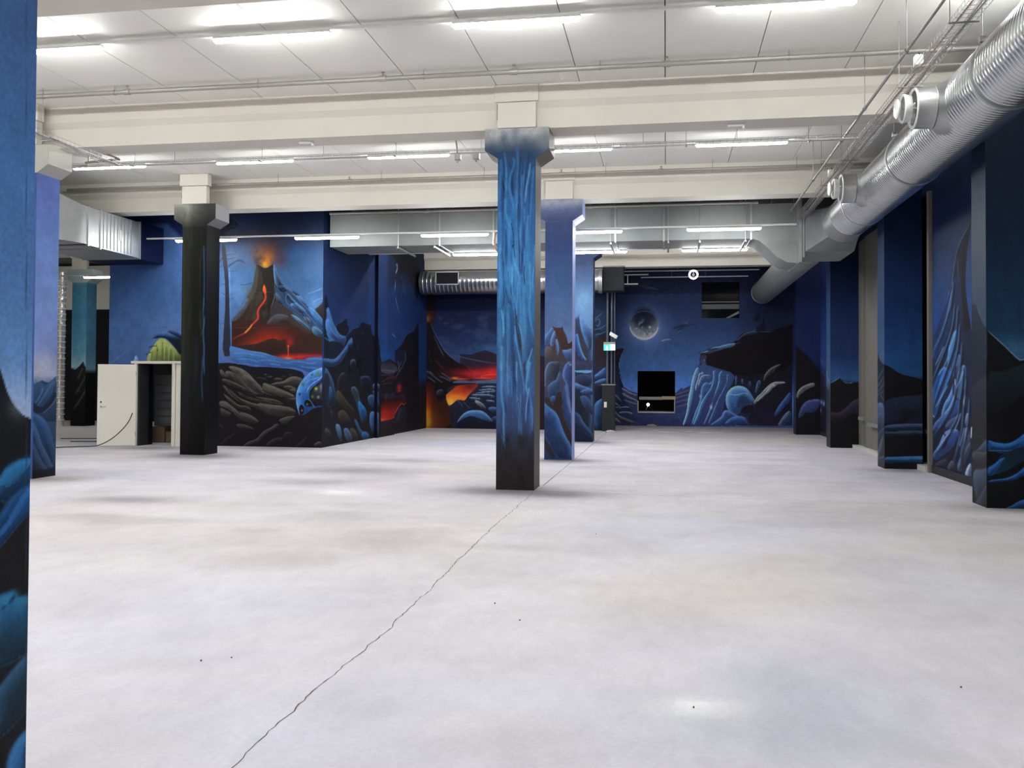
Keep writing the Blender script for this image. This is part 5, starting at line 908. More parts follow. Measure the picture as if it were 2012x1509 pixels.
["L",[[17.497,1.587],[17.098,1.818],[16.719,1.925],[16.359,1.809],[16.185,1.753],[16.54,1.589],[16.818,1.307],[17.302,1.007],[17.503,1.029]],[40,90,156],[80,140,200],0.0219,60,1],
["L",[[16.315,1.781],[16.096,2.021],[15.926,2.124],[15.845,1.988],[16.099,1.806],[16.185,1.699],[16.272,1.753]],[70,110,160],[140,176,210],0.0219,60,1],
["L",[[15.997,1.805],[15.846,1.909],[15.618,1.918],[15.604,1.748],[15.687,1.539],[15.852,1.353],[16.103,1.348],[16.101,1.564]],[60,104,150],[140,180,214],0.0219,60,1],
["L",[[16.819,1.251],[16.452,1.424],[16.185,1.699],[16.1,1.671],[16.189,1.374],[16.277,1.263],[16.636,1.088],[17.011,0.961]],[44,88,150],[130,170,214],0.0219,60,1],
["L",[[17.506,0.736],[17.403,0.887],[16.915,1.05],[16.365,1.261],[16.103,1.348],[15.935,1.325],[16.106,1.106],[16.546,0.98],[17.108,0.814]],[46,74,130],[96,130,180],0.0219,60,1],
["L",[[15.77,1.328],[15.607,1.461],[15.569,1.306],[15.69,1.225]],[90,110,150],[180,196,220],0.0219,60,1],
["L",[[15.708,1.015],[15.531,1.177],[15.414,1.078],[15.613,0.915]],[80,96,130],[150,166,196],0.0219,60,1],
["L",[[16.776,0.859],[16.546,0.98],[15.937,1.112],[15.771,1.196],[16.023,0.922],[16.458,0.819]],[54,66,100],[90,104,140],0.0219,60,1],
["L",[[17.51,0.325],[17.111,0.499],[16.824,0.744],[16.547,0.828],[16.024,0.868],[15.941,0.766],[16.284,0.556],[16.828,0.378],[17.31,0.224]],[46,72,130],[130,150,196],0.0219,60,1],
["L",[[15.737,0.594],[15.653,0.887],[15.534,0.924],[15.417,0.847],[15.458,0.639],[15.618,0.472],[15.822,0.272],[15.906,0.158]],[84,92,130],[190,198,220],0.0219,60,1],
["L",[[16.645,0.142],[16.463,0.296],[16.243,0.329],[16.159,0.161],[16.289,0.094]],[56,56,76],[110,112,134],0.0219,60,1],
["L",[[15.702,0.113],[15.58,0.268],[15.383,0.375],[15.346,0.264],[15.386,0.102]],[110,130,170],[230,236,245],0.0219,60,1],
["L",[[16.115,0.245],[15.779,0.486],[15.379,0.721],[15.381,0.568],[15.619,0.394],[15.948,0.128]],[60,64,88],[110,116,146],0.0219,60,1],
["L",[[17.461,0.124],[17.114,0.241],[16.553,0.344],[16.645,0.17],[16.831,0.082]],[44,44,60],[70,72,92],0.0219,60,1],
["L",[[17.503,1.029],[17.4,1.237],[17.003,1.702],[16.719,1.897],[17.098,1.846],[17.446,1.587]],[30,70,130],[60,110,170],0.0219,60,1],
["S",[[15.339,0.928],[15.364,0.748]],0.0109,0.0109,[240,244,250],0.9],
["S",[[16.185,1.699],[16.144,1.59]],0.0137,0.0137,[230,236,245],0.8],
["S",[[17.452,1.031],[17.322,1.007]],0.0164,0.0109,[190,200,230],0.7],
["S",[[16.097,1.914],[16.274,1.536],[16.189,1.374]],0.0164,0.0273,[24,22,34],0.8],
["S",[[15.771,1.275],[15.938,1.005],[15.858,0.744]],0.0164,0.0273,[24,22,34],0.8],
["S",[[15.852,1.326],[15.687,1.539]],0.0164,0.0273,[24,22,34],0.8],
["S",[[17.109,0.785],[16.549,0.704],[16.827,0.462]],0.0164,0.0273,[24,22,34],0.8],
["S",[[16.025,0.734],[16.199,0.454],[16.645,0.198]],0.0164,0.0273,[24,22,34],0.8],
["S",[[15.525,1.747],[15.528,1.436]],0.0164,0.0273,[24,22,34],0.8],
["S",[[17.506,0.647],[17.108,0.843]],0.0164,0.0273,[24,22,34],0.8],
["S",[[16.172,2.945],[16.262,2.625],[16.513,2.364],[16.857,2.097],[17.344,1.762],[17.6,1.528]],0.0137,0.0301,[104,146,198],0.55],
["S",[[16.095,2.917],[16.185,2.598],[16.433,2.338],[16.773,2.072],[17.255,1.738],[17.508,1.505]],0.0205,0.0356,[18,22,38],0.8],
["S",[[16.019,2.878],[16.091,2.506],[16.179,2.294],[16.445,2.03],[16.767,1.757],[17.299,1.355],[17.553,1.057]],0.0164,0.0361,[104,146,198],0.55],
["S",[[15.944,2.85],[16.015,2.48],[16.102,2.269],[16.366,2.006],[16.684,1.734],[17.21,1.334],[17.462,1.036]],0.0246,0.0427,[18,22,38],0.8],
["S",[[15.921,2.603],[15.967,2.285],[16.183,1.969],[16.493,1.7],[16.959,1.361],[17.403,0.945]],0.0137,0.0301,[104,146,198],0.55],
["S",[[15.847,2.577],[15.892,2.261],[16.106,1.946],[16.413,1.678],[16.874,1.34],[17.313,0.926]],0.0205,0.0356,[18,22,38],0.8],
["S",[[15.801,2.278],[15.862,1.962],[16.057,1.698],[16.189,1.374],[16.545,1.091],[17.108,0.814],[17.507,0.618]],0.0164,0.0361,[104,146,198],0.55],
["S",[[15.727,2.254],[15.788,1.939],[15.981,1.676],[16.112,1.353],[16.464,1.072],[17.022,0.796],[17.416,0.6]],0.0246,0.0427,[18,22,38],0.8],
["S",[[15.747,1.907],[15.808,1.591],[15.935,1.325],[16.022,1.055],[16.458,0.819],[16.968,0.509],[17.459,0.329]],0.0137,0.0301,[104,146,198],0.55],
["S",[[15.675,1.885],[15.735,1.57],[15.861,1.305],[15.946,1.037],[16.378,0.801],[16.883,0.492],[17.369,0.312]],0.0205,0.0356,[18,22,38],0.8],
["S",[[15.589,1.696],[15.688,1.382],[15.756,1.118],[15.816,0.852],[16.027,0.574],[16.288,0.23]],0.0137,0.0301,[104,146,198],0.55],
["S",[[15.517,1.675],[15.616,1.362],[15.683,1.1],[15.743,0.835],[15.952,0.558],[16.21,0.215]],0.0205,0.0356,[18,22,38],0.8],
["S",[[15.45,1.386],[15.492,1.075],[15.614,0.811],[15.819,0.536],[15.947,0.208]],0.0137,0.0301,[104,146,198],0.55],
["S",[[15.38,1.367],[15.422,1.057],[15.543,0.794],[15.746,0.52],[15.872,0.193]],0.0205,0.0356,[18,22,38],0.8],
["S",[[16.344,3.179],[16.454,2.914],[16.711,2.654],[17.044,2.389],[17.491,2.175]],0.0137,0.0301,[104,146,198],0.55],
["S",[[16.266,3.149],[16.374,2.885],[16.629,2.626],[16.958,2.362],[17.401,2.148]],0.0205,0.0356,[18,22,38],0.8],
["S",[[16.238,3.332],[16.301,3.12],[16.437,2.83]],0.0109,0.0241,[104,146,198],0.55],
["S",[[16.16,3.302],[16.223,3.091],[16.357,2.801]],0.0164,0.0284,[18,22,38],0.8],
["S",[[17.099,1.76],[16.719,1.925],[16.516,2.087]],0.0137,0.0246,[128,168,214],0.6],
["S",[[17.3,1.181],[16.864,1.419],[16.54,1.589]],0.0137,0.0246,[128,168,214],0.6],
["S",[[16.727,1.085],[16.365,1.261],[16.188,1.428]],0.0137,0.0246,[128,168,214],0.6],
["S",[[16.101,1.537],[15.848,1.697],[15.724,1.828]],0.0137,0.0246,[128,168,214],0.6],
["S",[[17.209,0.434],[16.732,0.665],[16.369,0.824]],0.0137,0.0246,[128,168,214],0.6],
["S",[[15.943,0.58],[15.76,0.776],[15.677,0.912]],0.0137,0.0246,[128,168,214],0.6],
["S",[[16.195,0.833],[15.98,1.004],[15.854,1.141]],0.0137,0.0246,[128,168,214],0.6],
["S",[[17.293,1.936],[16.999,2.102],[16.762,2.263]],0.0137,0.0246,[128,168,214],0.6],
["S",[[16.516,2.171],[16.265,2.353],[16.134,2.482]],0.0137,0.0246,[128,168,214],0.6]]],
'pier_near_front': [1.078, [
["G",[[5.954,[10,14,26]],[4.953,[12,18,32]],[3.623,[12,26,44]],[2.299,[20,44,68]],[1.969,[30,62,90]],[1.837,[20,24,30]],[-0.006,[12,14,16]]],0.1],
["B",4.462,2.035,0.1981,0.1452,[60,96,124],0.5],
["F",[[4.12,2.312],[4.237,2.185],[4.354,2.079],[4.49,1.932],[4.509,1.901],[4.565,1.922],[4.818,1.891],[4.809,-0.002],[4.111,-0.022]],[12,12,15],[12,13,14],0.0084,1,0],
["S",[[4.13,2.301],[4.315,2.121],[4.412,2.016],[4.509,1.916],[4.587,1.933]],0.0063,0.0126,[110,136,150],0.8],
["F",[[4.118,1.784],[4.275,1.764],[4.392,1.806],[4.565,1.87],[4.819,1.975],[4.816,1.474],[4.563,1.493],[4.39,1.345],[4.234,1.238],[4.116,1.216]],[24,34,40],[14,18,22],0.042,0.9,1],
["L",[[4.127,0.89],[4.183,0.861],[4.249,0.847],[4.323,0.838],[4.389,0.845],[4.473,0.891],[4.561,0.972],[4.714,1.065],[4.713,0.885],[4.56,0.803],[4.454,0.771],[4.36,0.729],[4.276,0.717],[4.22,0.736],[4.145,0.74],[4.122,0.745]],[22,60,108],[48,104,170],0.0282,80,1],
["S",[[4.127,0.745],[4.248,0.747],[4.342,0.739],[4.435,0.76]],0.005,0.006,[74,116,156],0.7],
["F",[[4.286,0.702],[4.398,0.74],[4.56,0.793],[4.713,0.865],[4.712,0.686],[4.56,0.623],[4.341,0.478],[4.125,0.403],[4.126,0.534],[4.229,0.586]],[16,26,34],[14,40,60],0.0201,1,1],
["L",[[4.116,0.523],[4.182,0.555],[4.229,0.596],[4.285,0.647],[4.341,0.658],[4.285,0.597],[4.248,0.516],[4.201,0.455],[4.125,0.403]],[24,66,118],[46,96,160],0.0241,110,1],
["L",[[4.125,0.353],[4.228,0.375],[4.34,0.388],[4.433,0.43],[4.508,0.482],[4.559,0.543],[4.712,0.626],[4.711,0.486],[4.559,0.443],[4.433,0.36],[4.34,0.348],[4.228,0.34],[4.135,0.328]],[20,56,110],[50,104,170],0.0181,90,1],
["F",[[4.125,0.323],[4.34,0.343],[4.559,0.403],[4.557,0.124],[4.395,0.059],[4.376,0.019],[4.124,0.032]],[14,18,18],[12,14,16],0.0141,1,1],
["L",[[4.339,0.008],[4.413,0.04],[4.478,0.092],[4.557,0.124],[4.71,0.168],[4.709,-0.001],[4.339,-0.012]],[22,56,96],[48,92,150],0.0181,110,1]]],
'pier_near_side': [0.342, [
["G",[[6.062,[24,40,66]],[4.698,[42,58,88]],[3.337,[56,76,106]],[2.657,[62,88,122]],[2.249,[66,94,128]],[1.977,[60,86,116]],[1.57,[52,58,76]],[1.163,[48,46,62]],[0.756,[44,46,48]],[-0.058,[42,42,50]]],0.06],
["F",[[13.292,2.693],[13.062,2.673],[12.967,2.567],[12.811,2.427],[12.569,2.296],[12.545,1.762],[13.305,1.549]],[24,44,72],[34,40,62],0.0108,1,0],
["S",[[12.998,2.657],[12.811,2.427],[12.557,2.289]],0.0065,0.0086,[84,110,140],0.6],
["F",[[13.272,1.549],[12.563,1.762],[12.567,1.428],[13.274,1.328]],[60,64,80],[62,52,72],0.0432,0.8,1],
["F",[[13.276,1.107],[13.014,1.161],[12.568,1.324],[12.574,0.822],[13.281,0.664]],[50,52,56],[46,48,48],0.0303,0.9,1],
["L",[[13.243,0.691],[13.024,0.718],[12.872,0.8],[12.665,0.89],[12.593,0.879],[12.609,0.748],[12.769,0.706],[12.843,0.716]],[70,92,132],[110,136,176],0.0145,70,1],
["L",[[13.243,0.686],[12.843,0.716],[12.769,0.704],[12.632,0.746],[12.633,0.636],[12.785,0.542],[13.056,0.58],[13.228,0.597]],[86,88,100],[116,118,128],0.0166,60,1],
["F",[[13.244,0.585],[13.026,0.572],[12.8,0.541],[12.633,0.636],[12.626,0.536],[12.816,0.483],[13.182,0.449]],[52,46,54],[52,46,54],0.0083,1,1],
["L",[[13.214,0.451],[12.816,0.478],[12.626,0.536],[12.628,0.356],[12.759,0.261],[12.879,0.155],[13.031,0.054],[13.154,0.175]],[76,92,120],[110,130,160],0.0207,60,1],
["L",[[13.14,-0.001],[12.97,0.093],[12.789,0.227],[12.642,0.344],[12.617,0.007],[12.851,-0.004]],[76,84,104],[112,122,146],0.0145,40,1],
["F",[[13.248,0.163],[13.062,0.061],[13.14,-0.007],[13.25,-0.005]],[40,42,54],[40,42,54],0.0083,1,1]]],
'pier_two_front': [1.058, [
["G",[[5.017,[10,20,44]],[3.087,[14,34,66]],[2.125,[22,50,88]],[1.789,[24,54,90]],[1.549,[14,14,20]],[-0.032,[14,14,16]]],0.08],
["F",[[4.076,1.972],[4.178,1.928],[4.296,1.839],[4.414,1.777],[4.666,1.716],[4.849,1.646],[4.849,1.362],[4.665,1.396],[4.447,1.377],[4.228,1.339],[4.075,1.276]],[12,12,16],[10,10,12],0.0089,1,0],
["F",[[4.075,1.276],[4.228,1.339],[4.447,1.377],[4.665,1.396],[4.849,1.416],[4.847,0.831],[4.664,0.855],[4.345,0.851],[4.074,0.803]],[24,30,46],[18,20,34],0.0214,1,1],
["B",4.513,1.04,0.2139,0.107,[12,12,16],0.8],
["F",[[4.074,0.856],[4.345,0.931],[4.513,1.004],[4.513,0.898],[4.311,0.824],[4.074,0.785]],[12,12,18],[12,12,18],0.025,0.8,1],
["L",[[4.074,0.812],[4.227,0.841],[4.429,0.852],[4.63,0.864],[4.847,0.858],[4.847,0.743],[4.646,0.74],[4.311,0.717],[4.074,0.714]],[26,34,56],[58,76,104],0.0285,90,1],
["L",[[4.074,0.705],[4.26,0.699],[4.445,0.728],[4.847,0.734],[4.847,0.619],[4.428,0.612],[4.074,0.625]],[24,32,50],[52,66,88],0.0285,90,0.9],
["F",[[4.074,0.625],[4.847,0.637],[4.846,0.23],[4.073,0.215]],[14,14,18],[12,12,14],0.025,1,1],
["L",[[4.073,0.224],[4.259,0.227],[4.444,0.24],[4.846,0.256],[4.845,0.124],[4.427,0.115],[4.073,0.108]],[26,56,92],[54,96,146],0.0392,90,1],
["F",[[4.073,0.117],[4.845,0.133],[4.845,-0.053],[4.073,-0.07]],[14,14,18],[14,14,18],0.0321,1,1]]],
'pier_two_side': [0.236, [
["G",[[5.083,[24,40,76]],[3.509,[42,68,108]],[2.134,[60,92,134]],[1.742,[46,66,96]],[-0.119,[50,54,66]]],0.06],
["F",[[18.78,2.014],[18.659,2.029],[18.578,2.211],[18.5,2.081],[18.267,1.994],[18.078,1.963],[18.094,-0.069],[18.796,-0.138]],[24,34,50],[40,44,58],0.0073,1,0],
["S",[[18.154,1.893],[18.424,1.787],[18.702,1.661]],0.0146,0.0182,[72,98,128],0.8],
["S",[[18.155,1.749],[18.503,1.605],[18.703,1.531]],0.0146,0.0182,[72,98,128],0.8],
["S",[[18.119,1.606],[18.426,1.515],[18.663,1.439]],0.0146,0.0182,[72,98,128],0.8],
["S",[[18.12,1.463],[18.505,1.423],[18.704,1.365]],0.0146,0.0182,[72,98,128],0.8],
["S",[[18.427,1.387],[18.235,1.318],[18.159,1.283]],0.0146,0.0182,[72,98,128],0.8],
["L",[[18.786,1.234],[18.121,1.248],[18.125,0.82],[18.432,0.769],[18.709,0.682],[18.789,0.789]],[58,70,104],[100,116,150],0.0182,100,1],
["S",[[18.086,1.0],[18.508,1.057],[18.708,0.903]],0.0146,0.0146,[80,110,160],0.7],
["L",[[18.751,0.513],[18.59,0.651],[18.125,0.82],[18.111,0.713],[18.433,0.606],[18.671,0.481]],[44,56,86],[84,100,134],0.0146,50,1],
["L",[[18.713,0.221],[18.512,0.455],[18.111,0.713],[18.1,0.215],[18.514,0.163],[18.714,0.101]],[66,68,84],[104,108,126],0.0146,30,1],
["F",[[18.714,0.101],[18.092,0.233],[18.094,-0.016],[18.755,-0.023]],[66,66,70],[56,56,60],0.0091,1,1],
["S",[[18.714,0.101],[18.436,0.188],[18.092,0.224]],0.0109,0.0218,[90,130,170],0.8]]],
'pier_three_front': [1.047, [
["G",[[5.474,[10,16,36]],[3.559,[16,30,62]],[2.286,[22,38,72]],[1.714,[36,66,108]],[1.524,[16,14,18]],[-0.062,[14,14,16]]],0.06],
["F",[[4.038,1.6],[4.173,1.671],[4.286,1.754],[4.354,1.672],[4.466,1.598],[4.623,1.639],[4.847,1.64],[4.845,-0.13],[4.037,-0.145]],[14,13,15],[14,13,15],0.0094,1,0],
["S",[[4.049,1.609],[4.162,1.671],[4.268,1.743]],0.0094,0.0094,[104,150,186],0.7],
["S",[[4.376,1.649],[4.466,1.602],[4.601,1.631]],0.0094,0.0094,[96,140,180],0.7],
["L",[[4.049,0.916],[4.173,0.87],[4.308,0.895],[4.443,1.014],[4.578,1.18],[4.847,1.276],[4.846,0.807],[4.578,0.898],[4.42,0.732],[4.218,0.635],[4.049,0.656]],[32,28,42],[52,46,60],0.0377,90,0.9]]],
'pier_three_side': [0.179, [
["G",[[5.531,[24,38,70]],[3.588,[42,66,104]],[2.295,[56,84,120]],[1.65,[64,92,120]],[1.005,[54,60,70]],[-0.091,[50,54,58]]],0.06],
["S",[[24.305,1.939],[24.099,1.744],[23.803,1.612]],0.012,0.012,[130,164,186],0.8],
["F",[[24.376,1.599],[23.965,1.409],[23.763,1.6],[23.77,-0.032],[24.382,-0.052]],[34,40,52],[56,60,64],0.0192,1,1],
["S",[[24.661,1.156],[24.239,1.068],[23.766,0.914]],0.0192,0.0144,[84,94,122],0.7]]],
'pier_four_front': [1.041, [
["G",[[5.965,[14,18,44]],[4.047,[18,28,62]],[2.453,[22,30,66]],[1.816,[16,18,30]],[-0.011,[14,13,18]]],0.06],
["F",[[4.002,2.802],[4.189,2.632],[4.376,2.462],[4.515,2.292],[4.701,2.051],[4.933,1.713],[4.932,-0.098],[4.001,-0.113]],[14,12,16],[14,13,16],0.0194,1,0],
["L",[[4.037,1.174],[4.048,1.295],[4.142,1.466],[4.329,1.564],[4.562,1.65],[4.608,1.517],[4.422,1.468],[4.259,1.345],[4.118,1.223],[4.072,1.138]],[74,74,78],[140,140,142],0.0243,120,1],
["L",[[4.142,0.786],[4.235,0.957],[4.375,1.08],[4.654,1.118],[4.793,1.083],[4.654,0.768],[4.468,0.669],[4.328,0.716],[4.188,0.569],[4.072,0.47]],[40,50,92],[84,92,130],0.0291,110,1]]],
'pier_four_side': [0.142, [
["G",[[6.036,[18,22,50]],[2.465,[26,36,74]],[0.847,[44,60,90]],[-0.041,[30,34,46]]],0.06]]],
'narrow_wall': [0.17, [
["G",[[5.957,[16,22,52]],[4.045,[22,34,74]],[2.454,[30,44,92]],[2.136,[36,48,90]],[1.501,[24,26,46]],[-0.085,[20,22,36]]],0.06],
["L",[[30.694,2.149],[30.505,2.39],[29.773,2.52],[29.596,2.366],[29.077,2.295],[28.909,2.002],[29.597,1.953],[30.32,2.082]],[36,50,110],[70,100,170],0.0236,70,1],
["F",[[30.695,2.088],[29.597,1.982],[28.578,1.77],[28.585,0.062],[30.7,0.065]],[22,22,40],[20,20,30],0.0295,1,1],
["B",29.867,1.061,0.0295,0.0766,[120,134,180],0.8],
["B",29.339,1.028,0.0295,0.0766,[120,134,180],0.8],
["B",29.513,0.774,0.0295,0.0766,[120,134,180],0.8],
["B",28.913,0.993,0.0295,0.0766,[120,134,180],0.8],
["B",30.321,1.643,0.0295,0.0766,[120,134,180],0.8],
["S",[[30.321,1.658],[29.776,1.538],[29.777,1.182]],0.0206,0.0206,[90,100,120],0.7]]],
'cyan_column': [0.906, [
["G",[[5.195,[150,176,186]],[4.844,[70,118,140]],[3.792,[60,112,142]],[2.567,[96,150,176]],[2.042,[150,184,200]],[1.78,[30,32,34]],[-0.052,[22,20,20]]],0.1],
["F",[[-20.163,1.993],[-19.983,1.929],[-19.807,2.092],[-19.701,2.222],[-19.628,2.06],[-19.447,1.931],[-19.414,-0.135],[-20.128,-0.145]],[36,38,38],[18,16,18],0.0195,1,0],
["S",[[-19.552,1.801],[-19.76,1.412],[-19.969,1.087]],0.0389,0.0519,[78,80,78],0.7],
["S",[[-19.475,1.414],[-19.753,0.959],[-20.032,0.568]],0.0389,0.0519,[78,80,78],0.7],
["S",[[-19.698,1.995],[-19.906,1.605]],0.0389,0.0519,[78,80,78],0.7]]],
'cyan_column_side': [0.63, [
["G",[[5.17,[150,176,186]],[4.822,[60,104,130]],[2.563,[80,130,160]],[1.955,[120,160,180]],[1.781,[26,28,28]],[-0.045,[20,18,18]]],0.1]]],
'floor': [1.0, [
["G",[[2,[206,202,205]],[5,[214,212,220]],[9,[210,204,204]],[14,[212,208,214]],[22,[206,202,210]],[34,[196,188,190]]],2.5],
["N",None,0.22,0.35,[196,198,214],0.6,0.5],
["N",None,0.3,0.5,[214,204,198],0.5,0.52],
["N",None,0.5,1.2,[178,174,180],0.35,0.58],
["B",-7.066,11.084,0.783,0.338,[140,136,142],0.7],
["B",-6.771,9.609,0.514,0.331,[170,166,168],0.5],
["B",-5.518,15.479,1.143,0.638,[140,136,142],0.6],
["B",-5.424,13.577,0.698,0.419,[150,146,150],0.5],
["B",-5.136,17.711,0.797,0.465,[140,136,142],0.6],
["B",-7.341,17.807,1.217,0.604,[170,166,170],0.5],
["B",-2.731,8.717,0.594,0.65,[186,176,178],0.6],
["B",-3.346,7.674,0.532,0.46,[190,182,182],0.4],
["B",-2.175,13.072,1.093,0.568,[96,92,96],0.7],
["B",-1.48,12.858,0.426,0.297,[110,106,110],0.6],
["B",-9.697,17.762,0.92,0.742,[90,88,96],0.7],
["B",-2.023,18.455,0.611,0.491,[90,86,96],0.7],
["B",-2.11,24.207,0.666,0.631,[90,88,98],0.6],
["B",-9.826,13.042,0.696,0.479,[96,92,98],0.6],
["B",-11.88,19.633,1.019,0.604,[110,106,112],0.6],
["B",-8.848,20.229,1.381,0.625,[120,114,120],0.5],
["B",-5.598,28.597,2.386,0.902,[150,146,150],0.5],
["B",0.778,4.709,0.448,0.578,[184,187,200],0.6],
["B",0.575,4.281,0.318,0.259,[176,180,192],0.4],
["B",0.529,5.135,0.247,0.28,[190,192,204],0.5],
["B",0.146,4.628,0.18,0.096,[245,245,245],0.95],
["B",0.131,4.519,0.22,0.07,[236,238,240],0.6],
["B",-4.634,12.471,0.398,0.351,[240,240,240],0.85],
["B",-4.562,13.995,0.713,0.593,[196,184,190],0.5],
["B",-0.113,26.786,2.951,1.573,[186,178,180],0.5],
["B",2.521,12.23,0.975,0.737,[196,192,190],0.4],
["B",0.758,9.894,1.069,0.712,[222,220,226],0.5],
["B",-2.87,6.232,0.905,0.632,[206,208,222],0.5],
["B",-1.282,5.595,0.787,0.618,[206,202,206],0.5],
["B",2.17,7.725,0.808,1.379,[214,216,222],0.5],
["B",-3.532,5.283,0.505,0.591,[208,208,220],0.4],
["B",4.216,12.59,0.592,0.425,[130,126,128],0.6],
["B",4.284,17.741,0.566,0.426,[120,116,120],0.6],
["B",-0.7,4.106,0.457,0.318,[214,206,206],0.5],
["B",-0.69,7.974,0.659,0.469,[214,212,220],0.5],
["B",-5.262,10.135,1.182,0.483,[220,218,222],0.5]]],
}
# ------------------------------------------------------------------ materials
GAIN = 0.58
# paint strength of each wall painting (scales the sRGB paint values of MURALS to albedo); left volcano part raised for weak light there
GAINS = {'near_column': 1.6, 'left_column_far': .84, 'centre_column': .95, 'centre_column_middle': .92, 'centre_column_back': .72, 'bark_column': .44, 'bark_column_side': .42, 'volcano': .84, 'volcano_left_lift': 1.1, 'side_wall': .85, 'lava': 1.45,
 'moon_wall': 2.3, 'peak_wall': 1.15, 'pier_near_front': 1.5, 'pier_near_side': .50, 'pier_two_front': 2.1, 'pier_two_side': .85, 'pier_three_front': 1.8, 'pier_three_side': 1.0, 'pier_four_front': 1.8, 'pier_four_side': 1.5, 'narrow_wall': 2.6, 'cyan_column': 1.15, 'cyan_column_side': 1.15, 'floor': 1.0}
M_mural = mural_mat('wall_paint'); M_paintflat = mural_mat('column_paint', .55, .14)
M_darkslab = mat('dark_slab', (.035, .03, .027), .9, noise=.3, scale=2)  # near-black tone for all slabs of the bay above the flat duct
M_cream = mat('cream_paint', (.67, .635, .56), .7, noise=.05, scale=1.2, bump=.1, bscale=30)
M_white = mat('white_paint', (.82, .80, .745), .6, noise=.04, scale=.8, bump=.15, bscale=60)
M_joint = mat('dark_joint', (.16, .15, .14), .9, noise=.3)  # dark grey of the ceiling backing and the column head joints
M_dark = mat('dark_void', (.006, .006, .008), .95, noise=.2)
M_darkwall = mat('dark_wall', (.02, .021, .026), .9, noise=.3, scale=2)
M_pipe = mat('painted_pipe', (.33, .315, .285), .45, metal=.35, noise=.1, scale=4)
M_zinc = mat('galvanised_steel', (.42, .43, .43), .45, metal=.85, noise=.16, scale=3.5, bump=.12, bscale=14)
M_zincd = mat('dull_galvanised_sheet', (.27, .285, .28), .66, metal=.55, noise=.14, scale=2.5, bump=.1, bscale=8)
M_spiral = mat('spiral_duct_steel', (.52, .535, .545), .25, metal=.95, noise=.10, scale=5)
M_rod = mat('threaded_rod', (.30, .29, .28), .45, metal=.7, noise=.1)
M_plast = mat('white_plastic', (.78, .78, .76), .4, noise=.03)
M_tube = mat('lit_tube', (.9, .9, .9), .4, emit=(TUBE_COL, TUBE), noise=.01)
M_copper = mat('red_cable_sheath', (.30, .14, .11), .5, noise=.15)
M_grey = mat('grey_window_metal', (.20, .185, .16), .55, metal=.2, noise=.08, scale=4)
M_black = mat('black_rubber', (.02, .02, .02), .6, noise=.1)
M_door = mat('cream_door_laminate', (.74, .71, .62), .45, noise=.03, scale=2)
M_concrete = mat('pale_concrete', (.55, .54, .52), .8, noise=.12, scale=6, bump=.2)
M_wood = mat('raw_timber', (.52, .38, .24), .7, noise=.2, scale=12, stretch=(1, 8, 8))
M_card = mat('cardboard', (.16, .11, .07), .8, noise=.15)
M_cab = mat('grey_cabinet', (.12, .12, .12), .5, noise=.1)
M_foil = mat('clear_wrap', (.72, .70, .68), .18, metal=.55, noise=.3, scale=14, bump=.8, bscale=25)
M_green = mat('exit_green', (.02, .45, .26), .4, emit=((.05, .9, .5), .35), noise=.01)
M_signw = mat('exit_white', (.8, .9, .85), .4, emit=((.8, 1, .9), .5), noise=.01)
M_glassd = mat('dark_glass', (.008, .009, .011), .12, noise=.05, spec=.03)
M_lampw = mat('lit_lens', (.9, .9, .85), .4, emit=((1, .96, .85), 9), noise=.01)
M_ring = mat('lit_ring', (.9, .9, .9), .4, emit=((1, 1, 1), 1.0), noise=.01)
CEIL = 6.02
def mur(n): return MURALS[n][1], MURALS[n][0]
def pface(P, n, axis, const, a0, a1, z0, z1, step, out, gain=None, seed=0):
    prims, kx = mur(n); return P.face(axis, const, a0, a1, z0, z1, prims, step, out, GAINS[n] if gain is None else gain, kx, seed)
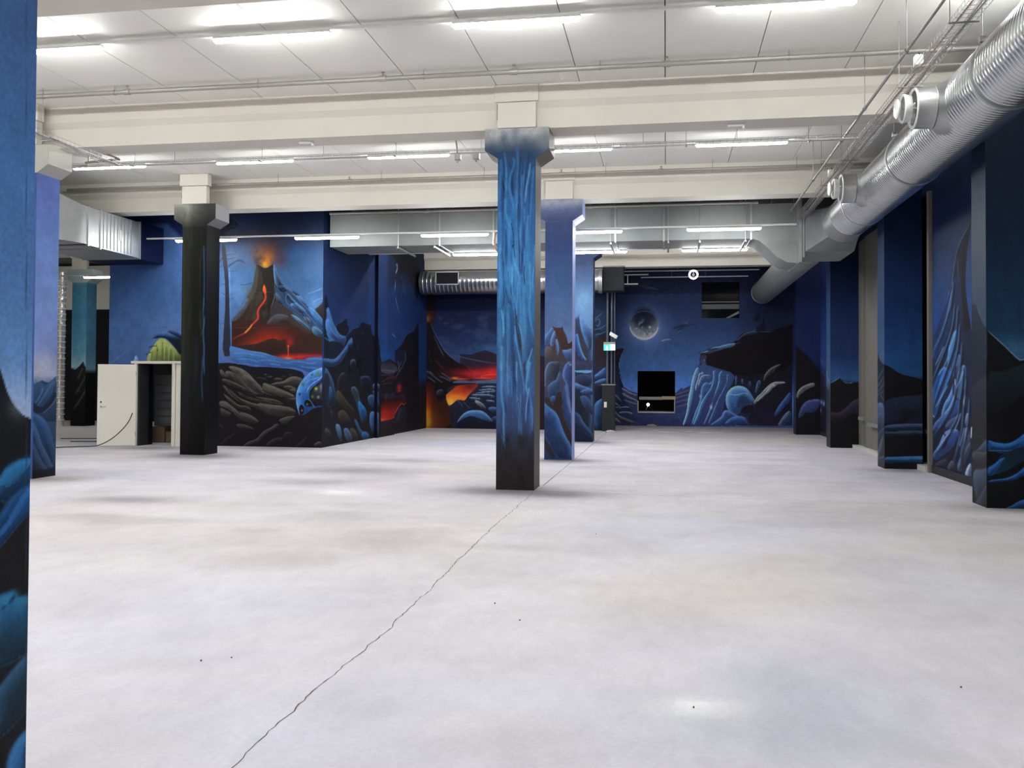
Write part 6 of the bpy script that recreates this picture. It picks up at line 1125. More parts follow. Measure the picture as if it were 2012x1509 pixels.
# ------------------------------------------------------------------ floor
fl = Painted(); prims, kx = mur('floor')
fl.face('y', 0, -15.0, 4.76, 2.2, 34.0, prims, (.07, .07), -1, 1.0, 1.0, 3.0, mottle=0)
A = fl.V[0]; fl.V[0] = np.stack([A[:, 0], A[:, 2], np.zeros(len(A))], 1)
fl.quad([(-30, -8, 0), (4.76, -8, 0), (4.76, 2.2, 0), (-30, 2.2, 0)], (205, 200, 204))
fl.quad([(-30, 2.2, 0), (-15, 2.2, 0), (-15, 34, 0), (-30, 34, 0)], (200, 196, 196))
def floor_mat():
    m = mural_mat('concrete_floor', .55, .15); n = m.node_tree.nodes; l = m.node_tree.links
    a = [x for x in n if x.type == 'ATTRIBUTE'][0]; p = n['Principled BSDF']; tc = [x for x in n if x.type == 'TEX_COORD'][0]
    src = a.outputs['Color']
    for sc, det, lo, hi, st in ((.9, 8, .90, 1.08, (1, 1, 1)), (7, 8, .955, 1.04, (1, .5, 1)), (38, 6, .95, 1.045, (1, 1, 1))):
        mp = n.new('ShaderNodeMapping'); mp.inputs['Scale'].default_value = st; l.new(tc.outputs['Object'], mp.inputs['Vector'])
        t = n.new('ShaderNodeTexNoise'); t.inputs['Scale'].default_value = sc; t.inputs['Detail'].default_value = det; t.inputs['Distortion'].default_value = .6
        l.new(mp.outputs[0], t.inputs['Vector']); r = n.new('ShaderNodeMapRange'); r.inputs[1].default_value = .3; r.inputs[2].default_value = .7
        r.inputs[3].default_value = lo; r.inputs[4].default_value = hi; l.new(t.outputs[0], r.inputs[0])
        s = n.new('ShaderNodeVectorMath'); s.operation = 'SCALE'; l.new(src, s.inputs[0]); l.new(r.outputs[0], s.inputs['Scale']); src = s.outputs[0]
    l.new(src, p.inputs['Base Color'])
    rr = n.new('ShaderNodeMapRange'); rr.inputs[3].default_value = .62; rr.inputs[4].default_value = .85
    t2 = n.new('ShaderNodeTexNoise'); t2.inputs['Scale'].default_value = 1.3; l.new(tc.outputs['Object'], t2.inputs['Vector'])
    l.new(t2.outputs[0], rr.inputs[0]); l.new(rr.outputs[0], p.inputs['Roughness'])
    return m
floor = fl.build('floor', floor_mat()); tag(floor, None, None, kind='structure')
def ribbon(pts, w, jit, seed, name, dens=.05):
    rnd = random.Random(seed); v = []; f = []; P = []
    for i in range(len(pts) - 1):
        a = Vector(pts[i]); b = Vector(pts[i + 1]); k = max(1, int((b - a).length / dens))
        for j in range(k): P.append(a.lerp(b, j / k))
    P.append(Vector(pts[-1])); off = 0
    for i, p in enumerate(P):
        t = (P[min(i + 1, len(P) - 1)] - P[max(i - 1, 0)]).normalized(); n = Vector((-t.y, t.x))
        off = off * .8 + rnd.uniform(-jit, jit); ww = w * rnd.uniform(.5, 1.3); q = Vector((p.x, p.y)) + n * off
        v += [(q.x - n.x * ww / 2, q.y - n.y * ww / 2, .0012), (q.x + n.x * ww / 2, q.y + n.y * ww / 2, .0012)]
        if i: f.append((2 * i - 2, 2 * i - 1, 2 * i + 1, 2 * i))
    o = me_obj(name, v, f, M_crack, floor); return o
M_crack = mat('crack_dark', (.09, .08, .075), .95, noise=.4, scale=9)
ribbon([(-1.72, 2.3), (-1.76, 3.53), (-1.78, 3.98), (-1.79, 4.53), (-1.77, 5.56), (-1.76, 6.81), (-1.83, 7.98), (-1.87, 10.05), (-1.885, 13.14)], .006, .010, 4, 'crack')
ribbon([(-1.86, 13.9), (-1.86, 30)], .012, .0, 5, 'control_joint', .5)
ribbon([(-1.89, 13.22), (1.3, 12.95), (4.0, 12.7)], .010, .002, 6, 'control_joint', .4)
ribbon([(-1.9, 18.55), (4.0, 18.2)], .012, .002, 6, 'control_joint', .4)
ribbon([(-1.89, 24.3), (4.0, 23.9)], .014, .002, 6, 'control_joint', .4)
# ------------------------------------------------------------------ ceiling: backing, hollow-core slabs, beams
ceiling = MB().box(-30, 5.3, -8, 36, CEIL + .12, CEIL + .22).build('ceiling', M_joint); tag(ceiling, None, None, kind='structure')
BEAMS = [-2.9, 2.5, 7.9, 13.26, 18.60, 24.35, 29.75]
slab_me = {}
bays = [(-8, -2.9)] + [(BEAMS[i] + .6, BEAMS[i + 1]) for i in range(6)] + [(30.35, 36)]
for y0, y1 in bays:
    L = round(y1 - y0 - .012, 3) + (.001 if 19 < y0 < 20 else 0)
    for k in range(-24, 4):
        x0 = 1.22 + 1.24 * k
        if y1 > 30 and x0 < -16: continue
        if L not in slab_me:
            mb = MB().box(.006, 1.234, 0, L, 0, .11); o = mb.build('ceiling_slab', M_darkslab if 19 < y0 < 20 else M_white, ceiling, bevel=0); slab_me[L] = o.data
        else:
            o = bpy.data.objects.new('ceiling_slab', slab_me[L]); C.objects.link(o); o.parent = ceiling
        o.location = (x0, y0 + .006, CEIL)
for i, y in enumerate(BEAMS):
    prof = [(y - .02, CEIL + .02), (y - .02, 5.77), (y + .06, 5.68), (y + .06, 5.38), (y + .54, 5.38), (y + .54, 5.68), (y + .62, 5.77), (y + .62, CEIL + .02)]
    x0 = -29.9 if i < 6 else -16
    MB().loft([[(x0, a, b) for a, b in prof], [(4.74, a, b) for a, b in prof]]).build('beam', M_cream, ceiling)
# ------------------------------------------------------------------ walls
def wall(name, P): o = P.build(name, M_mural); return tag(o, None, None, kind='structure')
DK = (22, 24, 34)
def wbox(P, x0, x1, y0, y1, z0, z1, col, skip=''):
    q = {'b': [(x0, y0, z0), (x0, y1, z0), (x1, y1, z0), (x1, y0, z0)], 't': [(x0, y0, z1), (x1, y0, z1), (x1, y1, z1), (x0, y1, z1)], 's': [(x0, y0, z0), (x1, y0, z0), (x1, y0, z1), (x0, y0, z1)],
         'e': [(x1, y0, z0), (x1, y1, z0), (x1, y1, z1), (x1, y0, z1)], 'n': [(x1, y1, z0), (x0, y1, z0), (x0, y1, z1), (x1, y1, z1)], 'w': [(x0, y1, z0), (x0, y0, z0), (x0, y0, z1), (x0, y1, z1)]}
    for k, v in q.items():
        if k not in skip: P.quad(v, col)
# volcano wall: y = 20.6, door opening x -12.6..-11.7, z 0..2.0
P = Painted(); st = (.016, .016)
pface(P, 'volcano', 'y', 20.6, -13.69, -12.6, 0, CEIL, (.03, .03), -1, GAINS['volcano_left_lift'])  # left of the bark column the paint is lightened to replace missing lamp light
pface(P, 'volcano', 'y', 20.6, -12.6, -11.7, 1.99, CEIL, (.02, .02), -1, GAINS['volcano_left_lift'])
pface(P, 'volcano', 'y', 20.6, -11.7, -11.2, 0, CEIL, (.03, .03), -1, GAINS['volcano_left_lift'])
pface(P, 'volcano', 'y', 20.6, -11.2, -8.09, 0, CEIL, (.0125, .0125), -1)
for q in ([(-13.69, 20.6), (-13.69, 20.8)], [(-12.6, 20.6), (-12.6, 20.8)], [(-11.7, 20.6), (-11.7, 20.8)]):
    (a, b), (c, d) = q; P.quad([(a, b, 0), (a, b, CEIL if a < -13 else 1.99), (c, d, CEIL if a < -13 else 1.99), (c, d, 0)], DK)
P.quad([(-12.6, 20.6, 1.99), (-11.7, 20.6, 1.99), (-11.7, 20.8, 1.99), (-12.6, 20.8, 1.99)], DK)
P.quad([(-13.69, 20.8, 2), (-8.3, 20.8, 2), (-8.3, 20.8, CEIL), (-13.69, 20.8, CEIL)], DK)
wall('wall_volcano', P)
P = Painted(); pface(P, 'side_wall', 'x', -8.09, 20.6, 30.2, 0, CEIL, (.04, .018), 1)
pface(P, 'side_wall', 'x', -8.0, 24.55, 26.2, 0, 5.3, (.04, .018), 1)
for yy in (24.55, 26.2): P.quad([(-8.09, yy, 0), (-8.0, yy, 0), (-8.0, yy, 5.3), (-8.09, yy, 5.3)], (12, 16, 32))
P.quad([(-8.09, 24.55, 5.3), (-8.0, 24.55, 5.3), (-8.0, 26.2, 5.3), (-8.09, 26.2, 5.3)], (28, 40, 76))
wbox(P, -8.3, -8.1, 20.8, 30.2, 0, CEIL, DK, 'e'); wall('wall_side', P)
P = Painted(); pface(P, 'lava', 'y', 30.2, -8.09, -1.95, 0, CEIL, (.022, .022), -1)
P.quad([(-1.95, 30.2, 0), (-1.95, 34, 0), (-1.95, 34, CEIL), (-1.95, 30.2, CEIL)], (24, 34, 62)); wall('wall_lava', P)
P = Painted(); OX0, OX1, OZ0, OZ1 = -1.03, .34, .50, 2.03; UX0, UX1, UZ0, UZ1 = 1.30, 2.65, 3.98, 5.30
for (x0, x1, z0, z1) in ((-2.3, OX0, 0, CEIL), (OX0, OX1, 0, OZ0), (OX0, OX1, OZ1, CEIL), (OX1, UX0, 0, CEIL), (UX0, UX1, 0, UZ0), (UX0, UX1, UZ1, CEIL), (UX1, 4.76, 0, CEIL)):
    pface(P, 'moon_wall', 'y', 34.0, x0, x1, z0, z1, (.022, .022), -1)
for x0, x1, z0, z1 in ((OX0, OX1, OZ0, OZ1), (UX0, UX1, UZ0, UZ1)):
    P.quad([(x0, 34, z0), (x0, 34, z1), (x0, 34.2, z1), (x0, 34.2, z0)], (70, 72, 84)); P.quad([(x1, 34.2, z0), (x1, 34.2, z1), (x1, 34, z1), (x1, 34, z0)], (40, 44, 60))
    P.quad([(x0, 34.2, z0), (x1, 34.2, z0), (x1, 34, z0), (x0, 34, z0)], (120, 116, 110)); P.quad([(x0, 34, z1), (x1, 34, z1), (x1, 34.2, z1), (x0, 34.2, z1)], (20, 22, 30))
wall('wall_moon', P)
# right wall x = 4.76 with two tall openings
P = Painted(); XR = 4.76
pface(P, 'pier_near_side', 'x', XR, -8, 13.2, 0, CEIL, (.5, .1), -1)
pface(P, 'peak_wall', 'x', XR, 13.2, 17.45, 0, CEIL, (.02, .014), -1)
pface(P, 'peak_wall', 'x', XR, 17.45, 18.66, 5.12, CEIL, (.1, .1), -1)
pface(P, 'narrow_wall', 'x', XR, 18.66, 20.3, 0, CEIL, (.1, .1), -1)
pface(P, 'narrow_wall', 'x', XR, 20.3, 23.7, 5.12, CEIL, (.1, .1), -1)
pface(P, 'narrow_wall', 'x', XR, 23.7, 34.0, 0, CEIL, (.04, .02), -1)
for y0, y1 in ((17.6, 18.6), (20.3, 23.7)):
    P.quad([(4.76, y0, 5.12), (4.76, y1, 5.12), (5.2, y1, 5.12), (5.2, y0, 5.12)], DK)
wall('wall_right', P)
tag(MB().box(4.735, 4.76, 13.25, 17.44, 0, .14).build('baseboard_right', M_darkwall, bevel=.004), None, None, kind='structure')
tag(MB().box(4.735, 4.76, 24.3, 29.45, 0, .12).build('baseboard_right_far', M_darkwall, bevel=.004), None, None, kind='structure')
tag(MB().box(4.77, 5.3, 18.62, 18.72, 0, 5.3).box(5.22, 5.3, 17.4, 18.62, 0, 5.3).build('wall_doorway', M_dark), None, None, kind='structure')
# plain walls the photograph does not show, closing the hall
tag(MB().box(-30, 5.3, -8.2, -8, 0, CEIL).build('wall_rear', M_cream), None, None, kind='structure')
tag(MB().box(-30.2, -30, -8, 34, 0, CEIL).build('wall_left', M_darkwall), None, None, kind='structure')
tag(MB().box(-30, -13.5, 32.0, 32.2, 0, 4.3).build('wall_back_left', M_dark), None, None, kind='structure')
tag(MB().box(-30, -13.5, 32.0, 32.2, 4.32, CEIL).build('trim_back_left', M_cream), None, None, kind='structure')
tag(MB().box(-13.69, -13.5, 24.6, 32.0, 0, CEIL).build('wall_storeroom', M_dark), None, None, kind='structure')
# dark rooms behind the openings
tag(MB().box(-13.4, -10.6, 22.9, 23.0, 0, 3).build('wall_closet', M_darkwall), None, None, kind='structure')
o = MB().box(-2.4, 3.2, 38.9, 39, 0, 6).build('wall_beyond', M_dark); tag(o, None, None, kind='structure')
o = MB().box(-2.4, 3.2, 34.2, 39, .38, .42).build('floor_beyond', M_concrete); tag(o, None, None, kind='structure')
# ------------------------------------------------------------------ window openings in the right wall
def build_window(n, y0, y1, parts):
    r = bpy.data.objects.new('window_%d' % n, None); C.objects.link(r); r['kind'] = 'structure'; r.location = (4.76, y0, 0)
    for nm, mb, m in parts: build_at(mb, nm, m, r)
    return r
build_window(1, 17.45, 18.6, [('window_frame', MB().box(4.70, 4.95, 17.45, 17.58, 0, 5.12), M_grey), ('window_sill', MB().box(4.66, 5.25, 17.58, 18.6, .0, .10), M_concrete),
    ('handrail', MB().box(4.86, 4.92, 17.58, 18.6, .66, .74), M_zincd), ('pane', MB().box(5.18, 5.2, 17.58, 18.6, .1, 5.12), M_glassd),
    ('handle', MB().box(4.93, 4.99, 17.6, 17.8, 1.62, 1.645).box(4.93, 4.99, 17.6, 17.95, 1.40, 1.42).box(4.93, 4.99, 17.6, 17.85, 1.16, 1.18).box(4.93, 4.99, 17.6, 17.95, 1.06, 1.085), M_zinc)])
build_window(2, 20.3, 23.7, [('window_sill', MB().box(4.58, 5.2, 20.3, 23.68, 0, .09), M_concrete), ('door_panel', MB().box(4.735, 4.79, 23.12, 23.69, .09, 5.12), M_grey),
    ('mullion', MB().box(4.72, 4.80, 23.04, 23.10, .09, 5.12), M_grey), ('mullion', MB().box(4.69, 4.80, 22.70, 22.77, .09, 5.12), M_grey), ('door_panel', MB().box(4.70, 4.76, 20.3, 22.69, .09, 5.12), M_grey),
    ('side_panel', MB().box(4.76, 4.80, 22.77, 23.04, .09, 5.12), M_grey), ('handrail', MB().box(4.64, 4.715, 22.78, 23.3, .72, .80), M_zincd), ('handrail', MB().box(4.60, 4.69, 20.4, 22.1, .62, .70), M_zincd)])
# ------------------------------------------------------------------ columns and piers
def column(name, label, x0, x1, y0, y1, fm, sides, cap='paint', capcol=(150, 148, 142), capside=None, fstep=(.012, .012), group=None, z0=0):
    """fm = mural of the front; sides = (left colour, right colour or mural name)"""
    r = empty(name, ((x0 + x1) / 2, (y0 + y1) / 2, 0), label, 'column', group); lx, ly = r.location.x, r.location.y
    P = Painted()
    if isinstance(fm, str): pface(P, fm, 'y', y0, x0, x1, z0, 4.93, fstep, -1)
    else: P.quad([(x0, y0, z0), (x1, y0, z0), (x1, y0, 4.93), (x0, y0, 4.93)], fm)
    for x, s, out in ((x0, sides[0], -1), (x1, sides[1], 1)):
        if isinstance(s, str): pface(P, s, 'x', x, y0, y1, z0, 4.93, (.03, .014), out)
        else:
            q = [(x, y0, z0), (x, y1, z0), (x, y1, 4.93), (x, y0, 4.93)]; P.quad(q if out > 0 else q[::-1], s)
    P.quad([(x1, y1, z0), (x0, y1, z0), (x0, y1, 4.93), (x1, y1, 4.93)], (50, 56, 70))
    o = P.build('shaft', M_paintflat, r); o.location = (-lx, -ly, 0)
    # capital: hexagonal front, bevelled shoulders
    P = Painted(); prims, kx = mur(fm) if isinstance(fm, str) else (None, 1)
    e = .20; zz = np.concatenate([np.linspace(4.93, 5.06, 10), np.linspace(5.075, 5.38, 22)]); nx = 44
    hw = np.where(zz < 5.06, (x1 - x0) / 2 + e * (zz - 4.93) / .13, (x1 - x0) / 2 + e); cx = (x0 + x1) / 2
    U = cx + np.linspace(-1, 1, nx + 1)[None, :] * hw[:, None]; Z = np.repeat(zz[:, None], nx + 1, 1); U = U.ravel(); Z = Z.ravel()
    if cap == 'paint': col = s2l(paint(prims, U, Z, kx)) * GAINS[fm]
    else: col = np.tile(s2l(np.array(capcol) / 255.), (len(U), 1))
    P.V.append(np.stack([U, np.full(U.shape, y0 - .004), Z], 1)); P.C.append(np.clip(col, 0, .95)); nb = len(zz) - 1
    i = (np.arange(nb)[:, None] * (nx + 1) + np.arange(nx)[None, :]).ravel(); P.F.append(np.stack([i, i + 1, i + nx + 2, i + nx + 1], 1)); P.n += len(U)
    sc = sides[1] if not isinstance(sides[1], str) else (90, 100, 150)
    if cap != 'paint': sc = capcol
    if capside: sc = capside
    yb = y1 + .03
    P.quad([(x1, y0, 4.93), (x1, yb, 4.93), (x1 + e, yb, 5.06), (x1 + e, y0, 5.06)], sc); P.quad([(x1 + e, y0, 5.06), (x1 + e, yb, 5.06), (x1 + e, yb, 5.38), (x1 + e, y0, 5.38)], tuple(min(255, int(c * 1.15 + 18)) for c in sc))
    P.quad([(x0, yb, 4.93), (x0, y0, 4.93), (x0 - e, y0, 5.06), (x0 - e, yb, 5.06)], sc); P.quad([(x0 - e, yb, 5.06), (x0 - e, y0, 5.06), (x0 - e, y0, 5.38), (x0 - e, yb, 5.38)], sc)
    P.quad([(x0 - e, y0, 5.38), (x1 + e, y0, 5.38), (x1 + e, yb, 5.38), (x0 - e, yb, 5.38)], sc); P.quad([(x1 + e, yb, 5.06), (x0 - e, yb, 5.06), (x0 - e, yb, 5.38), (x1 + e, yb, 5.38)], sc)
    P.quad([(x1, yb, 4.93), (x0, yb, 4.93), (x0 - e, yb, 5.06), (x1 + e, yb, 5.06)], sc); P.quad([(x0, y0, 4.93), (x0, yb, 4.93), (x1, yb, 4.93), (x1, y0, 4.93)], sc)
    o = P.build('capital', M_paintflat, r); o.location = (-lx, -ly, 0)
    mb = MB().box(x0 - .005, x1 + .005, y0 - .035, y0 + .1, 5.38, 5.76).box(x0 - .045, x1 + .045, y0 - .06, y0 + .1, 5.765, CEIL - .004)
    build_at(mb, 'column_head', M_cream, r, bevel=.006)
    build_at(MB().box(x0 - .012, x0 - .002, y0 - .034, y0 - .0, 5.50, 5.74), 'joint_gap', M_joint, r)
    return r
column('column', 'nearest free-standing column, painted with bright blue flowing drapery', -2.48, -1.91, 13.26, 13.86, 'centre_column', ((60, 58, 60), (98, 92, 88)))
column('column', 'slate-blue column painted with ice peaks, behind the blue drapery column', -2.47, -1.90, 18.60, 19.2, 'centre_column_middle', ((60, 70, 110), (150, 160, 214)), fstep=(.014, .014))
column('column', 'farthest column of the middle row, pale blue sky over snowy ridge', -2.50, -1.93, 24.35, 24.95, 'centre_column_back', ((60, 70, 110), (44, 52, 80)), fstep=(.018, .018))
column('column', 'dark bark-like column with a blue light streak, beside the white door', -10.26, -9.70, 18.0, 18.58, 'bark_column', ((30, 30, 30), 'bark_column_side'), fstep=(.014, .014), capside=(128, 128, 130))
column('column', 'blue sky column with dark mountains, second from the left frame edge', -10.56, -10.0, 13.07, 13.63, (60, 84, 140), ((60, 84, 140), 'left_column_far'), cap='plain', capcol=(176, 174, 166))
column('column', 'turquoise column with black rocks in the dark room far left', -20.15, -19.6, 28.2, 28.75, 'cyan_column', ((60, 110, 130), 'cyan_column_side'), cap='plain', capcol=(160, 176, 178), fstep=(.03, .03))
# nearest column: only its inner face is in view
r = empty('column', (-2.2, 2.2, 0), 'huge near column cut by the left edge, blue sky over black slope', 'column')
P = Painted(); pface(P, 'near_column', 'x', -1.92, 1.94, 2.5, 0, 5.38, (.006, .006), 1, seed=2)
P.quad([(-2.48, 1.94, 0), (-1.92, 1.94, 0), (-1.92, 1.94, 5.38), (-2.48, 1.94, 5.38)], (50, 90, 140)); P.quad([(-1.92, 2.5, 0), (-2.48, 2.5, 0), (-2.48, 2.5, 5.38), (-1.92, 2.5, 5.38)], (50, 90, 140)); P.quad([(-2.48, 2.5, 0), (-2.48, 1.94, 0), (-2.48, 1.94, 5.38), (-2.48, 2.5, 5.38)], (50, 90, 140))
o = P.build('shaft', M_paintflat, r); o.location = (2.2, -2.2, 0)
build_at(MB().box(-2.68, -1.72, 1.92, 2.52, 5.38, CEIL), 'column_head', M_cream, r)
def pier(label, y0, fm, sm, x0=4.1, st=(.012, .012), y1=None):
    r = empty('pier', (4.4, y0 + .28, 0), label, 'pier'); y1 = y0 + .56; P = Painted()
    pface(P, fm, 'y', y0, x0, XR - .001, 0, CEIL, st, -1); pface(P, sm, 'x', x0, y0, y1, 0, CEIL, (.02, .014), -1)
    P.quad([(XR, y1, 0), (x0, y1, 0), (x0, y1, CEIL), (XR, y1, CEIL)], (20, 30, 52))
    o = P.build('shaft', M_paintflat, r); o.location = (-4.4, -(y0 + .28), 0); return r
pier('nearest wall pier at right edge, blue wave bands under a dark peak', 12.66, 'pier_near_front', 'pier_near_side', 4.11, (.008, .008))
pier('wall pier beside the black doorway, black hills with one blue stripe', 18.10, 'pier_two_front', 'pier_two_side', 4.08)
pier('wall pier left of the tall grey window frame, jagged black skyline', 23.70, 'pier_three_front', 'pier_three_side', 4.06, (.02, .02))
pier('farthest wall pier, next to the moon wall, curled grey rocks', 29.50, 'pier_four_front', 'pier_four_side', 4.02, (.025, .025))
# ------------------------------------------------------------------ lighting rows
def lamp_proto(L):
    r = empty('tube_lamp', (0, 0, 0), '', 'lamp')
    MB().box(-L / 2, L / 2, -.052, .052, .0, .008).box(-L / 2, L / 2, -.030, .030, .008, .03).build('housing', M_plast, r, bevel=.006)
    rings = []
    for x, s in ((-L / 2 + .0, .35), (-L / 2 + .03, 1), (L / 2 - .03, 1), (L / 2, .35)):
        rings.append([(x, math.cos(a) * .036 * s, -.006 + math.sin(a) * .034 * s - (.006 if s == 1 else 0)) for a in [math.pi + math.pi * k / 10 for k in range(11)]] + [(x, .036 * s, .0), (x, -.036 * s, .0)])
    MB().loft(rings).build('diffuser', M_tube, r, smooth=50)
    return r
protos = {}
def lamp(x0, x1, y, z, label, group):
    L = 1.55; cx = (x0 + x1) / 2
    if 'p' not in protos:
        o = lamp_proto(L); protos['p'] = o; o.location = (cx, y, z)
    else: o = copy_tree(protos['p'], (0, 0, 0)); o.location = (cx, y, z)
    o['label'] = label; o['group'] = group; return o
def trunking(x0, x1, y, z, label, w=.028, h=.035, hang=()):
    r = empty('lamp_trunking', ((x0 + x1) / 2, y, z), label, 'trunking', 'white lamp trunking rails')
    build_at(MB().box(x0, x1, y - w, y + w, z + .03, z + .03 + h), 'rail', M_plast, r, bevel=.004)
    for x in hang: build_at(MB().tube([(x, y, z + .03 + h), (x, y, CEIL)], .004, 6), 'hanger_rod', M_rod, r)
    return r
G1 = 'tube lamps of the nearest lit row'
trunking(-29, 4.5, 10.6, 5.90, 'nearest white trunking rail running across the ceiling')
PX = 3.03
nm = ['behind the left frame edge', 'at the upper left frame edge', 'second from the left', 'above and left of the blue drapery column', 'at the upper right, cut by the frame']
for i, x in enumerate((-11.8, -8.75, -5.65, -2.55, .55)):
    lamp(x, x + 1.55, 10.6, 5.90, 'tube lamp of the nearest ceiling row, ' + nm[i], G1)
lamp(3.0, 4.55, 10.6, 5.90, 'tube lamp of the nearest ceiling row, beyond the right frame', G1)
trunking(-12.2, 2.3, 16.0, 5.74, 'white trunking rail between the first two ceiling beams', hang=(-9.3, -6.3, -3.3, -.4, 1.2))
nm = ['leftmost, over the cable tray corner', 'right of the bent pipe', 'midway to the blue column', 'just right of the blue column head', 'near the spiral duct']
for i, x in enumerate((-11.45, -8.44, -5.44, -2.49, .50)):
    lamp(x, x + 1.55, 16.0, 5.74, 'tube lamp between the first two beams, ' + nm[i], 'tube lamps between the first two beams')
trunking(-12.2, 2.71, 19.8, 4.91, 'white trunking rail in front of the flat metal duct', hang=(-10.5, -6.8, -3.2, .1, 2.2))
nm = ['behind the bark column', 'in front of the volcano smoke', 'left of the blue drapery column', 'right of the slate-blue column', 'below the duct, nearest the spiral duct']
for i, x in enumerate((-11.46, -8.47, -5.46, -2.49, .44)):
    lamp(x, x + 1.55, 19.8, 4.90, 'low hung tube lamp before the flat duct, ' + nm[i], 'low tube lamps in front of the flat duct')
trunking(-7.56, 1.97, 22.4, 4.83, 'white trunking rail below and behind the flat metal duct', hang=(-6.2, -2.9, .2, 1.8))
nm = ['left of the blue drapery column', 'right of the slate-blue column', 'right end of its rail']
for i, x in enumerate((-5.33, -2.5, .38)):
    lamp(x, x + 1.55, 22.4, 4.83, 'low tube lamp behind the flat duct, ' + nm[i], 'low tube lamps behind the flat duct')
trunking(-29, -14.2, 26.6, 4.92, 'white trunking rail of the dark room far left', hang=(-28, -20.0, -15))
for y in (25.6,):
    for i in range(5): lamp(-7.4 + 2.4 * i, -5.85 + 2.4 * i, y, 5.90, 'tube lamp hidden above the flat duct, far bay', 'tube lamps of the far bay')
lamp(-18.6, -17.05, 26.6, 4.915, 'single tube lamp in the dark room, beside the wrapped pipe', 'tube lamps of the dark room')
for x, y, z in ((-23.6, 26.6, 4.915), (-28.0, 26.6, 4.915), (-16.9, 22.4, 5.9)): lamp(x, x + 1.55, y, z, 'tube lamp of the dark room hidden from view', 'tube lamps of the dark room')
# rows outside the frame that light the near floor
for y in (5.2, -.2, -5.6):
    for i in range(7):
        x = -14.85 + 3.03 * i
        lamp(x, x + 1.55, y, 5.90, 'tube lamp of the ceiling rows behind the viewer', 'tube lamps behind the viewer')
for x in (-17.9, -14.8):
    for y in (10.6, 12.6): lamp(x, x + 1.55, y, 5.85 if y > 11 else 5.90, 'tube lamp hidden behind the large near column', 'tube lamps hidden by the near column')
# ------------------------------------------------------------------ pipes across the ceiling
def pipe_run(label, x0, x1, y, z, r, clips, heads, slope=0):
    e = empty('sprinkler_pipe', ((x0 + x1) / 2, y, z), label, 'pipe')
    build_at(MB().tube([(x0, y, z), (x1, y, z + slope)], r, 12), 'pipe', M_pipe, e, smooth=True)
    for x in clips:
        build_at(MB().tube([(x, y, z), (x, y, CEIL)], .005, 6).lathe((x - .012, y, z), (1, 0, 0), [(0, r + .006), (.024, r + .006)], 14), 'hanger', M_rod, e)
    for x in heads:
        build_at(MB().lathe((x - .05, y, z), (1, 0, 0), [(0, r + .010), (.1, r + .010)], 14).lathe((x, y, z + r - .01), (0, 0, 1), [(0, .020), (.03, .020), (.032, .012), (.06, .008), (.062, .026), (.068, .026)], 10), 'sprinkler_head', M_pipe, e)
    return e
pipe_run('grey sprinkler pipe running in front of the first ceiling beam', -29, 4.7, 12.4, 5.925, .034, (-9.4, -8.2, -5.9, -3.4, -.9, 1.6, 3.1), (-8.0, -4.0, -2.1, 0, 3.6))
pipe_run('grey sprinkler pipe at the upper left corner of the ceiling', -29, 4.7, 9.55, 5.93, .034, (-8.0, -6.0, -3.0), (-7.0,))
pipe_run('thinner sprinkler pipe in front of the second ceiling beam', -13.2, 4.0, 18.25, 5.83, .028, (-10.1, -8.2, -5.9, -3.7, -1.2, .9, 2.5), (-10.4, -6.6, -2.1, -.1, 3.0))
pipe_run('pale pipe along the top edge of the flat metal duct', -7.9, 2.0, 20.5, 5.58, .034, (-5.6, -4.9, -3.2, -2.0, -.4, .6), (-5.5, -1.7))
pipe_run('thin pipe under the far ceiling before the moon wall', -4.0, 3.4, 27.2, 5.80, .024, (-1.4, .4, 2.1), (-.3,))
e = empty('bent_pipe', (-9.9, 14.1, 5.3), 'bent white pipe at the cable tray corner, upper left', 'pipe')
build_at(MB().tube([(-10.75, 14.3, 5.30), (-9.95, 14.3, 5.33), (-9.93, 14.3, 5.55), (-9.6, 14.3, 5.53), (-9.35, 14.3, 5.42), (-10.0, 14.3, 5.38)], .022, 8), 'pipe', M_pipe, e, smooth=True)
build_at(MB().tube([(-9.93, 14.3, 5.55), (-9.93, 14.3, CEIL + .02)], .006, 6), 'hanger_rod', M_rod, e)
# ------------------------------------------------------------------ big spiral duct, right
def duct_profile(y0, y1, r, pitch=.08, amp=.012):
    pr = []; y = y0
    while y < y1: pr += [(y - y0, r), (y - y0 + pitch * .62, r + .002), (y - y0 + pitch * .74, r + amp), (y - y0 + pitch * .88, r + amp)]; y += pitch
    return pr + [(y1 - y0, r)]
DX, DZ, DR = 3.60, 4.93, .405
duct = empty('spiral_duct', (DX, 2.6, DZ), 'large shiny spiral-ribbed round duct under the ceiling along the right wall', 'duct')
build_at(MB().lathe((DX, 2.6, DZ), (0, 1, 0), duct_profile(2.6, 18.6, DR), 64), 'ribbed_tube', M_spiral, duct, smooth=25)
build_at(MB().lathe((DX, 18.6, DZ), (0, 1, 0), [(0, DR + .012), (.9, DR + .012)], 48), 'end_sleeve', M_zinc, duct, smooth=40)
for y in (10.25, 14.0, 17.4):
    build_at(MB().lathe((DX, y, DZ), (0, 1, 0), [(0, DR + .02), (.05, DR + .02)], 48), 'joint_band', M_zinc, duct, smooth=40)
    build_at(MB().tube([(DX - .3, y, DZ + .28), (DX - .3, y, CEIL)], .006, 6).box(DX - .33, DX - .27, y - .03, y + .03, DZ + .3, DZ + .36), 'hanger', M_rod, duct)
